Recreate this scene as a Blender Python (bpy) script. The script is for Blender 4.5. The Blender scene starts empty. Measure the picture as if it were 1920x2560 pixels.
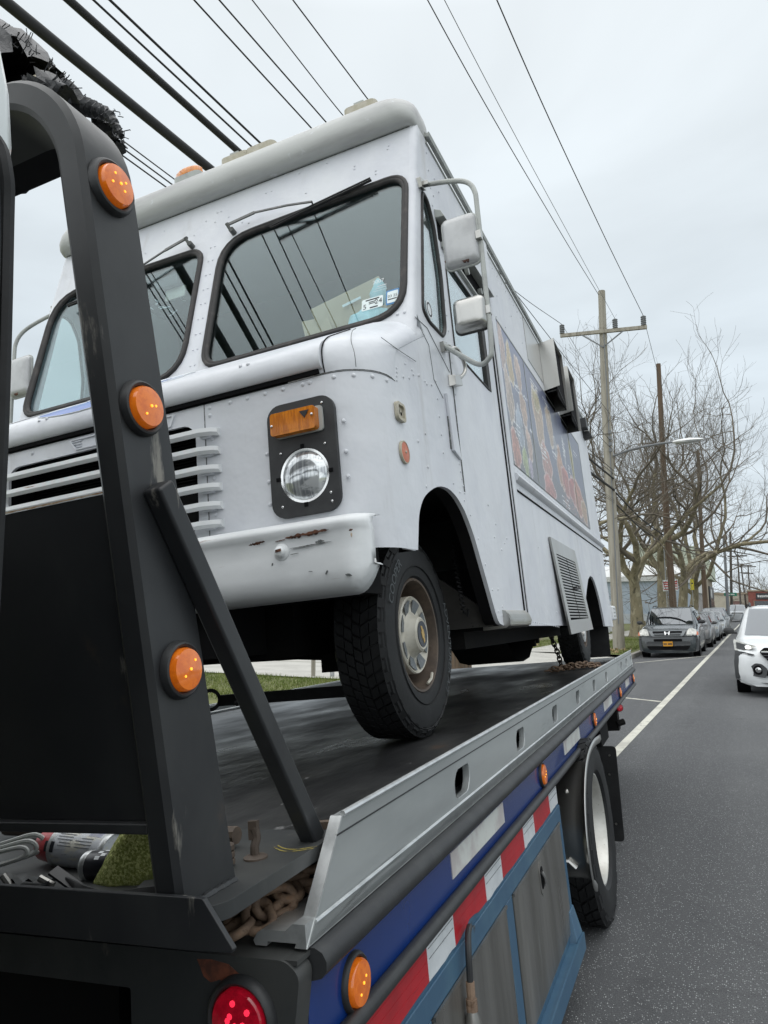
import bpy, bmesh, math, random
from mathutils import Vector, Matrix, geometry
random.seed(7)
PI = math.pi
C = bpy.context.scene.collection
SC = bpy.context.scene

# ------------------------------------------------------------------ camera
CAMH = 1.65
cam_d = bpy.data.cameras.new('camera')
cam = bpy.data.objects.new('camera', cam_d); C.objects.link(cam)
cam_d.sensor_fit = 'VERTICAL'; cam_d.sensor_height = 24.0
cam_d.lens = 24.0 * 1775.0 / 2560.0
cam_d.clip_start = 0.02; cam_d.clip_end = 3000
right = Vector((0.8894724, 0.4569715, -0.0039842))
up = -Vector((-0.0649178, 0.1177198, -0.9909227))
back = -Vector((-0.4523544, 0.881657, 0.1343742))
cm = Matrix((right, up, back)).transposed().to_4x4(); cm.translation = (0, 0, CAMH)
cam.matrix_world = cm
SC.camera = cam
SC.render.resolution_x = 768; SC.render.resolution_y = 1024

# ------------------------------------------------------------------ sky, sun, exposure
w = bpy.data.worlds.new('World'); SC.world = w; w.use_nodes = True
nt = w.node_tree; nt.nodes.clear()
def wn(t, **k):
    n = nt.nodes.new(t)
    for a, b in k.items(): setattr(n, a, b)
    return n
SUN_EL, SUN_AZ = 58, 205      # degrees; azimuth clockwise from +Y
sky = wn('ShaderNodeTexSky'); sky.sky_type = 'NISHITA'; sky.sun_disc = False
sky.sun_elevation = math.radians(SUN_EL); sky.sun_rotation = math.radians(SUN_AZ)
tc = wn('ShaderNodeTexCoord')
sx = wn('ShaderNodeSeparateXYZ'); nt.links.new(tc.outputs['Generated'], sx.inputs[0])
# overcast luminance: brighter towards the zenith
cr = wn('ShaderNodeValToRGB'); nt.links.new(sx.outputs['Z'], cr.inputs[0])
e = cr.color_ramp.elements
e[0].position = 0.0; e[0].color = (0.63, 0.70, 0.75, 1)
e[1].position = 1.0; e[1].color = (1.75, 1.78, 1.80, 1)
m1 = cr.color_ramp.elements.new(0.32); m1.color = (0.62, 0.69, 0.74, 1)
m2 = cr.color_ramp.elements.new(0.68); m2.color = (0.72, 0.77, 0.80, 1)
# cloud sheet: project the direction on a flat layer
dv = wn('ShaderNodeVectorMath', operation='DIVIDE')
cz = wn('ShaderNodeMath', operation='MAXIMUM'); cz.inputs[1].default_value = 0.12
nt.links.new(sx.outputs['Z'], cz.inputs[0])
cb = wn('ShaderNodeCombineXYZ')
for i in range(3): nt.links.new(cz.outputs[0], cb.inputs[i])
nt.links.new(tc.outputs['Generated'], dv.inputs[0]); nt.links.new(cb.outputs[0], dv.inputs[1])
no = wn('ShaderNodeTexNoise'); no.inputs['Scale'].default_value = 1.15; no.inputs['Detail'].default_value = 5
no.inputs['Roughness'].default_value = 0.5; no.inputs['Distortion'].default_value = 0.3
nt.links.new(dv.outputs[0], no.inputs['Vector'])
cl = wn('ShaderNodeMapRange'); cl.inputs['From Min'].default_value = 0.3; cl.inputs['From Max'].default_value = 0.7
cl.inputs['To Min'].default_value = 0.91; cl.inputs['To Max'].default_value = 1.12
nt.links.new(no.outputs['Fac'], cl.inputs['Value'])
ml = wn('ShaderNodeVectorMath', operation='SCALE')
nt.links.new(cr.outputs['Color'], ml.inputs[0]); nt.links.new(cl.outputs[0], ml.inputs['Scale'])
m10 = wn('ShaderNodeVectorMath', operation='SCALE'); m10.inputs['Scale'].default_value = 10.0
nt.links.new(ml.outputs[0], m10.inputs[0])
mx = wn('ShaderNodeMix', data_type='RGBA'); mx.inputs['Factor'].default_value = 0.96
nt.links.new(sky.outputs[0], mx.inputs['A']); nt.links.new(m10.outputs[0], mx.inputs['B'])
bg = wn('ShaderNodeBackground'); bg.inputs['Strength'].default_value = 0.1
nt.links.new(mx.outputs['Result'], bg.inputs['Color'])
wo = wn('ShaderNodeOutputWorld'); nt.links.new(bg.outputs[0], wo.inputs['Surface'])

sd = bpy.data.lights.new('sun', 'SUN'); sun = bpy.data.objects.new('sun', sd); C.objects.link(sun)
sd.energy = 1.5; sd.angle = math.radians(140); sd.color = (1.0, 0.97, 0.93)
el, az = math.radians(SUN_EL), math.radians(SUN_AZ)
sdir = Vector((math.sin(az) * math.cos(el), math.cos(az) * math.cos(el), math.sin(el)))
sun.rotation_euler = sdir.to_track_quat('Z', 'Y').to_euler(); sun.location = (0, 0, 40)

vs = SC.view_settings
SC.display_settings.display_device = 'sRGB'
vs.view_transform = 'Standard'; vs.look = 'None'; vs.exposure = 0.22; vs.gamma = 1.0; vs.use_curve_mapping = False

# ------------------------------------------------------------------ frames: G = street, T = tilted tow truck bed
FG = Matrix.Identity(4)
FT = Matrix(((0.9927728, 0.0712879, 0.0965412), (-0.0705179, 0.9974457, -0.0113692), (-0.0971051, 0.0044792, 0.9952641))).transposed().to_4x4()
FT.translation = (0, 0, CAMH)
FR = {'G': FG, 'T': FT}
ORG = {}

def prop(o, label=None, cat=None, group=None, kind=None):
    if label: o['label'] = label
    if cat: o['category'] = cat
    if group: o['group'] = group
    if kind: o['kind'] = kind
    return o

def thing(name, label, cat, o=(0, 0, 0), frame='G', group=None):
    e = bpy.data.objects.new(name, None); C.objects.link(e)
    e.empty_display_size = 0.1
    e.matrix_world = FR[frame] @ Matrix.Translation(o)
    ORG[e.name] = Vector(o)
    return prop(e, label, cat, group)

def copy_tree(o, parent=None):
    c = o.copy(); C.objects.link(c)
    if parent is not None: c.parent = parent
    for ch in o.children: copy_tree(ch, c)
    return c

# ------------------------------------------------------------------ mesh collector
class M:
    def __init__(s): s.v = []; s.f = []; s.m = []
    def add(s, vs, fs, mi=0):
        b = len(s.v); s.v += [tuple(p) for p in vs]
        for f in fs: s.f.append([b + i for i in f]); s.m.append(mi)
        return s
    def hexa(s, p, mi=0):
        return s.add(p, [(0, 1, 2, 3), (7, 6, 5, 4), (0, 4, 5, 1), (1, 5, 6, 2), (2, 6, 7, 3), (3, 7, 4, 0)], mi)
    def box(s, x0, x1, y0, y1, z0, z1, mi=0):
        return s.hexa([(x0, y0, z0), (x1, y0, z0), (x1, y1, z0), (x0, y1, z0), (x0, y0, z1), (x1, y0, z1), (x1, y1, z1), (x0, y1, z1)], mi)
    def obox(s, c, ax, half, mi=0):
        c = Vector(c); a, b, d = [Vector(q).normalized() * h for q, h in zip(ax, half)]
        return s.hexa([c - a - b - d, c + a - b - d, c + a + b - d, c - a + b - d, c - a - b + d, c + a - b + d, c + a + b + d, c - a + b + d], mi)
    def bar(s, p, q, wx, wy, upv=(0, 0, 1), mi=0):
        p = Vector(p); q = Vector(q); d = (q - p); a = d.cross(Vector(upv))
        if a.length < 1e-6: a = d.cross(Vector((1, 0, 0)))
        a.normalize(); b = a.cross(d).normalized()
        return s.obox((p + q) / 2, (d, a, b), (d.length / 2, wx / 2, wy / 2), mi)
    def plate(s, outer, holes, f0, f1, mi=0):
        loops = [list(outer)] + [list(h) for h in holes]
        flat = [p for l in loops for p in l]
        tris = geometry.tessellate_polygon([[Vector((p[0], p[1], 0)) for p in l] for l in loops])
        n = len(flat)
        vs_ = [f0(*p) for p in flat] + [f1(*p) for p in flat]
        fs = [tuple(t) for t in tris] + [tuple(n + i for i in reversed(t)) for t in tris]
        b = 0
        for l in loops:
            k = len(l)
            for i in range(k):
                j = (i + 1) % k
                fs.append((b + i, b + j, n + b + j, n + b + i))
            b += k
        return s.add(vs_, fs, mi)
    def prism(s, poly, axis, a, b, mi=0):
        g = {'x': lambda t: (lambda u, v: (t, u, v)), 'y': lambda t: (lambda u, v: (u, t, v)), 'z': lambda t: (lambda u, v: (u, v, t))}[axis]
        return s.plate(poly, [], g(a), g(b), mi)
    def tube(s, path, r, n=8, mi=0, cap=True, rs=None, closed=False):
        P = [Vector(p) for p in path]; N = len(P); rings = []
        prev = None
        for i in range(N):
            if closed: d = P[(i + 1) % N] - P[i - 1]
            else: d = (P[min(i + 1, N - 1)] - P[max(i - 1, 0)])
            if d.length < 1e-9: d = Vector((0, 0, 1))
            d.normalize()
            if prev is None:
                u = d.cross(Vector((0, 0, 1)));
                if u.length < 1e-3: u = d.cross(Vector((1, 0, 0)))
            else:
                u = prev - d * prev.dot(d)
                if u.length < 1e-6: u = d.cross(Vector((0, 0, 1)))
            u.normalize(); prev = u; w_ = d.cross(u)
            rr = rs[i] if rs else r
            rings.append([P[i] + (u * math.cos(2 * PI * k / n) + w_ * math.sin(2 * PI * k / n)) * rr for k in range(n)])
        vs_ = [p for R in rings for p in R]; fs = []
        for i in range(N if closed else N - 1):
            for k in range(n):
                a = i * n + k; b = i * n + (k + 1) % n; i2 = (i + 1) % N
                fs.append((a, b, i2 * n + (k + 1) % n, i2 * n + k))
        if cap and not closed:
            fs.append(tuple(range(n - 1, -1, -1))); fs.append(tuple((N - 1) * n + k for k in range(n)))
        return s.add(vs_, fs, mi)
    def lathe(s, prof, c, axis=(1, 0, 0), n=32, mi=0, a0=0, a1=2 * PI, ref=None):
        ax = Vector(axis).normalized(); c = Vector(c)
        u = Vector(ref) if ref else (Vector((0, 0, 1)) if abs(ax.z) < .9 else Vector((1, 0, 0)))
        u = (u - ax * u.dot(ax)).normalized(); w_ = ax.cross(u)
        full = abs(a1 - a0 - 2 * PI) < 1e-6
        K = n if full else n + 1
        vs_ = []
        for r, a in prof:
            for k in range(K):
                t = a0 + (a1 - a0) * k / n
                vs_.append(c + ax * a + (u * math.cos(t) + w_ * math.sin(t)) * r)
        fs = []
        for i in range(len(prof) - 1):
            for k in range(n):
                k2 = (k + 1) % K
                fs.append((i * K + k, i * K + k2, (i + 1) * K + k2, (i + 1) * K + k))
        return s.add(vs_, fs, mi)
    def disc(s, c, axis, r, h, n=24, mi=0, dome=0.0):
        pr = [(1e-4, 0), (r, 0), (r, h)]
        if dome: pr += [(r * .85, h + dome * .45), (r * .5, h + dome * .85), (1e-4, h + dome)]
        else: pr += [(1e-4, h)]
        return s.lathe(pr, c, axis, n, mi)
    def rivet(s, p, nrm, r=.006, mi=0):
        return s.lathe([(r, -.001), (r * .85, r * .35), (r * .45, r * .62), (1e-4, r * .7)], p, nrm, 7, mi)
    def sphere(s, c, r, n=12, mi=0, sc=(1, 1, 1)):
        vs_ = []; h = n // 2
        for i in range(h + 1):
            t = PI * i / h
            for k in range(n):
                a = 2 * PI * k / n
                vs_.append((c[0] + sc[0] * r * math.sin(t) * math.cos(a), c[1] + sc[1] * r * math.sin(t) * math.sin(a), c[2] + sc[2] * r * math.cos(t)))
        fs = [(i * n + k, i * n + (k + 1) % n, (i + 1) * n + (k + 1) % n, (i + 1) * n + k) for i in range(h) for k in range(n)]
        return s.add(vs_, fs, mi)
    def loft(s, rows, mi=0, closed=False, caps=False):
        n = len(rows[0]); vs_ = [p for r in rows for p in r]; fs = []
        for i in range(len(rows) - 1):
            for k in range(n if closed else n - 1):
                k2 = (k + 1) % n
                fs.append((i * n + k, i * n + k2, (i + 1) * n + k2, (i + 1) * n + k))
        if caps:
            fs.append(tuple(range(n))); fs.append(tuple((len(rows) - 1) * n + k for k in range(n)))
        return s.add(vs_, fs, mi)
    def text(s, txt, size, fn, mi=0, extr=0.0, align='CENTER'):
        cu = bpy.data.curves.new('t', 'FONT'); cu.body = txt; cu.size = size; cu.extrude = extr; cu.align_x = align; cu.align_y = 'CENTER'
        cu.resolution_u = 3
        ob = bpy.data.objects.new('t', cu); C.objects.link(ob)
        dg = bpy.context.evaluated_depsgraph_get()
        me = bpy.data.meshes.new_from_object(ob.evaluated_get(dg))
        vs_ = [fn(v.co.x, v.co.y, v.co.z) for v in me.vertices]; fs = [tuple(p.vertices) for p in me.polygons]
        bpy.data.objects.remove(ob); bpy.data.curves.remove(cu); bpy.data.meshes.remove(me)
        return s.add(vs_, fs, mi)
    def mesh(s, name, mats, o=Vector((0, 0, 0)), sharp=35, fix=True, smooth=True):
        me = bpy.data.meshes.new(name)
        me.from_pydata([(p[0] - o[0], p[1] - o[1], p[2] - o[2]) for p in s.v], [], s.f)
        for mt in (mats if isinstance(mats, (list, tuple)) else [mats]): me.materials.append(mt)
        me.polygons.foreach_set('material_index', s.m)
        if fix:
            bm = bmesh.new(); bm.from_mesh(me)
            bmesh.ops.remove_doubles(bm, verts=bm.verts, dist=1e-5)
            bmesh.ops.recalc_face_normals(bm, faces=bm.faces); bm.to_mesh(me); bm.free()
        if smooth:
            me.shade_smooth(); me.set_sharp_from_angle(angle=math.radians(sharp))
        me.update()
        return me
    def part(s, name, mats, parent, sharp=35, bevel=0, kind=None, label=None, fix=True, smooth=True):
        root = parent
        while root.parent is not None: root = root.parent
        me = s.mesh(name, mats, ORG[root.name], sharp, fix, smooth)
        ob = bpy.data.objects.new(name, me); C.objects.link(ob); ob.parent = parent
        if bevel: addbevel(ob, bevel)
        return prop(ob, label, None, None, kind)
    def top(s, name, label, cat, mats, frame='G', o=(0, 0, 0), group=None, kind=None, sharp=35, bevel=0, fix=True, smooth=True):
        me = s.mesh(name, mats, Vector(o), sharp, fix, smooth)
        ob = bpy.data.objects.new(name, me); C.objects.link(ob)
        ob.matrix_world = FR[frame] @ Matrix.Translation(o); ORG[ob.name] = Vector(o)
        if bevel: addbevel(ob, bevel)
        return prop(ob, label, cat, group, kind)

def addbevel(ob, wd):
    b = ob.modifiers.new('bevel', 'BEVEL'); b.width = wd; b.segments = 2; b.limit_method = 'ANGLE'
    b.angle_limit = math.radians(40); b.harden_normals = True

def rrect(x0, x1, z0, z1, r, n=6):
    out = []
    for cx, cz, a in ((x1 - r, z1 - r, 0), (x0 + r, z1 - r, PI / 2), (x0 + r, z0 + r, PI), (x1 - r, z0 + r, 1.5 * PI)):
        for k in range(n + 1):
            t = a + PI / 2 * k / n
            out.append((cx + r * math.cos(t), cz + r * math.sin(t)))
    return out
def rpoly(pts, r, n=4):
    out = []; N = len(pts)
    for i in range(N):
        p = Vector(pts[i]).to_2d() if len(pts[i]) > 2 else Vector(pts[i]); a = Vector(pts[i - 1]); b = Vector(pts[(i + 1) % N])
        rr = r[i] if isinstance(r, (list, tuple)) else r
        da = (a - p); db = (b - p); rr = min(rr, da.length * .45, db.length * .45)
        p0 = p + da.normalized() * rr; p1 = p + db.normalized() * rr
        for k in range(n + 1):
            t = k / n
            q = p0 * (1 - t) ** 2 + p * 2 * t * (1 - t) + p1 * t * t
            out.append((q.x, q.y))
    return out
def smooth_path(pts, n=6):
    # Catmull-Rom
    P = [Vector(p) for p in pts]; P = [P[0] * 2 - P[1]] + P + [P[-1] * 2 - P[-2]]; out = []
    for i in range(1, len(P) - 2):
        for k in range(n):
            t = k / n; a, b, c, d = P[i - 1], P[i], P[i + 1], P[i + 2]
            out.append(.5 * ((2 * b) + (c - a) * t + (2 * a - 5 * b + 4 * c - d) * t * t + (3 * b - a - 3 * c + d) * t ** 3))
    out.append(P[-2]); return out

# ------------------------------------------------------------------ materials
def mat(name, base, rough=.5, metal=0.0, var=None, bump=None, dirt=None, dirt2=None, spec=.5, coat=0, emit=None, rvar=None):
    """var=(colour, scale xyz, lo, hi); dirt=(colour, scale xyz, lo, hi[, detail]); bump=(scale, strength, dist)"""
    m = bpy.data.materials.new(name); m.use_nodes = True; t = m.node_tree; b = t.nodes['Principled BSDF']
    b.inputs['Roughness'].default_value = rough; b.inputs['Metallic'].default_value = metal
    b.inputs['Specular IOR Level'].default_value = spec
    b.inputs['Coat Weight'].default_value = coat; b.inputs['Coat Roughness'].default_value = .08
    b.inputs['Base Color'].default_value = (*base, 1)
    if emit: b.inputs['Emission Color'].default_value = (*emit[0], 1); b.inputs['Emission Strength'].default_value = emit[1]
    tcn = t.nodes.new('ShaderNodeTexCoord')
    def noise(scale, detail=4, rough_=.55):
        mp = t.nodes.new('ShaderNodeMapping'); t.links.new(tcn.outputs['Object'], mp.inputs[0])
        mp.inputs['Scale'].default_value = scale if isinstance(scale, (tuple, list)) else (scale,) * 3
        n = t.nodes.new('ShaderNodeTexNoise'); n.inputs['Scale'].default_value = 1; n.inputs['Detail'].default_value = detail
        n.inputs['Roughness'].default_value = rough_
        t.links.new(mp.outputs[0], n.inputs['Vector']); return n
    cur = None
    def layer(spec_, cur):
        n = noise(spec_[1], spec_[4] if len(spec_) > 4 else 5, .62)
        r = t.nodes.new('ShaderNodeMapRange'); r.interpolation_type = 'SMOOTHSTEP'
        r.inputs['From Min'].default_value = spec_[2]; r.inputs['From Max'].default_value = spec_[3]
        t.links.new(n.outputs['Fac'], r.inputs['Value'])
        x = t.nodes.new('ShaderNodeMix'); x.data_type = 'RGBA'
        t.links.new(r.outputs[0], x.inputs['Factor'])
        if cur is None: x.inputs['A'].default_value = (*base, 1)
        else: t.links.new(cur, x.inputs['A'])
        x.inputs['B'].default_value = (*spec_[0], 1)
        return x.outputs['Result']
    for sp in (var, dirt, dirt2):
        if sp: cur = layer(sp, cur)
    if cur is not None: t.links.new(cur, b.inputs['Base Color'])
    if rvar:
        n = noise(rvar[0], 4); r = t.nodes.new('ShaderNodeMapRange')
        r.inputs['From Min'].default_value = .3; r.inputs['From Max'].default_value = .7
        r.inputs['To Min'].default_value = rvar[1]; r.inputs['To Max'].default_value = rvar[2]
        t.links.new(n.outputs['Fac'], r.inputs['Value']); t.links.new(r.outputs[0], b.inputs['Roughness'])
    if bump:
        n = noise(bump[0], 5); bn = t.nodes.new('ShaderNodeBump'); bn.inputs['Strength'].default_value = bump[1]
        bn.inputs['Distance'].default_value = bump[2] if len(bump) > 2 else .01
        t.links.new(n.outputs['Fac'], bn.inputs['Height']); t.links.new(bn.outputs[0], b.inputs['Normal'])
    return m

def glass(name, tint, refl, rough=.01, gcol=(1, 1, 1), base=None):
    m = bpy.data.materials.new(name); m.use_nodes = True; t = m.node_tree; t.nodes.clear()
    o = t.nodes.new('ShaderNodeOutputMaterial'); g = t.nodes.new('ShaderNodeBsdfGlossy'); g.inputs['Roughness'].default_value = rough
    g.inputs['Color'].default_value = (*gcol, 1)
    tr = t.nodes.new('ShaderNodeBsdfTransparent'); tr.inputs['Color'].default_value = (*tint, 1)
    mx_ = t.nodes.new('ShaderNodeMixShader'); lw = t.nodes.new('ShaderNodeLayerWeight'); lw.inputs['Blend'].default_value = .5; f = t.nodes.new('ShaderNodeMath'); f.operation = 'POWER'; f.inputs[1].default_value = 4.0; t.links.new(lw.outputs['Facing'], f.inputs[0])
    ma = t.nodes.new('ShaderNodeMath'); ma.operation = 'ADD'; ma.use_clamp = True; ma.inputs[1].default_value = refl
    t.links.new(f.outputs[0], ma.inputs[0]); t.links.new(ma.outputs[0], mx_.inputs[0])
    t.links.new(tr.outputs[0], mx_.inputs[1]); t.links.new(g.outputs[0], mx_.inputs[2]); t.links.new(mx_.outputs[0], o.inputs[0])
    return m

K = {}
K['white_paint'] = mat('white_paint', (.665, .685, .72), .42, var=((.58, .60, .65), (2.2, 2.2, 1.4), .38, .68), dirt=((.47, .47, .475), (8, 8, 1.1), .56, .84), dirt2=((.34, .33, .33), (60, 60, 30), .72, .80), bump=(2.1, .42, .05), rvar=(5, .30, .50))
K['roof_grey'] = mat('roof_grey', (.50, .51, .50), .55, var=((.38, .38, .385), (1.6, 5, 9), .4, .7), dirt=((.63, .65, .68), (14, 14, 14), .62, .75), bump=(3, .15, .02))
K['bumper_white'] = mat('bumper_white', (.74, .76, .77), .38, var=((.64, .66, .67), (3, 6, 6), .4, .7), dirt=((.16, .15, .14), (2.6, 9, 26), .675, .71, 7), dirt2=((.20, .075, .03), (1.8, 6, 30), .66, .70, 8), bump=(6, .12, .01))
K['rust'] = mat('rust', (.13, .05, .025), .85, var=((.05, .022, .015), 60, .4, .6), bump=(80, .5, .004))
K['scuff'] = mat('scuff', (.10, .11, .11), .7, var=((.25, .25, .25), 90, .5, .62))
K['rust_stain'] = mat('rust_stain', (.42, .25, .12), .6, var=((.60, .50, .40), 40, .4, .65))
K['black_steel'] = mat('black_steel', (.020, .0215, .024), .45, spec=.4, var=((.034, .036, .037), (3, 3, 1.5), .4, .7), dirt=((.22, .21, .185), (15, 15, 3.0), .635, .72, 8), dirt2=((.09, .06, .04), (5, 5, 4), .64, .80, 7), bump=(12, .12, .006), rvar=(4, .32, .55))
K['grey_steel'] = mat('grey_steel', (.036, .039, .040), .5, spec=.4, var=((.056, .058, .056), (5, 5, 3), .4, .7), dirt=((.19, .17, .14), (14, 14, 6), .66, .78, 7), dirt2=((.16, .075, .045), (3.5, 3.5, 3.5), .66, .76, 6), bump=(14, .15, .006))
K['deck_steel'] = mat('deck_steel', (.012, .0125, .0135), .42, var=((.032, .033, .033), (4, 1.9, 4), .42, .66), dirt=((.14, .14, .14), (18, 9, 18), .64, .70, 9), dirt2=((.07, .045, .03), (4, 2, 4), .62, .78), bump=((22, 8, 22), .30, .010), rvar=((2.2, .9, 2), .22, .55))
K['alu'] = mat('aluminium', (.46, .485, .485), .42, metal=.6, var=((.37, .395, .40), (7, .8, 3), .35, .68), dirt=((.22, .23, .23), (18, 3, 22), .62, .80), bump=((3, 1, 40), .06, .004), rvar=((5, .8, 7), .30, .52))
K['alu_bright'] = mat('cut_aluminium', (.68, .70, .70), .38, metal=.75, var=((.5, .52, .52), 14, .4, .7), bump=(90, .15, .002))
K['stainless'] = mat('stainless', (.46, .46, .445), .28, metal=.95, var=((.40, .39, .36), (4, 4, 1.5), .4, .7), dirt=((.27, .24, .2), (7, 7, 2), .62, .85), bump=(5, .1, .01))
K['alu_door'] = mat('door_aluminium', (.30, .295, .28), .38, metal=.8, var=((.20, .195, .18), (9, 9, .8), .35, .68), dirt=((.33, .34, .34), (50, 50, 1.4), .62, .72), dirt2=((.46, .46, .46), (42, 42, 20), .74, .79), bump=((30, 30, 2), .1, .003), rvar=((8, 8, 1), .25, .5))
K['blue_paint'] = mat('blue_paint', (.004, .030, .165), .26, var=((.006, .036, .19), 2.2, .4, .7), dirt=((.03, .05, .14), (9, 3, 14), .68, .82), coat=.25)
K['blue_grey'] = mat('blue_grey_steel', (.040, .10, .17), .48, var=((.055, .125, .19), (6, 6, 3), .4, .7), dirt=((.035, .04, .045), (10, 10, 7), .66, .78, 7), bump=(20, .15, .004))
K['tape_red'] = mat('tape_red', (.46, .012, .022), .35, var=((.36, .012, .02), 9, .4, .7), dirt=((.20, .01, .015), (30, 5, 60), .66, .74))
K['tape_white'] = mat('tape_white', (.66, .69, .71), .4, var=((.55, .58, .60), 10, .4, .7), dirt=((.35, .35, .36), (20, 8, 60), .68, .76))
K['refl_white'] = mat('reflector_white', (.64, .66, .63), .4, var=((.50, .47, .46), (5, 5, 5), .45, .60), dirt=((.42, .36, .37), 30, .6, .8))
K['rubber'] = mat('rubber', (.009, .0095, .0105), .62, spec=.35, var=((.016, .017, .018), 8, .4, .7), dirt=((.034, .034, .032), 30, .66, .8), bump=(60, .2, .003))
K['rubber_letter'] = mat('rubber_letter', (.075, .085, .09), .6)
K['black_plastic'] = mat('black_plastic', (.022, .023, .025), .5, var=((.034, .036, .037), 12, .4, .7), bump=(120, .1, .002))
K['gasket'] = mat('gasket', (.018, .017, .017), .6, var=((.045, .038, .035), 20, .5, .7))
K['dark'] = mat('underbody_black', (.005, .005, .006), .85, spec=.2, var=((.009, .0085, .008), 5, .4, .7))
K['void'] = mat('dark_cavity', (.004, .004, .005), .9, spec=.15)
K['amber'] = mat('amber_lens', (.62, .16, .010), .16, var=((.48, .10, .006), 45, .4, .6), coat=.6, emit=((1.0, .20, .008), .16))
K['amber_led'] = mat('amber_led', (1, .5, .05), .3, emit=((1.0, .42, .03), 1.1))
K['amber_off'] = mat('amber_lens_off', (.66, .215, .010), .2, var=((.50, .15, .008), (70, 4, 8), .45, .55), coat=.5)
K['orange_reflector'] = mat('orange_reflector', (.52, .13, .055), .45, var=((.58, .2, .12), 60, .4, .7))
K['red_lens'] = mat('red_lens', (.30, .004, .016), .15, var=((.12, .002, .008), 60, .4, .6), coat=.6, emit=((1, .01, .04), .10))
K['red_led'] = mat('red_led', (1, .05, .1), .3, emit=((1, .02, .06), .9))
K['chrome'] = mat('chrome', (.72, .73, .73), .10, metal=1, var=((.6, .6, .6), 8, .4, .7))
K['headlamp'] = mat('headlamp_glass', (.62, .65, .66), .10, metal=.55, var=((.30, .32, .34), (160, 4, 3), .44, .56), dirt=((.80, .83, .84), (5, 5, 12), .56, .64), coat=1.0)
K['rim_rust'] = mat('rim_rusty', (.070, .052, .040), .6, var=((.115, .085, .062), 14, .4, .66), dirt=((.07, .045, .03), 26, .58, .72), bump=(60, .2, .003))
K['hub_cream'] = mat('hubcap_cream', (.56, .54, .47), .45, var=((.44, .41, .34), 18, .4, .7), dirt=((.25, .22, .17), 40, .66, .78))
K['hub_grey'] = mat('hubcap_grey', (.13, .145, .155), .5, var=((.2, .21, .22), 50, .5, .7))
K['navy'] = mat('navy_emblem', (.012, .018, .035), .35, dirt=((.45, .45, .45), 120, .68, .72))
K['gold'] = mat('gold_emblem', (.50, .33, .10), .4)
K['beige'] = mat('beige_plastic', (.42, .39, .30), .6, var=((.5, .47, .40), 30, .4, .7), dirt=((.2, .17, .12), 50, .62, .72))
K['chain_rust'] = mat('rusty_chain', (.17, .115, .08), .7, var=((.25, .17, .115), 26, .42, .62), dirt=((.10, .055, .03), 50, .56, .7), dirt2=((.30, .16, .08), 18, .62, .75), bump=(90, .3, .003))
K['chain_dark'] = mat('dark_chain', (.030, .024, .020), .6, var=((.075, .05, .036), 30, .5, .7))
K['grey_tube'] = mat('grey_paint_tube', (.40, .42, .40), .42, var=((.32, .33, .32), 12, .4, .7), dirt=((.22, .2, .17), 40, .66, .76))
K['mirror_back'] = mat('mirror_back_grey', (.47, .48, .485), .36, metal=.25, var=((.38, .385, .39), 9, .4, .7), dirt=((.24, .13, .07), 24, .70, .76, 7))
K['mirror'] = mat('mirror_face', (.8, .85, .85), .02, metal=1)
K['glass'] = glass('windscreen_glass', (.86, .93, .94), .062, .006, (.84, .92, .94))
K['glass_side'] = glass('side_glass', (.92, .97, .96), .20, .01, (.92, .98, 1.0))
K['glass_car'] = glass('car_glass', (.10, .12, .13), .15, .01, (.9, .95, 1))
K['cabin'] = mat('cabin_grey', (.06, .068, .072), .7, var=((.085, .095, .10), 4, .4, .7))
K['cabin_white'] = mat('cabin_white', (.62, .65, .66), .5)
K['card'] = mat('cardboard', (.46, .35, .23), .8, var=((.52, .41, .28), 5, .4, .7))
K['wiper'] = mat('wiper_grey', (.10, .105, .10), .45, var=((.16, .16, .155), 30, .5, .7))
K['cloth_blue'] = mat('pale_blue_cloth', (.50, .72, .76), .85, var=((.40, .62, .70), 16, .4, .7), dirt=((.10, .38, .6), (8, 40, 8), .68, .74), bump=(30, .4, .01))
K['sticker_white'] = mat('sticker_white', (.72, .80, .80), .5)
K['sticker_blue'] = mat('sticker_blue', (.06, .22, .46), .5)
K['ink'] = mat('ink', (.02, .02, .025), .6)
K['white_print'] = mat('white_print', (.75, .78, .80), .5)
K['decal_blue'] = mat('decal_blue', (.085, .17, .48), .3, var=((.12, .21, .54), 6, .4, .7))
K['red_paint'] = mat('red_plastic', (.50, .05, .06), .4, var=((.42, .045, .055), 20, .4, .7))
K['can_label'] = mat('can_label', (.56, .585, .62), .4, var=((.64, .63, .56), (20, 60, 60), .5, .6), dirt=((.30, .32, .38), (30, 200, 200), .58, .66))
K['can_black'] = mat('can_black', (.015, .016, .022), .3)
K['towel'] = mat('green_towel', (.24, .28, .07), .95, var=((.50, .53, .20), 190, .47, .55), dirt=((.16, .19, .05), 24, .58, .75), bump=(150, .8, .006))
K['tarp'] = mat('black_tarp', (.020, .021, .024), .45, var=((.04, .042, .047), 14, .4, .7), bump=(26, .5, .02))
K['hose_beige'] = mat('beige_ribbed', (.40, .36, .27), .6, var=((.28, .25, .18), (120, 6, 6), .45, .55))
K['cab_white'] = mat('cab_white', (.62, .66, .66), .25, coat=.4)
K['pinkred'] = mat('faded_red', (.52, .24, .23), .4, var=((.6, .33, .3), 12, .4, .7))
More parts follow.
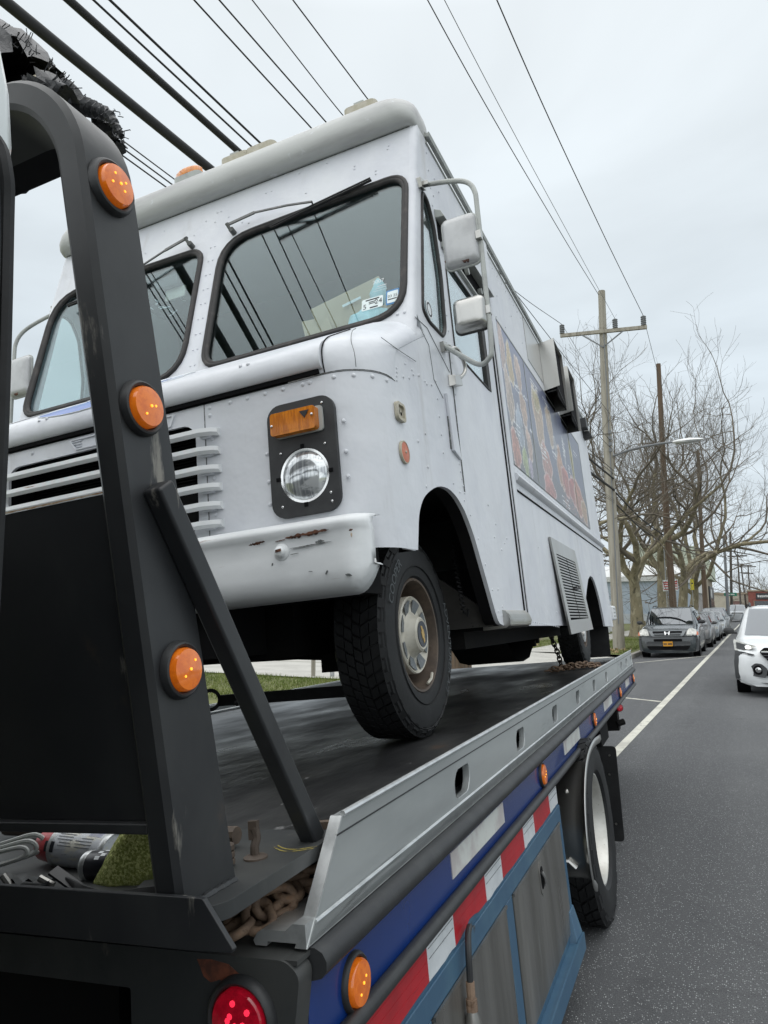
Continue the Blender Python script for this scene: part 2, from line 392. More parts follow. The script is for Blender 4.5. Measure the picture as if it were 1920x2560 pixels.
# setting
K['wire'] = mat('wire_black', (.012, .012, .013), .6)
K['wire_grey'] = mat('wire_grey', (.16, .17, .18), .6)
K['pole'] = mat('pole_wood', (.34, .32, .27), .85, var=((.25, .23, .19), (9, 9, .5), .4, .66), dirt=((.12, .115, .08), (14, 14, 1.6), .60, .76), bump=((26, 26, 1.2), .6, .02))
K['pole_red'] = mat('pole_wood_brown', (.135, .095, .065), .9, var=((.095, .066, .045), (12, 12, .6), .4, .66), bump=((26, 26, 1.2), .6, .02))
K['pole_dark'] = mat('pole_wood_dark', (.075, .066, .058), .9)
K['bark'] = mat('plane_bark', (.235, .205, .130), .9, var=((.155, .135, .085), (2.2, 2.2, .9), .42, .62), dirt=((.32, .29, .20), (3.2, 3.2, 1.4), .55, .62), dirt2=((.085, .075, .048), (6, 6, 1.6), .56, .66), bump=(7, .9, .06))
K['twig'] = mat('twig_brown', (.115, .098, .078), .9, var=((.175, .15, .115), 1.2, .4, .7))
K['concrete'] = mat('concrete', (.43, .42, .385), .9, var=((.36, .35, .32), .9, .4, .66), dirt=((.25, .24, .22), 2.4, .58, .74, 8), dirt2=((.5, .49, .45), 14, .6, .72), bump=(30, .2, .01))
K['kerb'] = mat('kerb_concrete', (.30, .29, .26), .9, var=((.22, .21, .19), 3, .4, .66), bump=(30, .2, .01))
K['soil'] = mat('lawn_soil', (.095, .105, .035), .95, var=((.14, .15, .05), 1.4, .4, .66), dirt=((.12, .095, .05), 3, .58, .74), bump=(14, .5, .04))
K['grass'] = mat('grass_blade', (.10, .14, .022), .8, var=((.18, .20, .05), .9, .4, .7))
K['leaf_dry'] = mat('dry_leaf', (.24, .17, .08), .85, var=((.33, .27, .16), 3, .4, .6))
K['vinyl'] = mat('white_vinyl', (.74, .76, .77), .45, var=((.68, .70, .71), 1.5, .4, .7))
# ------------------------------------------------------------------ the street
def sh(y): return .0052 * (y - 8)
def gz(x, y=8):
    x -= sh(y)
    if x > -.75: return 0.0
    if x > -4.0: return .05 * (x + .75)
    return -.02
def node_mat(name):
    m = bpy.data.materials.new(name); m.use_nodes = True
    return m, m.node_tree, m.node_tree.nodes['Principled BSDF']
m, t, b = node_mat('asphalt')
tcn = t.nodes.new('ShaderNodeTexCoord')
def tn(scale, det=4):
    n = t.nodes.new('ShaderNodeTexNoise'); n.inputs['Scale'].default_value = scale; n.inputs['Detail'].default_value = det
    t.links.new(tcn.outputs['Object'], n.inputs['Vector']); return n
def mixc(f, a, c):
    x = t.nodes.new('ShaderNodeMix'); x.data_type = 'RGBA'; t.links.new(f, x.inputs['Factor'])
    if isinstance(a, tuple): x.inputs['A'].default_value = (*a, 1)
    else: t.links.new(a, x.inputs['A'])
    x.inputs['B'].default_value = (*c, 1); return x.outputs['Result']
def rng(s, lo, hi, o0=0, o1=1):
    r = t.nodes.new('ShaderNodeMapRange'); r.inputs['From Min'].default_value = lo; r.inputs['From Max'].default_value = hi
    r.inputs['To Min'].default_value = o0; r.inputs['To Max'].default_value = o1; t.links.new(s, r.inputs['Value']); return r.outputs[0]
c = mixc(rng(tn(.5, 6).outputs['Fac'], .38, .66), (.090, .093, .096), (.118, .121, .123))
mpw = t.nodes.new('ShaderNodeMapping'); mpw.inputs['Scale'].default_value = (1.1, .035, 1); t.links.new(tcn.outputs['Object'], mpw.inputs[0])
nw = t.nodes.new('ShaderNodeTexNoise'); nw.inputs['Scale'].default_value = 1; nw.inputs['Detail'].default_value = 3; t.links.new(mpw.outputs[0], nw.inputs['Vector'])
c = mixc(rng(nw.outputs['Fac'], .46, .62, 0, .55), c, (.060, .062, .066))
c = mixc(rng(tn(2.6, 7).outputs['Fac'], .66, .74, 0, .5), c, (.045, .046, .05))
c = mixc(rng(tn(170, 2).outputs['Fac'], .42, .6, 0, .8), c, (.042, .044, .048))
vo = t.nodes.new('ShaderNodeTexVoronoi'); vo.inputs['Scale'].default_value = 125; t.links.new(tcn.outputs['Object'], vo.inputs['Vector'])
sp = t.nodes.new('ShaderNodeSeparateColor'); t.links.new(vo.outputs['Color'], sp.inputs[0])
ds = t.nodes.new('ShaderNodeMath'); ds.operation = 'LESS_THAN'; ds.inputs[1].default_value = .34; t.links.new(vo.outputs['Distance'], ds.inputs[0])
mu = t.nodes.new('ShaderNodeMath'); mu.operation = 'MULTIPLY'; t.links.new(rng(sp.outputs[0], .75, .92), mu.inputs[0]); t.links.new(ds.outputs[0], mu.inputs[1])
c = mixc(mu.outputs[0], c, (.42, .43, .43))
# tar seams and cracks along the lane
wv = t.nodes.new('ShaderNodeTexVoronoi'); wv.feature = 'DISTANCE_TO_EDGE'; wv.inputs['Scale'].default_value = .17
dn = tn(1.4, 5); vm = t.nodes.new('ShaderNodeVectorMath'); vm.operation = 'MULTIPLY_ADD'
vm.inputs[1].default_value = (1.2, 1.2, 0); t.links.new(dn.outputs['Color'], vm.inputs[0]); t.links.new(tcn.outputs['Object'], vm.inputs[2])
t.links.new(vm.outputs[0], wv.inputs['Vector'])
c = mixc(rng(wv.outputs['Distance'], .002, .004, .22, 0), c, (.028, .028, .03))
t.links.new(c, b.inputs['Base Color']); b.inputs['Roughness'].default_value = .82
bn = t.nodes.new('ShaderNodeBump'); bn.inputs['Strength'].default_value = .55; bn.inputs['Distance'].default_value = .008
t.links.new(tn(120, 3).outputs['Fac'], bn.inputs['Height']); t.links.new(bn.outputs[0], b.inputs['Normal'])
K['asphalt'] = m
K['road_paint'] = mat('road_paint', (.56, .55, .48), .8, var=((.42, .41, .36), 3, .42, .66), dirt=((.16, .16, .16), 9, .60, .72, 9), dirt2=((.10, .10, .10), 70, .60, .70), bump=(110, .4, .005))

Y0, Y1 = -12, 420
def strip(name, xs, zs, mt, y0=Y0, y1=Y1, step=18, kind='structure'):
    g = M(); rows = []; y = y0
    while True:
        rows.append([(x + sh(y), y, z) for x, z in zip(xs, zs)])
        if y >= y1: break
        y = min(y + step, y1)
    g.loft(rows)
    return g.top(name, None, None, mt, kind=kind, fix=False)
gp = M(); gp.add([(-900, -400, -.30), (900, -400, -.30), (900, 1500, -.30), (-900, 1500, -.30)], [(0, 1, 2, 3)])
gp.top('ground', None, None, K['soil'], kind='structure')
strip('road', (-4.0, -.75, 6.5, 9.6), (-.1625, 0, 0, -.14), K['asphalt'])
strip('kerb', (-4.16, -4.15, -4.01, -4.0, -4.0), (-.30, -.015, -.02, -.035, -.30), K['kerb'], 26.6)
strip('dropped_kerb', (-4.16, -4.15, -4.01, -4.0, -4.0), (-.30, -.115, -.125, -.135, -.30), K['kerb'], 14.6, 26.6)
strip('kerb', (-4.16, -4.15, -4.01, -4.0, -4.0), (-.30, -.015, -.02, -.035, -.30), K['kerb'], Y0, 14.6)
strip('grass_verge', (-6.6, -5.0, -4.16), (.0, .0, -.022), K['soil'], 26.6)
strip('sidewalk', (-8.1, -6.6, -6.59), (.02, .02, -.2), K['concrete'], 26.6)
strip('lawn', (-70, -8.1), (.10, .0), K['soil'], 26.6)
strip('driveway', (-40, -8, -4.16), (.08, .02, -.12), K['concrete'], 14.6, 26.6, 6)
strip('lawn', (-40, -4.16), (.06, -.02), K['soil'], Y0, 14.6)
strip('far_kerb', (9.6, 9.6, 9.75, 9.76), (-.30, .0, .0, -.30), K['kerb'])
strip('far_sidewalk', (9.76, 14), (.0, .02), K['concrete'])
def mark(name, pts):
    g = M(); g.add([(x, y, gz(x, y) + .005) for x, y in pts], [tuple(range(len(pts)))]); return g.top(name, None, None, K['road_paint'], kind='structure', fix=False)
g = M(); rows = []
for i in range(60):
    y = -8 + i * 5; wob = .006 * math.sin(i * 1.7)
    rows.append([(x + sh(y) + wob, y, gz(x + sh(y), y) + .005) for x in (-1.595, -1.475)])
g.loft(rows); g.top('lane_line', None, None, K['road_paint'], kind='structure', fix=False)
mark('bay_line', [(-1.57, 13.92), (-1.57, 14.04), (-3.9, 16.0), (-3.9, 15.86)])
mark('bay_line', [(-1.5, 27.45), (-1.5, 27.70), (-3.5, 24.65), (-3.5, 24.45)])
mark('bay_line', [(-1.45, 40.5), (-1.45, 40.7), (-3.8, 40.7), (-3.8, 40.5)])
# paving joints of the concrete drive, real grooves kept as narrow dark strips of soil
for y in (18.6, 22.6):
    g = M(); g.add([(-30, y, .069), (-8, y, .026), (-8, y + .05, .026), (-30, y + .05, .069)], [(0, 1, 2, 3)]); g.top('paving_joint', None, None, K['soil'], kind='structure', fix=False)

def blades(name, areas, n, h0, h1, wd, mt, flat=False):
    g = M(); rnd = random.Random(3)
    for (x0, x1, y0, y1, zf), k in zip(areas, n):
        for _ in range(k):
            x = rnd.uniform(x0, x1); y = rnd.uniform(y0, y1); a = rnd.uniform(0, PI); hh = rnd.uniform(h0, h1) * (0.6 + .8 * abs(math.sin(x * 1.3) * math.cos(y * .9)))
            z = zf(x, y); dx, dy = math.cos(a) * wd, math.sin(a) * wd; lx, ly = rnd.uniform(-.6, .6) * hh, rnd.uniform(-.6, .6) * hh
            if flat:
                s_ = rnd.uniform(.6, 1.4); ez = rnd.uniform(0, hh)
                g.add([(x - dx * s_, y - dy * s_, z + .01), (x + dy * s_ * .6, y - dx * s_ * .6, z + ez + .01), (x + dx * s_, y + dy * s_, z + ez * .5 + .02), (x - dy * s_ * .6, y + dx * s_ * .6, z + .02)], [(0, 1, 2, 3)])
            else:
                g.add([(x - dx, y - dy, z), (x + dx, y + dy, z), (x + lx, y + ly, z + hh)], [(0, 1, 2)])
    return g.top(name, None, None, mt, kind='stuff', fix=False, smooth=False)
zv = lambda x, y: -.015
blades('grass', [(-6.6, -4.2, 26.7, 40, zv), (-6.6, -4.1, 40, 60, zv), (-15, -6, 10.5, 14.6, lambda x, y: .0 - .0012 * (x + 4)), (-13, -8.1, 26.6, 36, lambda x, y: .02)], (11000, 5000, 14000, 6000), .04, .10, .008, K['grass'])
blades('fallen_leaves', [(-12.5, -8.3, 26.7, 31, lambda x, y: .03), (-6.4, -4.3, 26.7, 30, zv)], (2600, 260), .02, .22, .045, K['leaf_dry'], True)

# ------------------------------------------------------------------ poles and wires
def pole(name, label, x, y, H, r0, r1, mt, base=-.05, arms=(), n=14, group=None, lean=0):
    t_ = thing(name, label, 'utility pole', (x, y, base), group=group)
    g = M(); rows = []
    for i in range(9):
        f = i / 8; r = r0 + (r1 - r0) * f; wob = .03 * math.sin(f * 5 + x)
        rows.append([(x + wob + lean * f + r * math.cos(a) * (1 + .05 * math.sin(3 * a + i)), y + r * math.sin(a), base + (H - base) * f) for a in [2 * PI * k / n for k in range(n)]])
    g.loft(rows, closed=True, caps=True); g.part('pole_shaft', mt, t_)
    return t_
def insulator(t_, x, y, z, hh=.42, r=.11):
    g = M(); pr = [(.03, 0)]
    for i in range(5): pr += [(r, hh * (i + .15) / 5), (r, hh * (i + .5) / 5), (r * .7, hh * (i + .8) / 5)]
    pr += [(.05, hh), (.001, hh)]
    g.lathe(pr, (x, y, z), (0, 0, 1), 10); g.part('insulator', K['wire_grey'], t_)
p1 = pole('utility_pole', 'tall weathered grey wooden utility pole with a crossarm nearest behind the white food truck', -4.84, 29.8, 15.0, .235, .145, K['pole'])
g = M(); g.bar((-6.6, 29.62, 13.28), (-3.08, 29.62, 13.0), .12, .15); g.part('crossarm', K['pole'], p1, bevel=.01)
for xx in (-5.75, -3.95):
    g = M(); g.bar((xx, 29.58, 13.18 if xx < -5 else 13.04), (-4.84, 29.6, 12.45), .035, .05); g.part('brace', K['wire_grey'], p1)
insulator(p1, -6.52, 29.62, 13.35); insulator(p1, -4.32, 29.62, 13.18); insulator(p1, -3.2, 29.62, 13.09)
g = M()
for z in (8.7, 8.45, 8.2, 7.95): g.bar((-4.72, 29.5, z), (-4.72, 29.5, z + .14), .10, .12)
g.part('terminal_box', K['wire_grey'], p1)
g = M(); g.tube([(-4.78, 29.55, 13.0), (-4.76, 29.55, 10), (-4.75, 29.55, 6), (-4.74, 29.54, 1)], .022, 6); g.part('ground_wire', K['wire_grey'], p1)
sl = thing('street_lamp', 'grey arm street lamp mounted on the crossarm pole and reaching over the road', 'street lamp', (-4.7, 29.7, 7.85))
g = M(); g.tube(smooth_path([(-4.66, 29.7, 7.80), (-3.9, 29.6, 7.98), (-2.9, 29.5, 8.07), (-2.2, 29.4, 8.06)]), .045, 8); g.part('lamp_arm', K['wire_grey'], sl)
g = M(); g.loft([[(-2.35 + dx, 29.4 + wy * math.cos(a), 8.06 + hz * math.sin(a)) for a in [2 * PI * k / 10 for k in range(10)]] for dx, wy, hz in ((0, .05, .05), (.2, .14, .09), (.6, .18, .11), (.95, .12, .07), (1.1, .03, .03))], closed=True, caps=True)
g.part('lamp_head', K['alu_bright'], sl)
p2 = pole('utility_pole', 'bare brown wooden pole without a crossarm among the bare trees', -4.03, 44, 16.1, .21, .13, K['pole_red'], lean=-.05)
p3 = pole('utility_pole', 'slim far wooden pole behind the third bare tree', -3.72, 70, 15.9, .22, .14, K['pole_red'], lean=.2)
p4 = pole('light_pole', 'thin light grey metal pole standing by the kerb beyond the parked cars', -2.25, 84, 9.2, .17, .12, K['wire_grey'])
p5 = pole('utility_pole', 'dark leaning wooden pole beside the green street name sign', -2.75, 120, 13.0, .20, .16, K['pole_dark'], lean=.5)
for i, (x, y, H, lab) in enumerate(((-2.1, 170, 12.8, 'far dark utility pole with a crossarm left of its two neighbours'), (-1.2, 190, 11.8, 'far leaning utility pole in the middle of the distant group'), (-.3, 205, 12.2, 'far dark utility pole on the right of the distant group'))):
    q = pole('utility_pole', lab, x, y, H, .2, .15, K['pole_dark'], group='distant utility poles', n=7, lean=(0, -.5, .1)[i])
    g = M(); g.box(x - 1.9, x + 1.9, y - .1, y + .1, H - .5, H - .25); g.part('crossarm', K['pole_dark'], q)
    g = M(); g.box(x - 1.2, x + 1.2, y - .1, y + .1, H - 2.2, H - 2.0); g.part('crossarm', K['pole_dark'], q)

def wire(label, pts, r, mt='wire', group='overhead wires', n=6, k=10):
    g = M(); g.tube(smooth_path(pts, k), r, n)
    return g.top('power_cable' if r > .028 else 'overhead_wire', label, 'cable' if r > .03 else 'wire', K[mt], group=group, sharp=180, fix=False)
def straight(label, x, zt, r, y1=29.7, sag=.25, mt='wire', dx=0.0):
    s_ = lambda y: sag * (1 - ((y - 9) / 21) ** 2)
    pts = [(x + dx * (y - 4), y, zt + s_(3) - s_(y)) for y in (-14, -9, -4, 1, 6, 11, 16, 21, 26, y1)]
    return wire(label, pts, r, mt, n=10 if r > .02 else 6, k=4)
straight('thickest black cable, leftmost in the sky above the black tow truck rack', -4.7, 6.18, .047)
straight('second thick black cable running to the food truck roof, right of the thickest', -4.7, 6.65, .036)
straight('left wire of the close thin pair beside the second thick cable', -4.7, 6.85, .011)
straight('right wire of the close thin pair beside the second thick cable', -4.68, 6.97, .013)
straight('first of four spaced wires over the food truck roof, nearest the thick cables', -4.7, 7.87, .010)
straight('second of four spaced wires over the food truck roof', -4.7, 8.19, .010)
straight('fourth of four spaced wires meeting the food truck roof, farthest from thick cables', -4.7, 9.35, .010)
straight('uppermost of three low thin wires passing behind the bent rack top', -4.7, 5.78, .006)
straight('middle of three low thin wires behind the bent rack top', -4.7, 5.71, .007)
straight('lowest of three low thin wires behind the bent rack top', -4.7, 5.64, .007)
wire('dark wire running down to the tip of the tall grey crossarm pole', [(-4.9, -14, 14.9), (-4.9, -1, 13.9), (-4.9, 11.5, 13.5), (-4.93, 22, 14.15), (-4.95, 29.8, 14.85)], .012)
wire('faint pale thin wire between the two dark right-hand wires', [(-4.45, -14, 14.4), (-4.45, -1, 13.4), (-4.45, 11.3, 13.1), (-4.36, 22, 13.3), (-4.32, 29.6, 13.62)], .008, 'wire_grey')
wire('dark wire ending at the right crossarm insulator, rightmost wire in the sky', [(-3.3, -14, 13.4), (-3.3, -1, 12.5), (-3.3, 10.9, 12.25), (-3.25, 20, 12.7), (-3.2, 29.6, 13.52)], .012)
wire('third of four spaced wires over the food truck roof, ending at the left crossarm insulator', [(-6.5, -14, 13.2), (-6.5, -3, 11.9), (-6.5, 8.1, 11.33), (-6.5, 12, 11.24), (-6.5, 17, 11.6), (-6.5, 23, 12.45), (-6.52, 29.6, 13.78)], .011)
wire('wire sagging away from the right insulator beyond the crossarm pole', [(-3.2, 29.6, 13.52), (-3.4, 38, 12.9), (-3.6, 50, 12.7), (-3.7, 70, 13.6)], .010, 'wire_grey')
wire('wire sagging away from the left insulator beyond the crossarm pole', [(-6.52, 29.6, 13.78), (-6.0, 38, 12.6), (-5.0, 52, 12.4), (-3.9, 70, 13.5)], .010, 'wire_grey')
wire('dark lower cable strung past the grey pole in front of the bare trees, upper one', [(-4.7, 29.7, 6.35), (-4.5, 38, 5.9), (-4.1, 52, 5.9), (-3.72, 70, 6.8)], .035)
wire('dark lower cable strung past the grey pole in front of the bare trees, lower one', [(-4.7, 29.7, 5.85), (-4.5, 38, 5.4), (-4.1, 52, 5.5), (-3.72, 70, 6.3)], .030)
# ------------------------------------------------------------------ buildings along the street
K['blue_wall'] = mat('pale_blue_render', (.36, .42, .49), .8, var=((.31, .37, .44), .5, .4, .7), dirt=((.26, .30, .34), 1.4, .64, .8), bump=(6, .1, .01))
K['white_wall'] = mat('white_cladding', (.62, .63, .62), .7, var=((.54, .55, .55), .6, .4, .7))
K['grey_fascia'] = mat('grey_fascia', (.42, .45, .48), .6, var=((.36, .39, .42), 1, .4, .7))
K['maroon'] = mat('maroon_shutter', (.115, .055, .048), .6, var=((.08, .04, .036), 2, .4, .7))
K['beige_wall'] = mat('beige_wall', (.33, .28, .21), .8, var=((.28, .235, .175), 1, .4, .7))
K['green_wall'] = mat('pale_green_gable', (.42, .46, .37), .8, var=((.36, .40, .32), 1, .4, .7))
K['shop_black'] = mat('shopfront_black', (.025, .026, .03), .4)
K['brick_red'] = mat('red_brick_front', (.235, .075, .058), .8, var=((.18, .06, .05), 3, .4, .7))
K['cream_wall'] = mat('cream_wall', (.46, .43, .36), .8, var=((.40, .375, .31), .8, .4, .7))
K['shop_glass'] = mat('shop_glass', (.05, .06, .07), .1, coat=.5)
K['roof_dark'] = mat('flat_roof', (.13, .13, .135), .9)
K['sign_red'] = mat('sign_red', (.50, .04, .04), .5)
K['sign_yellow'] = mat('sign_yellow', (.60, .52, .05), .5)
K['sign_green'] = mat('sign_green', (.02, .20, .12), .5)
K['galv'] = mat('galvanised_post', (.36, .37, .37), .5, metal=.3, var=((.28, .29, .29), 9, .4, .7))

bl = thing('blue_building', 'long low pale blue building with a white roof edge behind the bare trees', 'building', (-14, 76, 0))
g = M(); g.box(-24, -6.1, 76, 92, -.1, 4.25); g.part('wall', K['blue_wall'], bl)
g = M(); g.box(-24.3, -5.9, 75.7, 92.3, 4.25, 4.75); g.part('roof_edge', K['white_wall'], bl)
g = M(); g.prism([(75.9, 4.75), (92, 4.75), (84, 6.3)], 'x', -24, -6.2); g.part('roof', K['white_wall'], bl)
g = M(); g.box(-24, -6.05, 75.94, 76, -.1, 1.0); g.part('plinth', K['grey_fascia'], bl)
g = M(); g.box(-8.4, -7.4, 75.9, 76, 1.2, 1.9); g.part('meter_box', K['grey_fascia'], bl)
s1_ = thing('storefront', 'grey fronted shop with maroon shutters and a pale sign board', 'shop', (-6, 94, 0))
g = M(); g.box(-14, -6.0, 93, 107, -.1, 6.2); g.part('wall', K['grey_fascia'], s1_)
g = M(); g.box(-6.0, -5.75, 93.2, 106.6, 3.4, 5.3); sb_ = g.part('sign_board', K['white_wall'], s1_)
g = M(); g.box(-7.6, -6.05, 92.86, 93.0, 3.4, 5.3); sb2 = g.part('sign_board', K['white_wall'], s1_)
g = M()
for k, (x0, x1, z) in enumerate(((-7.3, -6.6, 4.6), (-7.3, -6.8, 4.2), (-7.25, -6.4, 3.8))): g.box(x0, x1, 92.84, 92.86, z, z + .16)
g.part('sign_lettering', K['ink'], sb2)
for k in range(5):
    g = M(); g.box(-6.02, -5.93, 93.6 + 2.6 * k, 95.6 + 2.6 * k, 0, 3.2); g.part('shutter', K['maroon'], s1_)
    g = M(); g.box(-6.0, -5.86, 95.7 + 2.6 * k, 96.1 + 2.6 * k, 0, 3.4); g.part('pilaster', K['white_wall'], s1_)
g = M(); g.box(-8.0, -6.0, 92.9, 93.0, 0, 3.2); g.part('shutter', K['maroon'], s1_)
s2_ = thing('storefront', 'beige shop with a tall pale green gable and black shopfront', 'shop', (-6, 112, 0))
g = M(); g.box(-15, -5.4, 109, 125, -.1, 5.6); g.part('wall', K['beige_wall'], s2_)
g = M(); g.prism([(-15, 5.6), (-4.9, 5.6), (-4.9, 8.0), (-6.5, 10.4), (-15, 11)], 'y', 112, 126); g.part('gable', K['green_wall'], s2_)
g = M(); g.box(-5.42, -5.2, 112, 124, .3, 4.6); g.part('shopfront', K['shop_black'], s2_)
g = M(); g.box(-5.2, -5.1, 114, 116, 3.0, 4.2); g.part('sign_board', K['white_wall'], s2_)
for k in range(3):
    g = M(); g.box(-5.24, -5.15, 113 + 3.6 * k, 115.6 + 3.6 * k, .8, 2.8); g.part('window', K['shop_glass'], s2_)
s3_ = thing('cream_building', 'low cream building with a striped awning at the far end of the street', 'building', (-5, 190, 0))
g = M(); g.box(-9, .3, 190, 205, -.1, 4.6); g.part('wall', K['cream_wall'], s3_)
g = M(); g.box(-9.2, .5, 189.8, 205, 4.6, 5.0); g.part('roof_edge', K['beige_wall'], s3_)
g = M(); g.hexa([(-4.6, 188.4, 1.9), (-2.2, 188.4, 1.9), (-2.2, 190, 2.3), (-4.6, 190, 2.3), (-4.6, 188.4, 2.0), (-2.2, 188.4, 2.0), (-2.2, 190, 3.0), (-4.6, 190, 3.0)]); g.part('awning', K['maroon'], s3_)
for x in (-4.3, -1.4):
    g = M(); g.box(x, x + 1.2, 189.9, 190, .8, 2.2); g.part('window', K['shop_glass'], s3_)
s4_ = thing('brick_shops', 'row of red brick shops with black sign boards closing the far right of the street', 'shop', (6, 176, 0))
g = M(); g.box(-.6, 22, 176, 190, -.1, 5.0); g.part('wall', K['brick_red'], s4_)
g = M(); g.box(-.8, 22.2, 175.8, 190, 5.0, 5.3); g.part('roof_edge', K['beige_wall'], s4_)
for i, x in enumerate((.9, 5.2, 9.8, 14.4)):
    g = M(); g.box(x, x + 3.6, 175.85, 176, 3.25, 4.6); sg = g.part('sign_board', K['shop_black'], s4_)
    g = M(); rr_ = random.Random(i); xx = x + .3
    while xx < x + 2.2:
        wl_ = rr_.uniform(.18, .34); g.box(xx, xx + wl_, 175.8, 175.85, 3.7, 3.7 + rr_.uniform(.35, .55)); xx += wl_ + .1
    g.part('sign_lettering', K['white_wall'], sg)
    g = M(); g.box(x - .3, x + 3.9, 175.88, 176, .3, 2.9); g.part('shop_window', K['shop_glass'], s4_)
    g = M(); g.box(x - .5, x - .34, 175.8, 176, .0, 3.0); g.part('pilaster', K['beige_wall'], s4_)

# white vinyl fence beside the sidewalk
vf = thing('vinyl_fence', 'white vinyl panel fence with ball capped posts behind the first bare tree', 'fence', (-8.5, 45, 0))
for k in range(7):
    y = 40.6 + 2.1 * k
    g = M(); g.box(-8.56, -8.44, y - .06, y + .06, 0, 2.25); po_ = g.part('fence_post', K['vinyl'], vf, bevel=.008)
    g = M(); g.box(-8.59, -8.41, y - .09, y + .09, 2.25, 2.29); g.lathe([(.045, 2.29), (.04, 2.34), (.075, 2.40), (.088, 2.45), (.07, 2.52), (1e-4, 2.55)], (-8.5, y, 0), (0, 0, 1), 12); g.part('post_cap', K['vinyl'], po_)
    if k < 6:
        g = M()
        for j in range(9):
            a = y + .08 + .217 * j; g.box(-8.515, -8.485, a, a + .205, .08, 1.95)
        fpn = g.part('fence_panel', K['vinyl'], vf)
        g = M(); g.box(-8.53, -8.47, y + .06, y + 2.04, .05, .17); g.box(-8.53, -8.47, y + .06, y + 2.04, 1.93, 2.06); g.part('fence_rail', K['vinyl'], fpn)
vf2 = thing('vinyl_fence', 'white vinyl fence section running away from the road behind the grey pole', 'fence', (-10.5, 54, 0))
for k in range(4):
    x = -8.6 - 2.1 * k
    g = M(); g.box(x - .06, x + .06, 53.94, 54.06, 0, 2.25); po_ = g.part('fence_post', K['vinyl'], vf2, bevel=.008)
    g = M(); g.lathe([(.08, 2.25), (.045, 2.29), (.04, 2.34), (.075, 2.40), (.088, 2.45), (.07, 2.52), (1e-4, 2.55)], (x, 54, 0), (0, 0, 1), 12); g.part('post_cap', K['vinyl'], po_)
    g = M()
    for j in range(9): g.box(x - .08 - .217 * j - .205, x - .08 - .217 * j, 53.985, 54.015, .08, 1.95)
    g.part('fence_panel', K['vinyl'], vf2)

def sign(label, x, y, w_, z0, z1, face, bars, post_h, mt2='sign_red'):
    t_ = thing('street_sign', label, 'sign', (x, y, 0))
    g = M(); g.tube([(x, y, 0), (x, y, post_h)], .03, 7); g.part('sign_post', K['galv'], t_)
    g = M(); g.plate(rrect(x - w_ / 2, x + w_ / 2, z0, z1, .03), [], lambda u, v: (u, y - .045, v), lambda u, v: (u, y - .035, v)); f_ = g.part('sign_face', K[face], t_)
    g = M()
    for (a0, a1, b0, b1) in bars: g.box(x + w_ * (a0 - .5), x + w_ * (a1 - .5), y - .05, y - .045, z0 + (z1 - z0) * b0, z0 + (z1 - z0) * b1)
    g.part('sign_print', K[mt2], f_)
    return t_
nop = [(.12, .88, .74, .86), (.12, .88, .56, .68), (.2, .8, .36, .46), (.1, .9, .12, .2), (.1, .16, .05, .95), (.84, .9, .05, .95)]
sign('white and red parking sign in front of the brown pole, left of two', -4.62, 47, .36, 2.62, 3.30, 'sticker_white', nop, 5.4)
sign('white and red parking sign just right of the brown pole', -4.0, 46, .30, 2.62, 3.30, 'sticker_white', nop, 3.4)
sign('yellow sign on a thin post by the third bare tree', -4.75, 71, .32, 3.2, 4.2, 'sign_yellow', [(.2, .8, .55, .65)], 4.7, 'ink')
gs = thing('street_name_sign', 'small green street name sign on the dark far pole', 'sign', (-2.7, 119, 4))
g = M(); g.box(-3.6, -1.9, 118.9, 119, 3.25, 3.75); g.part('sign_blade', K['sign_green'], gs)
g = M(); g.box(-3.3, -2.2, 118.86, 118.9, 3.42, 3.58); g.part('sign_lettering', K['white_wall'], gs)

